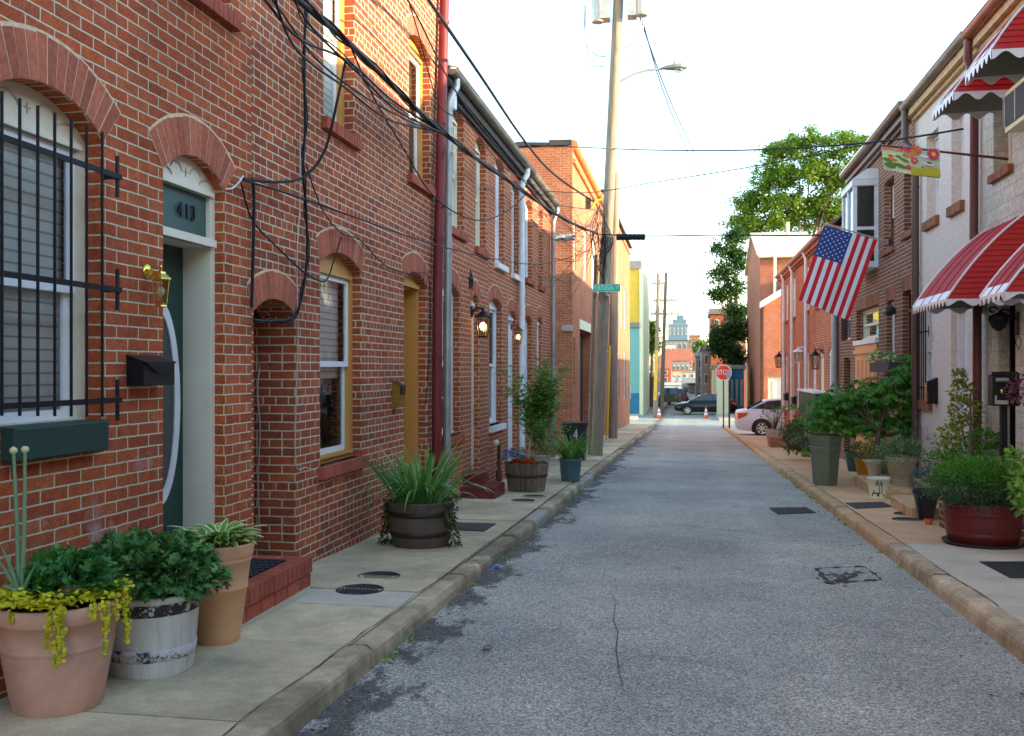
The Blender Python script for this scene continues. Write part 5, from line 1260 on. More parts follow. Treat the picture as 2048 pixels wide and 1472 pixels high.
for i in range(150): e=rnd(0,6.3); rr=rnd(.25,.36); mb.leaf((x+math.cos(e)*rr,y+math.sin(e)*rr,z+.42+rnd(-.05,.05)),(math.cos(e),math.sin(e),rnd(-.4,.4)),(jn(.4),jn(.4),1),rnd(.03,.05),.04,'oval')
mb.build('foliage',M['ivy'],P)
# ---- dark red step
T=thing('door_step','pair of dark red painted steps below the cream door','step',(-2.8,13.5,gz(13.5)))
mb=MB(); mb.box(XL,13.2,gz(14)-.05,-2.58,13.95,gz(13.5)+.165); mb.box(XL,13.35,gz(13.5)+.165,-2.84,14.1,gz(13.5)+.33)
ob=mb.build('step',M['reddown'],T); bv=ob.modifiers.new('b','BEVEL'); bv.width=.012; bv.segments=2
# ---- gas pipe
mb=MB(); yy=Y(998,-2.97)
mb.tube([(-2.97,yy,gz(yy)+.0),(-2.97,yy,gz(yy)+.62),(-2.97,yy-.05,gz(yy)+.66),(-2.95,yy-.35,gz(yy)+.68)],.03,8); mb.tube([(-2.97,yy,gz(yy)+.05),(-2.97,yy,gz(yy)+.22)],.055,8); mb.tube([(-2.97,yy,gz(yy)+.3),(-2.97,yy,gz(yy)+.36)],.045,8)
T=thing('gas_pipe','rusty gas pipe with a cream cap rising beside the dark red step','pipe',(-2.97,yy,gz(yy))); mb.build('pipe',M['rust'],T)
mb=MB(); mb.ball((-2.94,yy-.38,gz(yy)+.69),.05,10,6); mb.build('cap',M['cream'],T)
# ---- stave half barrel
L5=base(1053,985,.28); x,y,z=L5; bcol=L5
T=thing('half_barrel','weathered grey stave half barrel with flowers and a small tree','planter',L5)
mb=MB(); n=22
for i in range(n):
    a0=2*PI*i/n+.012; a1=2*PI*(i+1)/n-.012; hh=.42+rnd(-.012,.01)
    P=lambda r,a,q:(x+math.cos(a)*r,y+math.sin(a)*r,z+q)
    mb.hexa([P(.275,a0,0),P(.275,a1,0),P(.25,a1,0),P(.25,a0,0),P(.335,a0,hh),P(.335,a1,hh),P(.31,a1,hh),P(.31,a0,hh)])
mb.build('stave',M['tubwood'],T)
mb=MB(); mb.lathe(x,y,[(.309,z+.22),(.314,z+.222),(.319,z+.26),(.314,z+.262)],36,capb=False); mb.build('band',M['band'],T)
mb=MB(); mb.lathe(x,y,[(.27,z+.03),(.25,z+.03),(.30,z+.35),(.001,z+.37)],20,capb=False); mb.build('soil',M['soil'],T)
Tt=thing('sapling','slender young tree with loose green leaves growing in the stave barrel','tree',(x,y,z+.35))
mb=MB(); tp=Vector((x+.12,y+.1,z+1.0)); mb.tube([(x+.02,y-.05,z+.33),(x+.05,y,z+.7),tp],[.018,.016,.014],7)
br=[]
for i in range(34):
    a=rnd(0,6.3); s=tp+Vector((0,0,rnd(-.42,.3))); e=s+Vector((math.cos(a)*rnd(.15,.56),math.sin(a)*rnd(.15,.5),rnd(.05,.8))); mb.tube([s,s.lerp(e,.5)+Vector((0,0,.04)),e],[.008,.006,.002],5); br.append((s,e))
mb.tube([tp,tp+Vector((.02,0,.5)),tp+Vector((.04,.02,.85))],[.013,.01,.004],6); br.append((tp,tp+Vector((.04,.02,.9))))
mb.build('trunk',M['palebark'],Tt)
mb=MB()
for s,e in br:
    for k in range(150):
        p=s.lerp(e,rnd(.15,1.08))+Vector((jn(.055),jn(.055),jn(.05))); a=rnd(0,6.3); mb.leaf(p,(math.cos(a),math.sin(a),rnd(-.5,.5)),(jn(.5),jn(.5),1),rnd(.05,.09),rnd(.03,.05),'quad')
mb.build('crown',M['sapling'],Tt)
def flowers(name,label,c,rx,ry,rz,n,pm,fn,green='gera',grp=None,fs=.03):
    P=thing(name,label,'flowers',c,grp); mb=MB(); bush(mb,c,rx,ry,rz,n,.05,.03,'oval',0,.3); mb.build('foliage',M[green],P)
    mb=MB()
    for p,d,rr in bushpts(c,rx*1.02,ry*1.02,rz*1.1,fn,.1,.95):
        for k in range(5): a=2*PI*k/5; mb.leaf(p,(math.cos(a)+d.x*.5,math.sin(a)+d.y*.5,.3),d,fs*.5,fs*.45,'round')
    mb.build('flower',M[pm],P)
flowers('violet_flowers','pale violet flowers at the left of the stave barrel',(x-.18,y-.12,z+.46),.17,.16,.17,150,'fviolet',110,fs=.045)
flowers('red_flowers','low red flowers in the middle of the stave barrel',(x-.02,y-.14,z+.40),.17,.12,.10,90,'fred',130,fs=.045)
flowers('orange_flowers','orange flowers at the back of the stave barrel',(x+.05,y+.25,z+.55),.22,.15,.09,90,'forange',40)
# ---- pots behind
L=base(1141,963,.13); x,y,z=L
pot('flower_pot','blue grey bucket shaped pot with drooping grass by the kerb','flower pot',L,.155,.195,.38,'blueplastic')
mb=MB()
for i in range(330): az=rnd(0,6.3); r0=rnd(0,.15); mb.strap((x+math.cos(az)*r0,y+math.sin(az)*r0,z+.33),az,rnd(.0,.7),rnd(.4,.85),rnd(.010,.02),rnd(.8,2.6),6,0,jn(.5))
one(mb,'grass_plant',M['sapling'],'long drooping grass in the blue grey bucket by the kerb','plant',(x,y,z+.35))
L=base(1080,945,.15); x,y,z=L
pot('flower_pot','grey stone pot with dry grass behind the stave barrel','flower pot',L,.15,.20,.33,'greypot')
mb=MB()
for i in range(190): az=rnd(0,6.3); r0=rnd(0,.15); mb.strap((x+.05+math.cos(az)*r0,y+math.sin(az)*r0,z+.3),az,rnd(.0,.4),rnd(.4,.75),rnd(.006,.012),rnd(.4,1.8),5,0,jn(.5))
one(mb,'grass_plant',M['drygrass'],'half dry tufts of grass in the grey stone pot','plant',(x,y,z+.33))
# ---- bin
L=base(1152,922,.25); x,y,z=L
T=thing('waste_bin','tapered navy black waste bin with a white painted number four','bin',L)
mb=MB()
def fr_box(mb,x,y,z0,z1,w0,w1,d0,d1,mi=0): mb.hexa([(x-w0,y-d0,z0),(x+w0,y-d0,z0),(x+w0,y+d0,z0),(x-w0,y+d0,z0),(x-w1,y-d1,z1),(x+w1,y-d1,z1),(x+w1,y+d1,z1),(x-w1,y+d1,z1)],mi)
fr_box(mb,x,y,z+.03,z+.80,.20,.265,.2,.25); fr_box(mb,x,y,z+.80,z+.86,.30,.30,.28,.28); mb.tube([(x-.2,y+.2,z+.08),(x+.2,y+.2,z+.08)],.08,10)
mb.build('body',M['bin'],T)
tm=extrude_text('4',.36,.003,.62); put_text(tm,'painted_number','whitemark',T,(x+.02,y-.262,z+.58),(1,0,0),(0,.08,1))
# =================================================================== wall lights and boxes, left
def lantern(label,cx,cy,zc,w,h,mat,wallX,bulb='bulb',name='wall_lantern',out=0,lit=True,plate=True,cam=False):
    T=thing(name,label,'wall lantern',(wallX,cy,zc),None)
    mb=MB(); s=1 if cx>wallX else -1
    if plate:
        mb.tube([(wallX,cy,zc+h*.55),(wallX+s*.012,cy,zc+h*.55),(wallX+s*.02,cy,zc+h*.55),(wallX+s*.028,cy,zc+h*.55)],[w*.42,w*.42,w*.3,w*.2],14)
    mb.tube([(wallX+s*.02,cy,zc+h*.55),((wallX+cx)/2,cy,zc+h*.72),(cx,cy,zc+h*.62)],w*.07,6)
    mb.lathe(cx,cy,[(w*.62,zc+h*.30),(w*.60,zc+h*.34),(w*.30,zc+h*.47),(w*.26,zc+h*.52),(w*.1,zc+h*.56),(w*.08,zc+h*.66),(w*.03,zc+h*.72)],6,sm=False)
    mb.lathe(cx,cy,[(w*.30,zc-h*.5),(w*.36,zc-h*.47),(w*.34,zc-h*.44)],6,sm=False,capt=True)
    for k in range(6):
        a=2*PI*k/6; mb.tube([(cx+math.cos(a)*w*.34,cy+math.sin(a)*w*.34,zc-h*.45),(cx+math.cos(a)*w*.52,cy+math.sin(a)*w*.52,zc+h*.31)],w*.025,4)
    mb.build('frame',M[mat],T)
    mb=MB(); mb.lathe(cx,cy,[(w*.33,zc-h*.44),(w*.51,zc+h*.30)],6,sm=False,capb=False); mb.build('lamp_glass',M['lampglass'],T)
    mb=MB(); mb.ball((cx,cy,zc-h*.05),w*.22,10,8,0,1.3); mb.build('bulb',M[bulb],T)
    return T
yy=Y(293,XL); lantern('polished brass wall lantern between barred window and green door',XL+.09,yy,Z(580,XL+.09,yy),.105,.20,'brass',XL,'offbulb')
yy=Y(943,XL); lantern('black wall lantern, lit, by the cream door under the star',XL+.17,yy,Z(650,XL+.17,yy),.21,.36,'black',XL)
yy=Y(1022,XL); lantern('copper brown wall lantern, lit, next to the white downspout',XL+.13,yy,Z(672,XL+.13,yy),.15,.30,'rust',XL)
def mbox(label,ya,yb_,z0,z1,X,dx,mat,front=None):
    T=thing('mailbox',label,'mailbox',(X,(ya+yb_)/2,z0)); x2=X+dx; s=1 if dx>0 else -1
    mb=MB(); zl=z1-(z1-z0)*.12
    mb.hexa([(X,ya,z0),(x2,ya,z0),(x2,yb_,z0),(X,yb_,z0),(X,ya,z1),(x2,ya,zl-.02),(x2,yb_,zl-.02),(X,yb_,z1)]); mb.build('box',M[mat],T)
    mb=MB(); e=.006
    mb.hexa([(X,ya-e,z1),(x2+s*e*1.5,ya-e,zl-.02),(x2+s*e*1.5,yb_+e,zl-.02),(X,yb_+e,z1),(X,ya-e,z1+.006),(x2+s*e*1.5,ya-e,zl-.012),(x2+s*e*1.5,yb_+e,zl-.012),(X,yb_+e,z1+.006)])
    xx=x2+s*.002; m=(ya+yb_)/2; hh=z1-z0
    mb.prism(Fr(xx,0,(0,1),(s,0)),[(ya,zl-.012),(m-.05,zl-.012-hh*.36),(m+.05,zl-.012-hh*.36),(yb_,zl-.012)],-.010,-.002)
    mb.build('lid',M[front or mat],T)
    return T
yy=Y(253,XL); dx=.105; mbox('black metal mailbox with a sloping lid left of the green door',yy,Y(349,XL+dx),Z(770,XL+dx,yy+.2),Z(712,XL,yy+.1),XL,dx,'blackm')
yy=Y(784,XL); mbox('aged brass mailbox on the wall left of the ochre door',yy,Y(808,XL+.08),Z(815,XL+.08,yy),Z(763,XL,yy),XL,.09,'brassold','blackm')
yy=Y(1876,XR); T=mbox('black wall mailbox with a copper front on the pink stucco',yy,Y(1852,XR-.13),zR(1876,808),zR(1876,756),XR,-.13,'blackm')
mb=MB(); mb.box(XR-.146,Y(1852,XR-.13)-.10,zR(1876,804),XR-.132,Y(1852,XR-.13)-.0,zR(1876,766)); mb.build('front_plate',M['copper'],T)
# star
mb=MB(); yy=Y(943,XL+.02); zc=Z(562,XL,yy); pts=[]
for k in range(10): r=.165 if k%2==0 else .068; a=PI/2+k*PI/5; pts.append((yy+math.cos(a)*r,zc+math.sin(a)*r))
mb.add([FL.p(a,z,-.012) for a,z in pts]+[FL.p(yy,zc,-.05)],[(i,(i+1)%10,10) for i in range(10)]); mb.prism(FL,pts,-.012,0)
one(mb,'wall_star',M['black'],'black iron barn star on the wall of the cream windowed house','star ornament',(XL,yy,zc))
# =================================================================== poles, lamp, signs
x,y,z=G(1193,911); p1=(x,y)
T=thing('utility_pole','tall leaning wooden utility pole carrying transformers and the street lamp','utility pole',(x,y,gz(y)))
dx=.46; PT=lambda h:(x+dx*(h-gz(y))/9.6,y,h)
mb=MB(); hs=[gz(y)-.1,0,1.5,3,5,7,9,11.5]; mb.tube([PT(h) for h in hs],[.15,.147,.143,.14,.135,.13,.125,.12],16); mb.build('pole',M['woodpole'],T)
mb=MB(); hz=10.5; c=PT(hz); mb.box(c[0]-.9,y-.22,hz-.05,c[0]+.95,y-.1,hz+.06); mb.box(c[0]-.45,y-.26,9.85,c[0]-.2,y+.1,10.4); mb.box(c[0]+.22,y-.26,9.88,c[0]+.44,y+.1,10.4); mb.build('crossarm',M['greymetal'],T)
for dd in (-.50,.56):
    mb=MB(); cx=c[0]+dd; zb_=9.80 if dd<0 else 9.9; mb.lathe(cx,y-.1,[(.14,zb_),(.15,zb_+.03),(.15,zb_+.7),(.12,zb_+.78),(.001,zb_+.8)],18); mb.tube([(cx+.03,y-.1,zb_+.8),(cx+.03,y-.1,zb_+.98)],.03,6); mb.build('transformer',M['greymetal'],T)
mb=MB()
def W23(u,v,D=None): return W3(u,v,(y*cY-x*sY) if D is None else D)
D1=y*cY-x*sY
for pl in ([(1170,10),(1168,60),(1175,95),(1195,112),(1210,113)],[(1171,12),(1170,80),(1182,132),(1208,133)],[(1285,5),(1286,60),(1272,85),(1248,96),(1236,98)],[(1284,10),(1280,95),(1262,118),(1236,127)],[(1240,20),(1240,75),(1246,85)]):
    mb.tube([W23(u,v) for u,v in pl],.012,5)
mb.build('jumper_wire',M['galv'],T)
T=thing('street_lamp','street lamp with a cobra head on a curved arm from the leaning pole','street lamp',tuple(W23(1236,164)))
mb=MB(); mb.tube([W23(1231,166),W23(1246,160),W23(1270,147),W23(1295,140),W23(1324,138)],.028,8); mb.box(*(W23(1233,170)-Vector((.06,.05,.1))),*(W23(1233,160)+Vector((.04,.05,.05)))); mb.build('arm',M['lampgrey'],T)
mb=MB(); a=W23(1322,139); 
secs=[(0,.04,.03),(.1,.07,.06),(.3,.12,.10),(.48,.15,.11),(.60,.10,.07),(.64,.02,.02)]
vs=[];n=12
for t,w,h in secs:
    for k in range(n): q=2*PI*k/n; vs.append((a.x+t*1.0,a.y+math.cos(q)*w,a.z+.02+math.sin(q)*h*(1 if math.sin(q)>0 else .5)))
mb.add(vs,[(i*n+k,i*n+(k+1)%n,(i+1)*n+(k+1)%n,(i+1)*n+k) for i in range(len(secs)-1) for k in range(n)],0,True); mb.add(vs[:n],[tuple(range(n))]); mb.tube([(a.x+.33,a.y,a.z+.1),(a.x+.33,a.y,a.z+.2)],.03,8); mb.build('lamp_head',M['lampgrey'],T)
mb=MB(); mb.ball((a.x+.43,a.y,a.z-.03),.115,12,8,0,.75); mb.build('lens',M['lampglass'],T)
x2_,y2q,_=G(1226,877)
T=thing('utility_pole','shorter sunlit wooden pole with a yellow guy guard behind the leaning pole','utility pole',(x2_,y2q,gz(y2q)))
D2p=y2q*cY-x2_*sY; mb=MB(); mb.tube([(x2_,y2q,gz(y2q)-.1),W3(1228,600,D2p),W3(1232,345,D2p)],[.16,.145,.12],14); mb.build('pole',M['woodpole'],T)
mb=MB(); mb.tube([W3(1214,872,D2p-1.2),W3(1219,690,D2p-1.1)],.045,8); mb.build('guy_guard',M['guy'],T)
mb=MB(); mb.tube([W3(1212,890,D2p-1.2),W3(1219,690,D2p-1.1),W3(1228,480,D2p-.2)],.012,5); mb.build('guy_wire',M['iron'],T)
# thin dark stub pole leaning behind
T=thing('utility_pole','dark riser pole standing tight beside the leaning pole','utility pole',(x-.17,y+.25,gz(y)))
mb=MB(); mb.tube([(x-.2,y+.22,gz(y)-.1),(x-.10,y+.22,2.6),(x-.03,y+.22,4.2)],[.055,.05,.045],10); mb.build('pole',M['wood'],T)
# street sign
a=W3(1213,576,D1-.35); T=thing('street_sign','green street name sign lettered PORTUGAL ST on the leaning pole','street sign',tuple(a))
mb=MB(); sw=.335; sh=.095; mb.box(a.x-sw,a.y-.004,a.z-sh,a.x+sw,a.y+.004,a.z+sh); mb.build('plate',M['signgreen'],T)
mb=MB(); e=.008
for (q0,q1,q2,q3) in ((-sw,-sh,sw,-sh+e),(-sw,sh-e,sw,sh),(-sw,-sh,-sw+e,sh),(sw-e,-sh,sw,sh)): mb.box(a.x+q0,a.y-.007,a.z+q1,a.x+q2,a.y-.004,a.z+q3)
mb.build('border',M['signwhite'],T)
put_text(extrude_text('PORTUGAL',.150,.002,.63),'lettering','signwhite',T,(a.x-.075,a.y-.007,a.z),(1,0,0),(0,0,1)); put_text(extrude_text('ST',.085,.002,.9),'lettering','signwhite',T,(a.x+.265,a.y-.007,a.z+.01),(1,0,0),(0,0,1))
mb=MB(); mb.box(a.x+.0,a.y+.004,a.z-.2,a.x+.04,a.y+.25,a.z-.14); mb.box(a.x-.02,a.y+.004,a.z-.2,a.x+.02,a.y+.03,a.z+.2); mb.build('bracket',M['greymetal'],T)
mb=MB(); b2=W3(1216,563,D1+.0); mb.box(b2.x-.008,b2.y-.3,b2.z-.09,b2.x+.0,b2.y+.3,b2.z+.06); 
one(mb,'street_sign',M['signgreen'],'second green street sign seen nearly edge on above PORTUGAL ST','street sign',tuple(b2))
# stop sign
x,y,_=G(1459,856); Ds=y*cY-x*sY; cS=W3(1447,745,Ds)
T=thing('stop_sign','red octagonal STOP sign on a post at the cross street','stop sign',(cS.x,cS.y,gz(y)))
def octa(r): return [(r*math.cos(PI/8+k*PI/4),r*math.sin(PI/8+k*PI/4)) for k in range(8)]
mb=MB(); frs=Fr(cS.x,cS.y,(1,0),(0,-1)); mb.prism(frs,[(a,cS.z+b) for a,b in octa(.41)],0,.01); mb.build('border',M['signwhite'],T)
mb=MB(); mb.prism(frs,[(a,cS.z+b) for a,b in octa(.37)],-.006,-.001); mb.build('plate',M['signred'],T)
put_text(extrude_text('STOP',.34,.003,.72),'lettering','signwhite',T,(cS.x,cS.y-.011,cS.z),(1,0,0),(0,0,1))
mb=MB(); mb.box(cS.x-.03,cS.y+.01,gz(y),cS.x+.03,cS.y+.06,cS.z+.3); mb.build('post',M['iron'],T)
T=thing('sign_post','dark post with a small pale notice beside the stop sign','sign post',(x,y-.4,gz(y)))
mb=MB(); mb.box(cS.x+.22,y-.45,gz(y),cS.x+.30,y-.37,W3(1459,760,Ds).z); mb.build('post',M['iron'],T)
mb=MB(); q=W3(1457,748,Ds-.4); mb.box(q.x-.12,q.y-.01,q.z-.20,q.x+.10,q.y,q.z+.16); mb.build('notice',M['farlav'],T)
# =================================================================== cables
def cm(P,n=8):
    P=[Vector(p) for p in P]; out=[]
    for i in range(len(P)-1):
        p0=P[max(i-1,0)];p1=P[i];p2=P[i+1];p3=P[min(i+2,len(P)-1)]
        for k in range(n):
            t=k/n; out.append(.5*((2*p1)+(p2-p0)*t+(2*p0-5*p1+4*p2-p3)*t*t+(3*p1-p0-3*p2+p3)*t**3))
    out.append(P[-1]); return out
def cable(label,pts,r,mat='black',name='overhead_cable',cat='cable',grp=None,extra=None,n=8):
    P=cm([W3(*p) if len(p)==3 else W3(p[0],p[1],p[2]) for p in pts],n)
    mb=MB(); mb.tube(P,r,6)
    if extra:
        for (k,amp,rr) in extra:
            mb.tube([p+Vector((math.sin(i*.55+k*2.1)*amp,0,math.cos(i*.55+k*2.1)*amp)) for i,p in enumerate(P)],rr,5)
    return one(mb,name,M[mat],label,cat,tuple(P[len(P)//2]),grp)
def wD(u,off=.0): return (Y(u,XL+off)*cY-(XL+off)*sY)   # depth of the left facade at column u, off metres in front of it
g='overhead cables along the street'
cable('thickest black cable bundle sagging past the red downspout to the pole',[(470,-130,5.6),(590,-6,6.6),(700,88,8.0),(795,182,9.5),(880,260,11.0),(960,322,13.4),(1050,385,16.8),(1130,440,20.6),(1192,466,D1-.2)],.024,grp=g,extra=[(0,.03,.010),(1,.035,.009)])
cable('black cable crossing the sky above the low rowhouse gutter',[(800,-90,8.5),(852,-8,10.0),(960,150,13),(1050,283,17),(1110,350,20.3),(1190,405,D1-.2)],.022,grp=g)
cable('thin black cable just left of the upper sky cable',[(770,-60,8),(830,25,9.4),(910,180,11.8),(1000,300,14.8),(1090,400,19),(1190,420,D1-.2)],.010,grp=g)
cable('second thin cable beneath the thickest bundle, looping from the top left',[(480,-60,5.4),(530,0,5.9),(600,78,6.7),(700,125,8.0),(790,205,9.6),(880,262,11.0)],.010,grp=g)
cable('thin cable sagging below the bundle across the sunlit window',[(500,-60,5.5),(560,20,6.2),(640,125,7.2),(740,200,8.6),(830,247,10),(880,264,11.1)],.008,grp=g)
cable('slack cable bellied low across the first upstairs window',[(540,-40,5.8),(590,95,6.6),(690,175,7.9),(780,240,9.2),(870,262,10.9)],.009,grp=g)
cable('pair of slack wires crossing below the thick bundle toward the red downspout',[(560,-60,6.0),(620,50,6.9),(720,150,8.2),(800,225,9.5),(890,268,11.2)],.010,grp=g,extra=[(0,.03,.006)])
cable('thin wire dropping from the bundle and drooping over the low rowhouse windows',[(700,90,8.0),(745,190,9.0),(800,285,10.3),(870,395,11.6),(950,440,13.3),(1010,425,15),(1052,388,16.9)],.009,grp=g)
cable('wire crossing in front of the second upstairs window to the gutter',[(810,-20,9.2),(835,60,9.9),(880,210,11.2),(940,250,12.5),(1010,335,15),(1098,385,20)],.007,grp=g)
cable('service cable curving from the bundle down to the wall clamp beside number 413',[(692,118,7.9),(675,200,wD(675,.35)),(650,300,wD(650,.25)),(610,352,wD(610,.16)),(560,364,wD(560,.12)),(487,358,wD(487,.08))],.011,grp=g)
cable('long straight wire from the wall clamp to the leaning pole',[(487,360,wD(487,.1)),(620,402,wD(620,.15)),(780,460,wD(780,.2)),(880,492,wD(880,.2)),(1000,520,wD(1000,.25)),(1090,527,19.5),(1185,500,D1-.2)],.008,grp=g)
cable('black cable slanting across the brickwork toward the ochre window',[(482,365,wD(482,.04)),(505,440,wD(505,.04)),(560,500,wD(560,.04)),(610,545,wD(610,.05)),(650,562,wD(650,.06)),(668,520,wD(668,.04)),(682,475,wD(682,.04))],.007,grp=g)
cable('thin wire from the vertical bundle over the ochre window arch to the ochre door',[(612,330,wD(612,.04)),(645,420,wD(645,.04)),(685,468,wD(685,.04)),(720,480,wD(720,.04)),(770,530,wD(770,.04)),(820,548,wD(820,.04)),(853,548,wD(853,.04)),(860,600,wD(860,.04)),(856,740,wD(856,.04)),(850,815,wD(850,.04))],.006,grp=g)
cable('vertical black wire bundle pinned to the wall left of the ochre window',[(612,-40,wD(612,.05)),(609,120,wD(609,.05)),(610,260,wD(610,.05)),(606,340,wD(606,.05)),(613,430,wD(613,.04)),(612,540,wD(612,.04)),(592,628,wD(592,.04)),(545,642,wD(545,.04)),(508,640,wD(508,.04))],.011,grp=g,extra=[(0,.02,.006)])
cable('thin white cable running down the wall to a curl beside the sill',[(600,270,wD(600,.03)),(600,400,wD(600,.03)),(594,520,wD(594,.03)),(596,680,wD(596,.03)),(592,800,wD(592,.03)),(592,928,wD(592,.03)),(612,935,wD(612,.03)),(630,940,wD(630,.03))],.005,'greymetal',grp=g)
cable('dark wire down the corner between the red houses',[(505,355,wD(505,.04)),(508,400,wD(508,.04)),(506,520,wD(506,.04)),(503,615,wD(503,.04))],.012,grp=g)
cable('grey wire hanging inside the passage opening',[(525,690,wD(525,-.3)),(515,780,wD(517,-.3)),(520,860,wD(517,-.3)),(516,960,wD(517,-.3)),(520,1080,wD(517,-.3))],.006,'greymetal',grp=g)
cable('level span from the pole splice to the right hand houses',[(1192,468,D1-.1),(1290,472,22.5),(1450,470,21.5),(1560,471,20.6),(1655,470,20.2)],.016,grp=g)
cable('high blue grey wire from the warehouse corner to the pink stucco house',[(1052,290,26),(1150,294,25.5),(1300,300,22),(1500,300,17.5),(1740,285,14.5),(1926,258,12.9)],.014,'black',grp=g)
cable('thin wire rising from the gutter ends to the garden flag',[(1060,380,18.8),(1180,385,22),(1300,366,20),(1500,334,17.5),(1740,287,14.9)],.010,'black',grp=g)
cable('pair of far wires falling from the transformers toward the roof',[(1262,-30,D1),(1285,50,28),(1340,200,38),(1395,320,55),(1450,440,80)],.02,'black',grp=g)
cable('second far wire beside the falling pair',[(1270,-30,D1),(1290,60,28),(1333,200,38),(1388,335,55),(1425,420,80)],.018,'black',grp=g)
cable('white wire hooked over the door arch to the clamp',[(452,378,wD(452,.03)),(466,376,wD(466,.03)),(480,362,wD(480,.04)),(486,352,wD(486,.04))],.006,'white2',grp=g)
rt=random.Random(21); mb=MB()
for i in range(30):
    u0,v0=rt.uniform(1195,1212),rt.uniform(395,480); u1,v1=rt.uniform(1060,1150),rt.uniform(385,560); um,vm=(u0+u1)/2+rt.gauss(0,12),max(v0,v1)+rt.uniform(-10,45)
    d1=wD(u1,.1) if u1<1100 else 21.5
    mb.tube(cm([W3(u0,v0,D1-.2),W3(um,vm,(D1+d1)/2),W3(u1,v1,d1)],7),rt.uniform(.004,.008),4)
for i in range(22):
    u0=rt.uniform(1192,1212); v0=rt.uniform(400,470); mb.tube(cm([W3(u0,v0,D1-.2),W3(u0+rt.gauss(3,8),v0+rt.uniform(20,70),D1-.28),W3(rt.uniform(1190,1210),v0+rt.uniform(60,160),D1-.2)],7),rt.uniform(.005,.012),4)
one(mb,'service_drop_tangle',M['iron'],'tangle of thin service wires between the leaning pole and the rowhouses','cable tangle',tuple(W3(1150,450,21)),g)
mb=MB(); mb.box(*(W3(1176,412,D1-.3)-Vector((.06,.05,.06))),*(W3(1176,400,D1-.3)+Vector((.07,.05,.05)))); one(mb,'junction_box',M['rust'],'small rusty box on the cables by the pole','junction box',tuple(W3(1176,408,D1-.3)))
mb=MB(); mb.tube(cm([W3(1184,414,D1-.35),W3(1192,402,D1-.35),W3(1203,400,D1-.35)],4),.03,6); one(mb,'cable_guard',M['guy'],'yellow plastic sleeve on the cables at the pole','cable guard',tuple(W3(1194,405,D1-.35)))
for lab,u0,u1,v,mt in (('grey cylindrical splice case left of the leaning pole',1104,1150,475,'greymetal'),('black ribbed splice case right of the leaning pole',1233,1290,474,'black')):
    mb=MB(); D=D1-.4; n=7
    for i in range(n):
        ua=u0+(u1-u0)*i/n; ub=u0+(u1-u0)*(i+1)/n; mb.tube([W3(ua,v,D),W3(ub-1.5,v,D),W3(ub-1,v,D),W3(ub,v,D)],[.078,.078,.07,.07],12)
    one(mb,'splice_case',M[mt],lab,'splice case',tuple(W3((u0+u1)/2,v,D)),'cable splice cases')
# =================================================================== RIGHT STREET THINGS
# ---- flags
def cloth(fr_pts,nu,nv,amp,seed):
    # fr_pts: TL,TR,BR,BL  -> grid of vectors
    TL,TR,BR,BL=[Vector(p) for p in fr_pts]; g=[]
    nrm=(TR-TL).cross(BL-TL).normalized()
    for j in range(nv+1):
        row=[]
        for i in range(nu+1):
            s=i/nu;t=j/nv; p=(TL.lerp(TR,s)).lerp(BL.lerp(BR,s),t)
            row.append(p+nrm*amp*t**.6*(math.sin(s*7.5+seed+t*1.2)+.45*math.sin(s*15+t*4+seed)))
        g.append(row)
    return g,nrm
yf=Y(1784,XR); Df=yf*cY-XR*sY
A=W3(1645,446,Df+.25); Bp=Vector((XR,yf,Z(486,XR,yf)))
T=thing('flag_pole','slanted flag pole on the brown brick house carrying the striped flag','flag pole',tuple(Bp))
mb=MB(); mb.tube([Bp,A],.014,8); mb.ball(A,.03,8,6); mb.build('pole',M['greymetal'],T)
mb=MB(); mb.box(XR-.06,yf-.04,Bp.z-.08,XR,yf+.04,Bp.z+.06); mb.build('bracket',M['iron'],T)
TL=W3(1648,451,Df+.22); TR=W3(1755,480,Df+.06); BR=W3(1697,641,Df-.05); BL=W3(1597,600,Df+.1)
NU,NV=78,60; g,nr=cloth([TL,TR,BR,BL],NU,NV,.018,1.0)
T=thing('national_flag','red and white striped flag with white stars on blue hanging from the slanted pole','flag',tuple(TL))
for nm,mt,cond in (('white_stripes','flagwhite',lambda i,j: (i//6)%2==1),('red_stripes','flagred',lambda i,j:(i//6)%2==0),('canton','flagblue',None)):
    mb=MB(); vs=[v for r in g for v in r]; fs=[]
    for j in range(NV):
        for i in range(NU):
            # stripes run down the fly; canton sits at the pole tip end
            can=(i<42 and j<24)
            # stripe 1 (red) is the far edge away from the canton? canton side stripe is red
            if nm=='canton':
                if can: fs.append((j*(NU+1)+i,j*(NU+1)+i+1,(j+1)*(NU+1)+i+1,(j+1)*(NU+1)+i))
            elif not can and cond(i,j): fs.append((j*(NU+1)+i,j*(NU+1)+i+1,(j+1)*(NU+1)+i+1,(j+1)*(NU+1)+i))
    used=sorted({k for f in fs for k in f}); mp={k:q for q,k in enumerate(used)}
    mb.add([vs[k] for k in used],[[mp[k] for k in f] for f in fs],0,True); mb.build(nm,M[mt],T)
mb=MB()
def gp(s,t):
    x=min(s*NU,NU-.001); y=min(t*NV,NV-.001); i,j=int(x),int(y); fx,fy=x-i,y-j
    return (g[j][i]*(1-fx)+g[j][i+1]*fx)*(1-fy)+(g[j+1][i]*(1-fx)+g[j+1][i+1]*fx)*fy
for r in range(9):
    for c in range(11):
        if (r+c)%2==0:
            s=(42/NU)*(r+1)/10; t=(24/NV)*(c+1)/12
            for sg in (1,-1):
                pts=[]
                for k in range(10):
                    rr=(.0185 if k%2==0 else .0075); a=k*PI/5
                    pts.append(gp(min(1,max(0,s+rr*math.cos(a)/.95)),min(1,max(0,t+rr*math.sin(a)/1.45)))+nr*.005*sg)
                mb.add(pts,[tuple(range(10))])
mb.build('stars',M['flagwhite'],T)
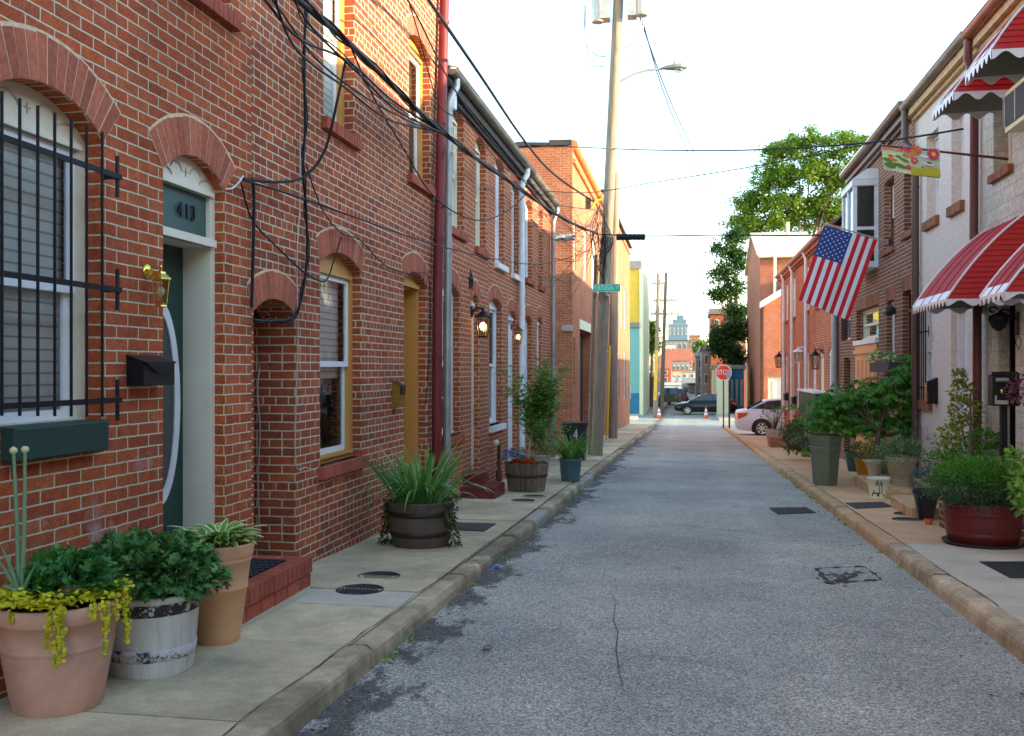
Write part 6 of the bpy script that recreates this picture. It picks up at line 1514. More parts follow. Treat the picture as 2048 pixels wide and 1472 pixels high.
# ---- garden flag
yw=Y(2016,XR); Dw=yw*cY-XR*sY; base_=Vector((XR,yw,Z(318,XR,yw))); tip=W3(1758,290,Dw+.1)
T=thing('flag_pole','dark thin pole from the formstone house holding the flowered banners','flag pole',tuple(base_)); mb=MB(); mb.tube([base_,tip],[.016,.010],8); mb.build('pole',M['browndoor'],T)
def banner(label,c4,mat,seed,spots,txt,tcol,tv):
    g2,nr2=cloth(c4,16,8,.008,seed); T=thing('garden_banner',label,'banner',tuple(c4[0]),'welcome banners on the thin pole')
    mb=MB(); mb.add([v for r in g2 for v in r],[(j*17+i,j*17+i+1,(j+1)*17+i+1,(j+1)*17+i) for j in range(8) for i in range(16)],0,True); mb.build('cloth',M[mat],T)
    TL,TR,BR,BL=[Vector(p) for p in c4]
    by={}
    for (s,t,r,m,k) in spots: by.setdefault(m,[]).append((s,t,r,k))
    for m,l in by.items():
        mb=MB()
        for (s,t,r,k) in l:
            for sg in (1,-1):
                c=(TL.lerp(TR,s)).lerp(BL.lerp(BR,s),t)+nr2*.012*sg; ux=(TR-TL).normalized(); uy=(TL-BL).normalized()
                nn=5 if k=='f' else 1
                if k=='f':
                    for q in range(6): a=q*PI/3; cc=c+ux*math.cos(a)*r*.6+uy*math.sin(a)*r*.6; mb.add([cc+ux*math.cos(b*PI/4)*r*.45+uy*math.sin(b*PI/4)*r*.45 for b in range(8)],[tuple(range(8))])
                elif k=='r': mb.add([c+nr2*.001*sg+ux*a_*r+uy*b_ for a_,b_ in ((-1,-.045),(1,-.045),(1,.045),(.3,.07),(-.4,.04),(-1,.06))],[tuple(range(6))])
                elif k=='c': mb.add([c+nr2*.002*sg+ux*math.cos(b*PI/4)*r+uy*math.sin(b*PI/4)*r for b in range(8)],[tuple(range(8))])
                else: mb.add([c+ux*math.cos(b*PI/5+k)*r*1.8+uy*math.sin(b*PI/5)*r*.7 for b in range(10)],[tuple(range(10))])
        mb.build('print',M[m],T)
    c=(TL.lerp(TR,.5)).lerp(BL.lerp(BR,.5),tv); 
    nfront=-(TR-TL).cross(TL-BL).normalized()
    put_text(extrude_text(txt,.095,.001,.8),'lettering',tcol,T,tuple(c-Vector((0,.012,0))),(TR-TL),(TL-BL),flip=True)
M['bgreen']=plain('banner_pale_green',(.42,.60,.30),.8,0,.2,9,c2=(.55,.68,.45)); M['bblue']=plain('banner_sky_print',(.32,.50,.70),.8,0,.3,7,c2=(.45,.50,.14)); M['bleaf']=plain('banner_leaf',(.08,.24,.06),.8); M['borange']=plain('banner_orange',(.75,.20,.04),.8); M['bpink']=plain('banner_pink',(.70,.06,.15),.8); M['byel']=plain('banner_yellow',(.75,.55,.05),.8); M['blime']=plain('banner_lime',(.42,.44,.04),.8)
p0=W3(1762,288,Dw+.1); p1=W3(1820,296,Dw+.08); p2=W3(1823,349,Dw+.06); p3=W3(1768,338,Dw+.1)
banner('pale green banner with hummingbird and mirrored Welcome, outer one on the thin pole',[p0,p1,p2,p3],'bgreen',0.3,[(.35,.55,.03,'borange',.4),(.28,.42,.018,'bpink',0.2),(.45,.35,.022,'flagwhite',.7),(.55,.4,.02,'bleaf',.2),(.75,.5,.035,'bleaf',.9),(.9,.3,.035,'borange',.1),(.9,.75,.03,'bpink','f'),(.3,.8,.05,'bleaf',.1),(.15,.6,.03,'bleaf',.5),(.85,.1,.03,'bpink',.3),(.6,.75,.04,'bleaf',.6)],'Welcome','bpink',.12)
p0=W3(1820,294,Dw+.08); p1=W3(1879,298,Dw+.04); p2=W3(1880,358,Dw+.02); p3=W3(1823,348,Dw+.06)
banner('bright flowered banner with mirrored Welcome along its foot, inner one on the thin pole',[p0,p1,p2,p3],'bblue',1.6,[(.2,.12,.06,'borange','f'),(.78,.2,.07,'bpink','f'),(.78,.2,.025,'byel','c'),(.12,.5,.04,'bpink','f'),(.12,.5,.016,'byel','c'),(.45,.3,.03,'flagwhite',.2),(.6,.55,.035,'flagwhite',.5),(.63,.52,.018,'fardark',.5),(.5,.86,.158,'blime','r'),(.4,.72,.02,'bpink','f')],'Welcome','flagwhite',.86)
# ---- wall lights right
yy=Y(1790,XR); T=thing('wall_light','round dark wall light on the brown brick between door and window','wall light',(XR,yy,Z(620,XR,yy)))
mb=MB(); zc=Z(621,XR,yy); mb.tube([(XR,yy,zc),(XR-.05,yy,zc),(XR-.14,yy,zc),(XR-.17,yy,zc)],[.05,.09,.085,.05],14); mb.build('shade',M['iron'],T); mb=MB(); mb.ball((XR-.15,yy,zc-.02),.065,10,7); mb.build('globe',M['lampglass'],T)
def rlamp(label,u,v,w,h,mat,bulb='offbulb'):
    yy=Y(u+6,XR); return lantern(label,XR-.2,yy,Z(v,XR-.2,yy),w,h,mat,XR,bulb)
rlamp('black wall lantern on the row nearest the grey conduit',1640,722,.24,.46,'black')
rlamp('white bell shaped lamp on the middle of the far row',1604,712,.30,.40,'white2')
rlamp('black wall lantern at the far end of the row by the white car',1563,722,.30,.5,'black')
for lab,u,v in (('small black mailbox on the far row between white downspouts',1592,800),('small black mailbox at the far end of the row',1576,793)):
    yy=Y(u,XR); mbox(lab,yy-.2,yy+.2,Z(v+8,XR,yy),Z(v-8,XR,yy),XR,-.14,'blackm')
# scroll bracket lamp, hanging ornament, post mailbox by formstone door
T=thing('wall_lantern','black wrought scroll lamp under the red door awning','wall lantern',(XR,10.9,2.0))
mb=MB(); yy=Y(2036,XR)-.0; 
for k,(rr,zc_) in enumerate(((.085,Z(632,3.45,yy)),(.06,Z(650,3.45,yy)),(.045,Z(620,3.45,yy)))):
    mb.tube([(XR-.14-k*.06+rr*math.cos(a*.5)*(1-a*.05),yy,zc_+rr*math.sin(a*.5)*(1-a*.05)) for a in range(13)],.011,6)
mb.lathe(XR-.20,yy,[(.02,Z(625,3.4,yy)),(.10,Z(632,3.4,yy)),(.11,Z(640,3.4,yy)),(.07,Z(655,3.4,yy)),(.02,Z(662,3.4,yy))],8,sm=False); mb.tube([(XR,yy,Z(640,3.5,yy)),(XR-.2,yy,Z(622,3.5,yy))],.014,6); mb.box(XR-.02,yy-.05,Z(670,XR,yy),XR,yy+.05,Z(625,XR,yy)); mb.build('bracket',M['black'],T)
mb=MB(); c=W3(2037,685,10.5); mb.tube([c+Vector((0,0,.25)),c+Vector((0,0,.07))],.002,4); mb.tube([c+Vector((.025*math.sin(i*PI/10),0,.07-.014*i)) for i in range(11)],.005,5); mb.tube([c+Vector((-.025*math.sin(i*PI/10),0,.07-.014*i)) for i in range(11)],.005,5)
one(mb,'wind_chime',M['rust'],'small copper coloured wind ornament hanging under the awning','wind ornament',tuple(c))
T=thing('mailbox','large black mailbox on a post before the iron gate','mailbox',(3.2,10.2,gz(10)))
a=W3(1985,812,10.1); b=W3(2036,750,10.1); 
mb=MB(); mb.box(a.x,a.y,a.z,b.x,a.y+.16,b.z); mb.hexa([(a.x-.02,a.y-.02,b.z),(b.x+.02,a.y-.02,b.z),(b.x+.02,a.y+.18,b.z),(a.x-.02,a.y+.18,b.z),(a.x+.01,a.y+.04,b.z+.035),(b.x-.01,a.y+.04,b.z+.035),(b.x-.01,a.y+.14,b.z+.035),(a.x+.01,a.y+.14,b.z+.035)]); mb.build('box',M['blackm'],T)
mb=MB(); mb.tube([(a.x+.03,a.y-.015,b.z-.05),(a.x+.15,a.y-.015,b.z-.05)],.022,8); mb.box(a.x+.02,a.y-.012,a.z+.02,a.x+.15,a.y-.004,a.z+.06); mb.box(a.x+.02,a.y-.012,a.z+.06,a.x+.04,a.y-.004,a.z+.11); mb.build('slot_trim',M['greymetal'],T)
mb=MB(); mb.ball((a.x+.085,a.y-.012,a.z+.15),.02,8,6,0,1.5); mb.build('crest',M['brass'],T)
mb=MB(); mb.box((a.x+b.x)/2-.03,a.y+.05,gz(10),(a.x+b.x)/2+.03,a.y+.11,a.z); mb.build('post',M['black'],T)
mb=MB(); c=W3(2036,782,9.9); bush(mb,c,.10,.10,.14,200,.05,.03,'oval',-.9,.3)
one(mb,'hanging_plant',M['purple'],'purple leaved plant against the black post mailbox','plant',tuple(c))
# flower box
T=thing('flower_box','dark window box with pale flowers on the brown brick house','flower box',(3.3,17,1.4))
f0,f1=Y(1787,3.42),Y(1748,3.42); zc=Z(742,3.42,f0)
mb=MB(); mb.box(3.34,f0,zc-.02,3.56,f1,zc+.15); mb.build('box',M['fardark'],T)
mb=MB(); bush(mb,(3.42,(f0+f1)/2,zc+.2),.2,(f1-f0)/2,.14,420,.05,.03,'oval',-.2,.4); mb.build('foliage',M['herb'],T)
mb=MB()
for p,d,rr in bushpts((3.4,(f0+f1)/2,zc+.2),.22,(f1-f0)/2,.17,160,0,.9): mb.leaf(p,(-1,jn(.5),.3),d,.035,.03,'round')
mb.build('flower',M['fwhite'],T)
# ---- planters on right pavement
b=base(1650,973,.21); x,y,z=b
T=thing('planter','tall hexagonal sage green planter at the kerb','planter',b)
mb=MB(); pr=[(.185,0),(.19,.05),(.195,.055),(.235,.56),(.25,.565),(.25,.63),(.242,.635),(.242,.66),(.25,.665),(.25,.72),(.262,.725),(.27,.80),(.262,.82),(.235,.82),(.225,.76),(.001,.75)]
mb.lathe(x,y,[(r,z+q) for r,q in pr],6,sm=False,ph=PI/2+.15); mb.build('pot',M['greenplastic'],T)
# ---- layered shrub tree
def spray(mb,c,L,az,n=16,leafL=.10,droop=.25,mi=0):
    h=Vector((math.cos(az),math.sin(az),0)); sd=Vector((-math.sin(az),math.cos(az),0)); p=Vector(c)
    for i in range(n):
        t=i/n; q=p+h*(L*t)+Vector((0,0,-droop*L*t*t)); s=leafL*(1-.5*t)
        for sg in (-1,1): mb.leaf(q,sd*sg+h*.45+Vector((0,0,-.75+jn(.2))),(jn(.2),jn(.2),1),s*rnd(.7,1.1),s*.30,'oval',mi,.3)
tx,ty=3.02,16.4
T=thing('ornamental_tree','spreading shrub tree with layered feathery leaves before the brown brick house','tree',(tx,ty,gz(ty)))
mb=MB(); brs=[]; tz=gz(ty)
mb.tube([(tx,ty,tz),(tx-.05,ty,tz+.5),(tx+.02,ty,tz+1.0)],[.05,.04,.03],8)
def WT(u,v): return W3(u,v,16.0+R.uniform(-.35,.45))
pxs=[(1672,832,52,20),(1700,790,75,25),(1762,782,45,20),(1790,770,60,22),(1830,728,28,14),(1760,810,90,25),(1700,835,90,22),(1835,858,40,12),(1690,805,40,18),(1770,845,90,18),(1805,750,35,16),(1680,792,40,14),(1648,848,26,12)]
for (u,v,ru,rv) in pxs:
    c=WT(u,v); mb.tube([(tx,ty,tz+.9),Vector((tx,ty,tz+1.1)).lerp(c,.5)+Vector((0,0,.1)),c],[.02,.014,.006],5)
mb.build('trunk',M['bark'],T)
mb=MB()
for (u,v,ru,rv) in pxs:
    for k in range(int(ru*.62)):
        c=WT(u+R.gauss(0,ru*.5),v+R.gauss(0,rv*.5)); spray(mb,c,rnd(.28,.48),rnd(0,2*PI),13,.13)
mb.build('crown',M['sumac'],T)
# hedge
b=base(1742,958,.3); x,y,z=b
mb=MB(); 
for i in range(7): bush(mb,(x+.28+jn(.05),y+.9-.28*i+.3,z+.32),.33,.34,.36,520,.04,.026,'oval',-.8,.6)
one(mb,'hedge',M['box'],'low dense dark hedge behind the small blue and yellow pots','hedge',(x,y,z))
# stone steps
T=thing('stone_step','tan stone step below the salmon doors holding small pots','step',(2.9,15.3,gz(15)))
mb=MB(); mb.box(2.66,14.3,gz(16.4)-.05,XR,16.4,gz(15)+.15); o=mb.build('step',M['sandstone'],T); bv=o.modifiers.new('b','BEVEL'); bv.width=.015
T=thing('stone_step','tan stone doorstep between palm pot and navy vase','step',(2.9,12.7,gz(12.7)))
mb=MB(); mb.box(2.6,12.1,gz(13.3)-.05,XR,13.3,gz(12.7)+.145); mb.box(2.98,12.25,gz(12.7)+.145,XR,13.2,gz(12.7)+.33); o=mb.build('step',M['sandstone'],T); bv=o.modifiers.new('b','BEVEL'); bv.width=.015
T=thing('brick_step','small brick block with white notches beside the red barrel','step',(2.85,11,gz(11)))
mb=MB(); mb.box(2.72,9.9,gz(11.4)-.05,XR,11.35,gz(10.7)+.26); mb.build('step',M['brickD'],T)
# palm pot
b=base(1757,1000,.13); x,y,z=b
T=pot('flower_pot','white glazed pot painted with a palm tree on the kerb side','flower pot',b,.115,.155,.305,'ivorypot',prof=[(.10,0),(.118,.008),(.12,.03),(.116,.035),(.148,.28),(.158,.285),(.16,.30),(.153,.305),(.14,.30),(.135,.26),(.001,.25)])
va=math.atan2(-y,-x)
def onpot(ang,zz,r=.001):
    rr=.117+(.148-.117)*(zz-.035)/.245+.0025+r; return Vector((x+math.cos(va+ang)*rr,y+math.sin(va+ang)*rr,z+zz))
mb=MB()
for (a0,a1,z0,z1) in ((-.75,.65,.05,.085),(-.7,.2,.085,.10)): mb.add([onpot(a0,z0),onpot((a0+a1)/2,z0),onpot(a1,z0),onpot(a1,z1),onpot((a0+a1)/2,z1+.004),onpot(a0,z1)],[(0,1,4,5),(1,2,3,4)])
mb.build('painted_shore',M['palmgreen'],T)
mb=MB()
for (aa,zz) in ((.05,.0),(.3,.0)):
    mb.add([onpot(aa,.09),onpot(aa+.10,.09),onpot(aa+.04,.21),onpot(aa-.02,.21)],[(0,1,2,3)])
for q in range(9):
    e=-.3+q*3.7/8; c=onpot(.06,.215); t=onpot(.06+.42*math.cos(e),.215+.06*math.sin(e)-.01); m_=onpot(.06+.24*math.cos(e),.215+.05*math.sin(e)+.022); mb.add([c,onpot(.06+.24*math.cos(e),.215+.05*math.sin(e)+.004),t,m_],[(0,1,2,3)])
mb.add([onpot(-.55,.09),onpot(-.4,.09),onpot(-.43,.14),onpot(-.5,.14)],[(0,1,2,3)])
mb.build('painted_palm',M['palmblue'],T)
# other pots
def setpot(label,u,v,rb,rt,h,mat,zup=0,plant=None,grp='small pots on the right pavement',**k):
    b=base(u,v,rb*.9); b=(b[0],b[1],b[2]+.01+zup); pot('flower_pot',label,'flower pot',b,rb,rt,h,mat,group=grp,**k)
    if plant:
        nm,lab,m,rx,rz,n,L,W_,kd=plant; mb=MB(); bush(mb,(b[0],b[1],b[2]+h),rx,rx,rz,n,L,W_,kd,-.25,.3); one(mb,nm,M[m],lab,'plant',(b[0],b[1],b[2]+h))
    return b
setpot('blue green glazed pot beside the dark hedge',1709,958,.11,.17,.33,'blueplastic',.12,('leafy_plant','small mixed leaves in the blue green glazed pot','herb',.16,.16,160,.06,.03,'oval'))
setpot('mustard yellow pot next to the blue green pot',1728,968,.10,.16,.30,'yellowpot',.12,('leafy_plant','yellowish leaves spilling over the mustard yellow pot','holly',.19,.20,300,.045,.03,'oval'))
flowers('orange_flowers','single orange bloom rising over the mustard yellow pot',(base(1718,958,.1)[0],base(1718,958,.1)[1],gz(15)+.50),.06,.06,.05,10,'forange',9,'herb',fs=.07)
setpot('grey stone urn with fluted neck behind the palm pot',1748,985,.09,.16,.42,'greypot',.05,('herb_plant','feathery grey green herbs in the fluted stone urn','herb',.26,.26,380,.06,.018,'needle'),prof=[(.10,0),(.08,.03),(.07,.1),(.10,.3),(.13,.36),(.16,.40),(.165,.42),(.14,.41),(.12,.37),(.001,.37)])
b=setpot('broad grey stone pot with a heavy rim on the stone step',1803,992,.13,.235,.42,'greypot',.14,('herb_plant','dense grey green herbs overflowing the broad stone pot','herb',.34,.27,900,.07,.03,'oval'),prof=[(.13,0),(.14,.02),(.145,.15),(.18,.16),(.20,.33),(.235,.345),(.24,.40),(.225,.42),(.20,.41),(.18,.37),(.001,.37)])
mb=MB(); bush(mb,(b[0]+.35,b[1]+.3,b[2]+.5),.35,.35,.35,420,.10,.025,'needle',-.3,.2); one(mb,'herb_plant',M['bluegreen'],'wispy silver leaves against the foot of the pink stucco wall','plant',(b[0]+.3,b[1]+.3,b[2]+.4))
b=base(1852,1042,.08); pot('vase_planter','slim tapered navy vase planter with bluish foliage','planter',b,.07,.15,.36,'navy',prof=[(.07,0),(.075,.01),(.14,.30),(.15,.31),(.152,.355),(.14,.36),(.12,.33),(.001,.32)])
mb=MB(); bush(mb,(b[0],b[1],b[2]+.42),.20,.2,.20,900,.035,.022,'oval',-.6,.5); one(mb,'bluish_plant',M['bluegreen'],'rounded blue green foliage on the navy vase','plant',(b[0],b[1],b[2]+.36))
b=base(1850,1046,.03); mb=MB(); mb.lathe(b[0]-.02,b[1]-.25,[(.035,gz(b[1]-.25)+.01),(.05,gz(b[1]-.25)+.07),(.035,gz(b[1]-.25)+.07)],12); one(mb,'clay_pot',M['cone'],'tiny orange clay pot at the foot of the navy vase','flower pot',(b[0],b[1]-.25,gz(b[1])))
# conical holly and shrubs behind the red barrel
hx,hy=3.15,11.75; hz=gz(hy)+.05
T=thing('holly_shrub','narrow cone of yellow tipped holly before the white door','shrub',(hx,hy,hz))
mb=MB(); mb.tube([(hx,hy,hz),(hx,hy,hz+1.4)],[.03,.01],6); mb.build('trunk',M['bark'],T)
mb=MB()
for (u,v,r,n) in ((1917,752,.07,110),(1922,785,.13,200),(1930,825,.19,300),(1925,862,.21,330),(1908,895,.25,380),(1935,915,.25,300),(1895,905,.13,120)):
    c=W3(u,v,11.75); bush(mb,c,r,r,r*1.05,n,.055,.036,'oval',-.9,.4)
mb.build('crown',M['holly'],T)
mb=MB(); 
for (u,v,r,n) in ((1965,880,.17,600),(1930,925,.22,900),(1990,905,.14,450),(1880,925,.17,500),(1960,940,.2,600),(1900,950,.18,500)): bush(mb,W3(u,v,11.2),r*1.1,r*1.1,r*.75,n,.04,.022,'oval',-.5,.4)
one(mb,'leafy_shrub',M['sumac'],'spreading mid green shrub between holly cone and red barrel','shrub',(3.2,11,gz(11)))
# red barrel
b=base(1966,1100,.33); x,y,z=b
T=thing('planter_barrel','glossy dark red stave barrel planter standing in a black saucer','planter',b)
mb=MB(); pr=[(.295,.03),(.31,.04),(.335,.2),(.345,.40),(.34,.42),(.32,.42),(.31,.36),(.001,.36)]; n=26
mb.lathe(x,y,[(r,z+q) for r,q in pr],52,jit=lambda k,z:1-.008*(k%2)); mb.build('barrel',M['barrelred'],T)
for za,ra in ((.10,.322),(.30,.342)):
    mb=MB(); mb.lathe(x,y,[(ra,z+za),(ra+.004,z+za+.003),(ra+.006,z+za+.045),(ra+.001,z+za+.05)],44,capb=False); mb.build('band',M['barrelred'],T)
mb=MB(); mb.lathe(x,y,[(.33,z),(.37,z+.045),(.36,z+.05),(.31,z+.03),(.001,z+.03)],40); mb.build('saucer',M['rubber'],T)
mb=MB(); c=(x-.02,y,z+.56)
for (dx_,dy_,dz_,r,n) in ((0,0,.03,.38,3200),(-.19,-.05,-.02,.27,1900),(.20,.02,.03,.27,1500),(-.08,.0,.12,.28,1500),(.10,.0,.12,.28,1300),(.02,-.12,-.05,.32,1700)):
    for p,d,rr in bushpts((c[0]+dx_,c[1]+dy_,c[2]+dz_),r*1.12,r,r*.62,n,-.75,.75):
        top=p.z>c[2]+.06+jn(.04)
        mb.leaf(p,Vector((d.x+jn(.4),d.y+jn(.4),d.z+.3+jn(.4))),(jn(.5),jn(.5),1),rnd(.025,.045),.018,'quad',0 if not top else 1)
one(mb,'clipped_shrub',[M['juni'],M['topgreen']],'dense rounded evergreen overflowing the dark red barrel','shrub',(x,y,z+.4))
mb=MB()
for (u,v,r,n) in ((2040,920,.10,60),(2052,955,.14,90),(2035,985,.10,60),(2050,1010,.10,50)): bush(mb,W3(u,v,8.6),r,r,r,n,.075,.06,'lobed',-.8,.2)
one(mb,'leafy_plant',M['lime'],'bright green lobed leaves reaching in at the right edge','plant',tuple(W3(2045,970,8.6)))
# far right pavement pots
def small(u,v,rb,rt,h,mat,lab,pl=None): return setpot(lab,u,v,rb,rt,h,mat,0,pl)
b=base(1550,888,.25); x,y,z=b
T=thing('planter','pale grey round planter with a bare shrub near the white car','planter',b); mb=MB(); mb.lathe(x,y,[(.22,z),(.30,z+.42),(.31,z+.46),(.27,z+.46),(.25,z+.38),(.001,z+.38)],20); mb.build('pot',M['greypot'],T)
mb=MB(); bush(mb,(x+.05,y,z+.85),.55,.4,.38,230,.09,.045,'oval',-.9,.3); stems(mb,(x,y,z+.4),.9,12,.01,(.6,.5)); one(mb,'loose_shrub',M['ivy'],'thin dark shrub in the pale grey planter before the white car','shrub',(x,y,z+.4))
T=thing('brick_block','small brick step blocks on the far right pavement','step',base(1566,896,.1)); b=base(1566,896,.1); mb=MB(); mb.box(b[0]-.35,b[1],b[2]-.05,b[0]+.2,b[1]+.9,b[2]+.30); mb.box(b[0]-.05,b[1]-1.3,b[2],b[0]+.4,b[1]-.4,b[2]+.22); mb.build('block',M['brickF'],T)
mb=MB()
for (u,v,D,r,n) in ((1592,872,22.5,.36,380),(1600,862,21.5,.3,260),(1618,870,19.5,.3,300),(1585,885,22.5,.26,220),(1575,868,25,.25,160)): bush(mb,W3(u,v,D),r*.8,r,r,n,.11,.05,'oval',-.9,.4)
one(mb,'potted_shrub',M['ivy'],'dark leafy shrub mass beside the far row doorways','shrub',tuple(W3(1595,880,22)))
setpot('bright blue pot partly hidden behind the sage green planter',1614,905,.16,.2,.35,'brightblue')
mb=MB(); c=base(1612,915,.1); 
for i in range(60): az=rnd(0,6.3); mb.strap((c[0]+jn(.06),c[1]+jn(.1),c[2]),az,rnd(.1,.6),rnd(.3,.7),.03,rnd(.8,2),5)
one(mb,'grass_plant',M['holly'],'yellowing strap leaves beside the bright blue pot','plant',c)
mb=MB(); 
for (u,v,D,r,n) in ((1650,862,17.5,.22,200),(1675,858,17.5,.26,260)): bush(mb,W3(u,v,D),r,r,r*.6,n,.09,.04,'oval',-.6,.4)
one(mb,'potted_shrub',M['sumac'],'bushy green growth just above the sage green planter','shrub',tuple(W3(1650,855,17.5)))
# =================================================================== cars, cones
def wheel(T,cx,cy,z,r,w,axis):   # axis vector in xy of the axle
    ax=Vector((axis[0],axis[1],0)); fw=Vector((-ax.y,ax.x,0)); up=Vector((0,0,1)); c=Vector((cx,cy,z+r))
    def ringpts(rr,o,n=24): return [c+ax*o+fw*math.cos(2*PI*k/n)*rr+up*math.sin(2*PI*k/n)*rr for k in range(n)]
    mb=MB(); prof=[(r*.66,-w/2),(r*.95,-w/2),(r,-w*.3),(r,w*.3),(r*.95,w/2),(r*.66,w/2)]; n=24; vs=[]
    for rr,o in prof: vs+=ringpts(rr,o)
    mb.add(vs,[(i*n+k,i*n+(k+1)%n,(i+1)*n+(k+1)%n,(i+1)*n+k) for i in range(5) for k in range(n)],0,True)
    Wh=mb.build('wheel',M['rubber'],T)
    mb=MB()
    for s in (-1,1):
        o=s*w*.42
        mb.add(ringpts(r*.66,s*w*.5)+ringpts(r*.58,o),[(k,(k+1)%n,n+(k+1)%n,n+k) for k in range(n)],0,True)
        mb.add(ringpts(r*.14,o*1.02,12),[tuple(range(12))])
        for q in range(7):
            a=2*PI*q/7; d=fw*math.cos(a)+up*math.sin(a); e=fw*-math.sin(a)+up*math.cos(a)
            mb.add([c+ax*o+d*r*.1+e*r*.06,c+ax*o+d*r*.1-e*r*.06,c+ax*o+d*r*.6-e*r*.12,c+ax*o+d*r*.6+e*r*.12],[(0,1,2,3)])
    mb.build('rim',M['rim'],Wh)
    mb=MB()
    for s in (-1,1): mb.add(ringpts(r*.6,s*w*.3),[tuple(range(n))])
    mb.build('brake_disc',M['fardark'],Wh)
def car(name,label,cx,cy,z,hd,paint,body,glassp,L,Wd,wr=.32,wx=(.78,3.42),tailx=None,rails=False,nose='low'):
    # body: list (x,zlow,zhigh,halfwidth) along the length; glassp: side outline of the cabin (x,z)
    T=thing(name,label,'car',(cx,cy,z)); ch,sh=math.cos(hd),math.sin(hd)
    P=lambda x,y,q: Vector((cx+(x-L/2)*ch-y*sh,cy+(x-L/2)*sh+y*ch,z+q))
    mb=MB(); sec=[]
    for (x,z0,z1,hw) in body:
        zm=z0+(z1-z0)*.55
        sec.append([P(x,-hw*.90,z0),P(x,-hw*.98,z0+.08),P(x,-hw,zm),P(x,-hw*.95,z1-.05),P(x,-hw*.80,z1),P(x,0,z1+.025),P(x,hw*.80,z1),P(x,hw*.95,z1-.05),P(x,hw,zm),P(x,hw*.98,z0+.08),P(x,hw*.90,z0)])
    k=11; vs=[v for s in sec for v in s]
    mb.add(vs,[(i*k+j,i*k+j+1,(i+1)*k+j+1,(i+1)*k+j) for i in range(len(sec)-1) for j in range(k-1)],0,True)
    mb.add(sec[0],[tuple(range(k))]); mb.add(sec[-1],[tuple(range(k-1,-1,-1))])
    B=mb.build('body',M[paint],T)
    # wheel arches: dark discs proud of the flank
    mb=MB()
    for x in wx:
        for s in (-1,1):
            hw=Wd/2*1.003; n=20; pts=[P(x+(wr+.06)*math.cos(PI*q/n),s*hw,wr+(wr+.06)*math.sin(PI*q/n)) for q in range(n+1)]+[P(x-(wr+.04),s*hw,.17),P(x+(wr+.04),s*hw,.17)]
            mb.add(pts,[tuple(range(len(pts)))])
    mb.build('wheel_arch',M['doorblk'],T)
    # cabin
    hb=Wd/2*.90; ht=Wd/2*.70; zs0=min(q[1] for q in glassp); zs1=max(q[1] for q in glassp)
    def hwz(q): return hb+(ht-hb)*(q-zs0)/(zs1-zs0)
    mb=MB(); n=len(glassp); a=[P(x,-hwz(q),q) for x,q in glassp]; b=[P(x,hwz(q),q) for x,q in glassp]
    mb.add(a+b,[(i,(i+1)%n,n+(i+1)%n,n+i) for i in range(n)],0,False); mb.add(a,[tuple(range(n))]); mb.add(b,[tuple(range(n-1,-1,-1))]); mb.build('cabin',M[paint],T)
    # glass
    mb=MB(); cx_=sum(x for x,_ in glassp)/n; cz_=sum(q for _,q in glassp)/n
    inn=[(cx_+(x-cx_)*.88,cz_+(q-cz_)*.74+.01) for x,q in glassp]
    xm=cx_+.05
    for s in (-1,1):
        for part_ in (0,1):
            poly=[]
            pr=inn+[inn[0]]
            lim=(lambda x: x<=xm-.03) if part_==0 else (lambda x: x>=xm+.03); xl=xm-.03 if part_==0 else xm+.03
            for (xa,qa),(xb,qb) in zip(pr,pr[1:]):
                if lim(xa): poly.append((xa,qa))
                if lim(xa)!=lim(xb): t=(xl-xa)/(xb-xa); poly.append((xl,qa+(qb-qa)*t))
            if len(poly)>2: mb.add([P(x,s*(hwz(q)+.008),q) for x,q in poly],[tuple(range(len(poly)))])
    G1=[(glassp[0],glassp[1]),(glassp[-1],glassp[-2])]
    for (pa,pb) in G1:
        o=-.012 if pa[0]<cx_ else .012
        q0=[pa[0]+(pb[0]-pa[0])*.1,pa[1]+(pb[1]-pa[1])*.1]; q1=[pa[0]+(pb[0]-pa[0])*.9,pa[1]+(pb[1]-pa[1])*.9]
        mb.add([P(q0[0]+o,-hwz(q0[1])*.88,q0[1]+.012),P(q0[0]+o,hwz(q0[1])*.88,q0[1]+.012),P(q1[0]+o,hwz(q1[1])*.88,q1[1]+.012),P(q1[0]+o,-hwz(q1[1])*.88,q1[1]+.012)],[(0,1,2,3)])
    mb.build('glass',M['carglass'],T)
    for x in wx:
        for s in (-1,1): p=P(x,s*(Wd/2-.068),0); wheel(T,p.x,p.y,z,wr,.21,(-sh,ch))
    for s in (-1,1):
        mb=MB(); zl=body[1][2]-.12
        h0_,h1_=body[1][3]*.93,body[2][3]+.012
        mb.hexa([P(-.02,s*h0_*.6,zl-.20),P(.06,s*(h0_+.06),zl-.20),P(.36,s*h1_,zl-.06),P(.36,s*h1_*.9,zl-.06),P(.0,s*h0_*.6,zl+.05),P(.05,s*(h0_+.06),zl+.05),P(.44,s*h1_,zl+.07),P(.44,s*h1_*.9,zl+.07)]); mb.build('tail_light',M['tail'],T)
        mb=MB(); zl=.62
        mb.hexa([P(L+.006,s*Wd/2*.45,zl-.06),P(L-.22,s*Wd/2*1.0,zl-.05),P(L-.25,s*Wd/2*.9,zl-.05),P(L-.08,s*Wd/2*.4,zl-.06),P(L-.01,s*Wd/2*.45,zl+.07),P(L-.30,s*Wd/2*.99,zl+.09),P(L-.3,s*Wd/2*.9,zl+.09),P(L-.1,s*Wd/2*.4,zl+.07)]); mb.build('headlight',M['lampglass'],T)
    if rails:
        mb=MB()
        for s in (-1,1): mb.tube([P(.7,s*ht*.9,zs1+.06),P(2.4,s*ht*.9,zs1+.06)],.03,6)
        mb.build('roof_rail',M['greymetal'],T)
    return T
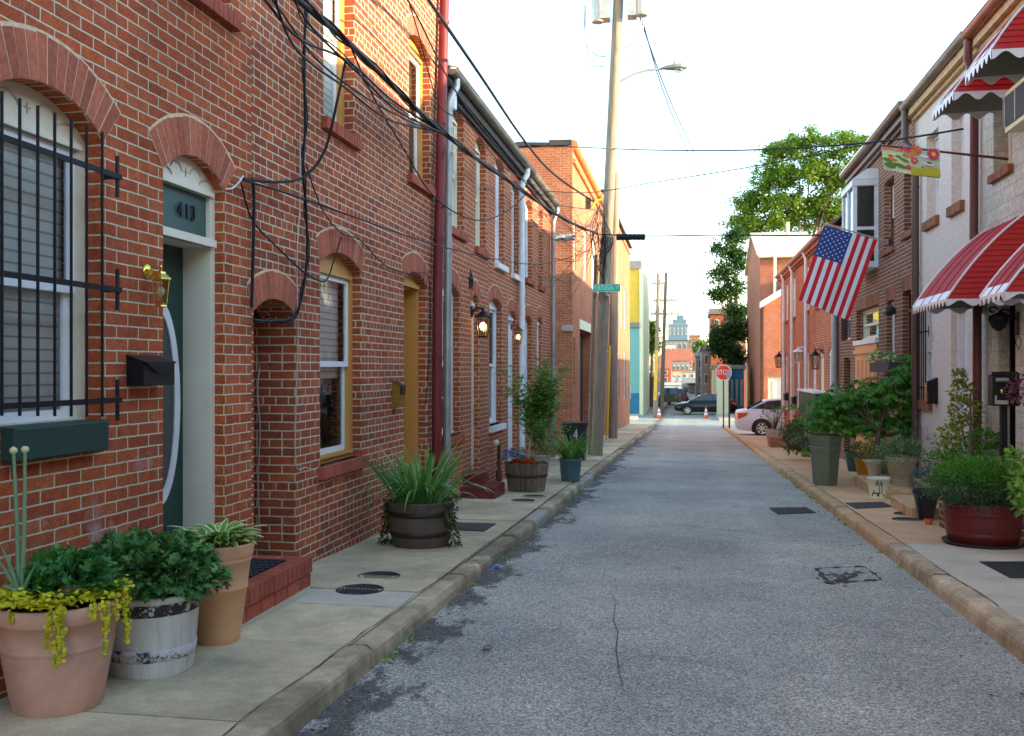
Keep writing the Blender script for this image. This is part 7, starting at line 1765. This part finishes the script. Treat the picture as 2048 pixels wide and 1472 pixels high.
# sedan: x measured from the tail
sedan=[(0.0,.38,.86,.72),(.06,.27,.98,.80),(.35,.22,1.03,.86),(.9,.2,1.0,.875),(1.6,.19,.96,.88),(2.6,.19,.93,.88),(3.3,.2,.90,.87),(3.9,.22,.80,.83),(4.25,.25,.68,.74),(4.38,.32,.58,.60)]
sg=[(.38,1.0),(1.12,1.40),(1.55,1.445),(2.05,1.44),(2.45,1.38),(3.35,.92)]
xc,yc,_=G(1527,868); Dc=38.6; rear=W3(1472,820,Dc); rx=rear.x
ycar=Dc/cY+ (rx*sY)/cY+.4
car('parked_car','white sedan parked tail first toward the street past the far row',rx+2.19,ycar,gz(ycar)-.02,0.0,'carwhite',sedan,sg,4.38,1.76,.325,(.95,3.6))
hatch=[(0,.4,.9,.74),(.08,.28,1.0,.82),(.6,.22,1.0,.88),(1.8,.2,.98,.89),(3.0,.2,.94,.88),(3.7,.22,.86,.86),(4.2,.25,.76,.78),(4.42,.35,.62,.62)]
hg=[(.15,1.0),(.55,1.42),(1.2,1.50),(2.1,1.48),(2.6,1.40),(3.45,.94)]
yb_=72.5; zb_=gz(yb_)-ROADD
nose=XA(1349,yb_); car('parked_car','black hatchback nosing out across the far street behind the cones',nose+2.21,yb_,zb_,PI,'carblack',hatch,hg,4.42,1.78,.33,(.8,3.5))
suv=[(0,.5,1.05,.78),(.1,.35,1.15,.9),(1,.3,1.12,.92),(2.5,.3,1.08,.92),(3.6,.3,1.02,.9),(4.4,.4,.9,.8)]
sgl=[(.1,1.12),(.3,1.70),(1.4,1.78),(2.4,1.76),(3.3,1.1)]
ys_=86; car('parked_car','dark green off roader parked facing away in the far street',XA(1340,ys_),ys_,gz(ys_)-ROADD,PI/2,'carsuv',suv,sgl,4.4,1.84,.38,(.9,3.5),rails=True)
ys_=92; car('parked_car','small dark car beyond the off roader',XA(1357,ys_),ys_,gz(ys_)-ROADD,PI/2,'fardark',hatch,hg,4.42,1.78,.33,(.8,3.5))
for lab,u,v in (('orange traffic cone with white collar left of the black hatchback',1318,835),('orange traffic cone in front of the black hatchback',1412,835)):
    D=66.0; c=W3(u,v,D); x,y=c.x,c.y; z=gz(y)-ROADD if y>YC1 else gz(y)-ROADD
    T=thing('traffic_cone',lab,'traffic cone',(x,y,z),'traffic cones at the cross street')
    mb=MB(); mb.box(x-.2,y-.2,z,x+.2,y+.2,z+.04); mb.lathe(x,y,[(.15,z+.04),(.035,z+.72),(.001,z+.73)],14); mb.build('cone',M['cone'],T)
    mb=MB(); mb.lathe(x,y,[(.128,z+.20),(.10,z+.36)],14,capb=False); mb.lathe(x,y,[(.088,z+.44),(.06,z+.62)],14,capb=False); mb.build('collar',M['signwhite'],T)
# =================================================================== beyond the cross street
def block(name,label,u0,u1,v0,D,mat,depth=8,vb=None,roof=None,wins=None,cat='building',wm='fardark',gable=0):
    y=(D+0)/cY; xa,xb=XA(u0,y),XA(u1,y); Dd=lambda x:y*cY-x*sY
    z1=EYE-(v0-V0)*Dd(xa)/FPX; z0=(EYE-(vb-V0)*Dd(xa)/FPX) if vb else gz(y)-.3
    H=thing(name,label,cat,((xa+xb)/2,y,z0)); mb=MB(); mb.box(xa,y,z0,xb,y+depth,z1); mb.build('wall',M[mat],H)
    rh=(z1-z0)*.04+.15
    if gable:
        zg=z1+gable; mb=MB(); e=.2
        mb.hexa([(xa-e,y-e,z1),(xb+e,y-e,z1),(xb+e,y+depth/2,zg),(xa-e,y+depth/2,zg),(xa-e,y-e,z1+.12),(xb+e,y-e,z1+.12),(xb+e,y+depth/2,zg+.12),(xa-e,y+depth/2,zg+.12)]); mb.build('roof',M[roof or 'farred'],H)
    else:
        mb=MB(); mb.box(xa-.15,y-.15,z1,xb+.15,y+depth,z1+rh); mb.build('roof',M[roof or 'fargrey'],H)
    if wins:
        nx,nz=wins; w=(xb-xa)/nx; h=(z1-z0)/nz
        for i in range(nx):
            for j in range(nz):
                mb=MB(); cx=xa+w*(i+.5); cz=z0+h*(j+.5); mb.box(cx-w*.2,y-.08,cz-h*.28,cx+w*.2,y-.005,cz+h*.28); f=mb.build('window',M['farwhite'],H)
                mb=MB(); mb.box(cx-w*.14,y-.10,cz-h*.22,cx+w*.14,y-.081,cz+h*.22); mb.build('pane',M[wm],f)
    return H,xa,xb,y,z0,z1
# yellow and teal house
H,xa,xb,y,z0,z1=block('painted_building','building painted yellow above and teal below on the far corner',1150,1279,540,69,'yellowwall',depth=3)
mb=MB(); Dd=y*cY-xb*sY; zz=lambda v:EYE-(v-V0)*Dd/FPX
mb.box(xa,y-.06,zz(786),xb,y-.004,zz(656)); mb.build('teal_wall',M['tealwall'],H); mb=MB(); mb.box(xa,y-.09,z0,xb,y-.004,zz(786)-.003); mb.build('blue_plinth',M['bluewall'],H)
mb=MB(); mb.box(xa,y-.25,zz(655),xb,y-.01,zz(645)); mb.build('ledge',M['fargrey'],H)
mb=MB(); mb.box(xb+.003,y-.12,z0,xb+.25,y+14,z1+.0); mb.build('cream_end',M['creamwall'],H)
H,xa,xb,y,z0,z1=block('corner_building','low cream corner building behind the stop sign',1434,1459,738,70,'creamwall',depth=14,wins=None)
mb=MB(); mb.box(xa-.1,y-.12,z1-.2,xb,y+.2,z1+.2); mb.build('cornice',M['fargrey'],H)
block('brick_building','brick building with a cream upper face above the cream corner building',1422,1492,628,86,'farred',wins=(3,4))

block('shop_building','blue fronted building behind the stop sign post',1459,1488,738,73,'bluewall',wins=(3,1),wm='farwhite',depth=4)
block('rowhouse','grey rowhouse with a white awning midway along the far street',1392,1420,712,100,'fargrey',wins=(2,3),roof='farwhite')
block('rowhouse','lavender fronted house closing the left of the far street',1330,1366,770,150,'farlav',wins=(3,1),roof='farwhite',vb=812)
block('rowhouse','pale house with one window on the rising far street',1362,1392,745,160,'farwhite',wins=(2,2),roof='fargrey')
block('rowhouse','brick gabled house left of centre in the distance',1320,1342,738,170,'farred',gable=2.5,wins=(1,2))
block('rowhouse','long low brick house with a red roof in the distance',1326,1380,722,220,'fargrey',gable=2.6,wins=(6,1),vb=760)
block('rowhouse','distant orange brick terrace below the tower',1325,1412,700,300,'farred',wins=(7,2),vb=735)
block('rowhouse','distant cream block left of the tower base',1325,1350,690,340,'creamwall',wins=(3,1),vb=715)
block('rowhouse','distant brick block right of the tower base',1378,1400,672,360,'farred',wins=(3,2),vb=715)
block('office_block','distant dark grey flat roofed block under the tower',1328,1384,682,380,'fargrey',wins=(6,1),vb=705,roof='fardark')
block('office_block','distant pale ridge of roofs behind the terrace',1322,1430,694,420,'farwhite',wins=None,vb=740,roof='fargrey')
block('rowhouse','shaded rowhouse row on the right of the far street',1404,1436,700,88,'fargrey',depth=40,wins=(2,3))
block('rowhouse','white gabled house low in the middle of the far street',1366,1392,776,130,'farwhite',wins=(2,1),roof='fargrey',gable=1.2)
block('rowhouse','brown brick house on the left of the distant hillside',1322,1345,712,240,'farred',wins=(3,2),vb=745,roof='fardark')
block('rowhouse','dark roofed house on the right of the distant hillside',1384,1416,684,330,'fardark',wins=(3,1),vb=712)
block('rowhouse','tan terrace with dark windows below the red roof',1345,1400,742,200,'sandstone',wins=(6,1),vb=775,roof='farred')
block('rowhouse','grey brick house in the shade by the far cars',1378,1402,770,125,'fargrey',wins=(2,2),roof='fardark')
H,xa,xb,y,z0,z1=block('hospital_tower','pale blue stepped tower far on the skyline',1336,1376,650,700,'bluetower',depth=40,vb=700,wins=(5,2),wm='fargrey')
mb=MB(); Dd=y*cY-xa*sY; zz=lambda v:EYE-(v-V0)*Dd/FPX; mb.box(xa+3,y+2,z1,xb-1,y+30,zz(638)); mb.box(xa+6,y+2,zz(638),xb-3,y+30,zz(630)); mb.build('tower_top',M['bluetower'],H)
# left side of the far street: rows seen end on
FL2=Fr(-4.2,0,(0,1),(1,0))
for i,(ya_,yb2,h,m,lab) in enumerate(((84,96,6.5,'farred','brick rowhouses beginning the left side of the far street'),(96,112,5.6,'farwhite','white rowhouses further along the left side of the far street'),(112,140,7.0,'fargrey','grey rowhouses at the far end of the left side'))):
    H=thing('rowhouse',lab,'house',(-4.2,ya_,gz(ya_))); W=Wall(H,FL2,ya_,yb2,gz(ya_)-.3,gz(ya_)+h,M[m]); n=int((yb2-ya_)/3)
    for k in range(n):
        c=ya_+(yb2-ya_)*(k+.5)/n
        for q in (1.0,3.8): blindwin(W,c-.5,c+.5,gz(ya_)+q,gz(ya_)+q+1.5,'fardark')
    W.done(); roofslab(H,FL2,ya_,yb2,gz(ya_)+h,gz(ya_)+h+1,6)
# far poles
def farpole(label,ub,vb,ut,vt,D,r,mat='woodpole',arms=()):
    b=W3(ub,vb,D); T=thing('utility_pole',label,'utility pole',tuple(b)); mb=MB(); t=W3(ut,vt,D); b.z=gz(b.y)-.1; mb.tube([b,b.lerp(t,.5),t],[r,r*.9,r*.8],10); mb.build('pole',M[mat],T)
    for (f,w) in arms:
        c=b.lerp(t,f); mb=MB(); mb.box(c.x-w,c.y-.15,c.z-.06,c.x+w,c.y-.05,c.z+.06)
        for q in (-.9,-.4,.5,.95): mb.tube([(c.x+w*q,c.y-.1,c.z+.06),(c.x+w*q,c.y-.1,c.z+.25)],.04,6)
        mb.build('crossarm',M['wood'],T)
    return T
farpole('sunlit far pole with a yellow guard beside the teal building',1310,830,1317,547,66.5,.15,arms=((.93,.45),(.72,.4)))
farpole('darker far pole with crossarms right of the sunlit one',1323,822,1332,545,76,.16,arms=((.80,.9),(.70,1.1)))
mb=MB(); mb.tube([W3(1310,800,66.2),W3(1313,700,66.2)],.11,8); one(mb,'pole_guard',M['guy'],'yellow guard strapped to the sunlit far pole','pole guard',tuple(W3(1310,800,66.2)))
# =================================================================== trees
def tree(label,base_,clumps,mats,trunkmat='bark',leaf=.30,dens=1.0,spread=2.2,name='tree'):
    T=thing(name,label,'tree',tuple(base_)); mb=MB(); b=Vector(base_)
    cs=[]; 
    for (u,v,ru,rv,D) in clumps:
        c=W3(u,v,D); cs.append((c,ru*D/FPX,rv*D/FPX))
    top=max(c[0].z for c in cs); cen=sum((c[0] for c in cs),Vector())/len(cs)
    fork=Vector((b.x*.7+cen.x*.3,b.y,b.z+(cen.z-b.z)*.5)); mb.tube([b,b.lerp(fork,.5)+Vector((.1,0,0)),fork],[.42,.34,.26],10)
    for c,rx,rz in cs: mb.tube([fork,fork.lerp(c,.5)+Vector((0,0,.3)),c,c+Vector((rnd(-.4,.4)*rx,0,rz*.6))],[.15,.09,.05,.02],6)
    mb.build('trunk',M[trunkmat],T)
    mb=MB()
    for c,rx,rz in cs:
        # break every clump into tufts
        nt=max(9,int((rx*rz*4.6+6)*dens))
        for q in range(nt):
            d=Vector((jn(1),jn(1),jn(1))).normalized()*rnd(.35,1.05); tc=c+Vector((d.x*rx,d.y*min(rx,spread),d.z*rz)); r=rnd(.35,.75)
            for k in range(int(58*r/.5)):
                e=Vector((jn(.55),jn(.55),jn(.38)))*r; mb.leaf(tc+e,(jn(1),jn(1),jn(.6)-.2),(jn(.6),jn(.6),1),leaf*rnd(.6,1.2),leaf*.62,'quad')
    mb.build('crown',M[mats],T)
    return T
bb=W3(1600,760,92); bb.z=gz(92)
tree('large bright green tree rising behind the pale roof',bb,[(1560,300,45,30,92),(1625,290,50,32,92),(1690,290,45,28,90),(1740,285,22,28,90),(1545,350,50,35,92),(1600,350,60,40,91),(1660,350,60,45,91),(1710,350,35,40,90),(1570,410,60,32,92),(1640,410,60,35,92),(1520,410,38,28,92),(1490,400,26,26,93),(1480,445,32,22,93),(1540,445,55,18,92),(1500,455,30,20,93),(1600,445,60,20,93),(1680,430,45,40,93)],'tree',leaf=.34,dens=2.0)
bb=W3(1478,800,82); bb.z=gz(82)
tree('dark tree drooping over the cross street left of the brick gable building',bb,[(1450,500,28,20,82),(1470,470,22,14,82),(1445,545,26,22,82),(1460,575,28,18,82),(1438,590,16,10,82),(1475,520,20,25,82),(1470,620,22,22,80),(1445,665,24,18,78),(1470,660,22,25,78),(1455,705,28,18,77),(1475,715,18,24,77),(1438,688,14,10,77)],'treedk',leaf=.30,dens=2.3)
bb=W3(1303,800,82); bb.z=gz(82); tree('small green tree between the teal building and the far poles',bb,[(1303,660,9,22,82),(1306,690,8,16,82)],'tree',leaf=.3,dens=2.5)
bb=W3(1384,780,170); bb.z=gz(170); tree('small light tree among the distant rooftops',bb,[(1400,690,8,8,200),(1396,700,7,6,200)],'tree',leaf=.6,dens=2)
# rooftop vent on the low rowhouse
T=thing('roof_vent','pale metal vent on the low rowhouse roof by the red downspout','vent',(-3.6,12.6,5.3)); mb=MB(); c=W3(903,128,12.9); mb.tube([c-Vector((0,0,.6)),c+Vector((0,0,-.05))],.07,10); mb.tube([c+Vector((0,0,-.05)),c+Vector((0,0,.03)),c+Vector((0,0,.07))],[.11,.11,.02],10); mb.build('vent',M['white2'],T)
# =================================================================== camera, light
cam=bpy.data.cameras.new('camera'); co=bpy.data.objects.new('camera',cam); C.objects.link(co); sc.camera=co
co.location=(0,0,EYE); co.rotation_euler=(PI/2,0,YAW); cam.sensor_width=36; cam.lens=36*FPX/2048; cam.shift_y=2/2048; cam.clip_end=3000; cam.clip_start=.05
cam.dof.use_dof=True; cam.dof.focus_distance=8.0; cam.dof.aperture_fstop=cam.lens/4.5
w=bpy.data.worlds.new('World'); sc.world=w; w.use_nodes=True; nt=w.node_tree; bg=nt.nodes['Background']
sky=nt.nodes.new('ShaderNodeTexSky'); sky.sky_type='NISHITA'; sky.sun_disc=False
ELEV=math.radians(11.0); sd=Vector((.983,-.18,0)).normalized(); AZ=math.atan2(sd.x,sd.y)
sky.sun_elevation=ELEV; sky.sun_rotation=AZ; sky.air_density=1.0; sky.dust_density=.3; sky.ozone_density=1.1
nt.links.new(sky.outputs[0],bg.inputs[0]); bg.inputs[1].default_value=.15
sl=bpy.data.lights.new('sun','SUN'); so=bpy.data.objects.new('sun',sl); C.objects.link(so); sl.energy=2.4; sl.angle=math.radians(.55); sl.color=(1,.78,.52)
dirv=Vector((sd.x*math.cos(ELEV),sd.y*math.cos(ELEV),math.sin(ELEV))); so.rotation_euler=dirv.to_track_quat('Z','Y').to_euler(); so.location=(20,-10,30)
sc.view_settings.view_transform='Standard'; sc.view_settings.look='None'; sc.view_settings.gamma=1; sc.view_settings.exposure=2.55
sc.render.engine='CYCLES'; sc.cycles.max_bounces=5; sc.cycles.transparent_max_bounces=8; sc.cycles.diffuse_bounces=3
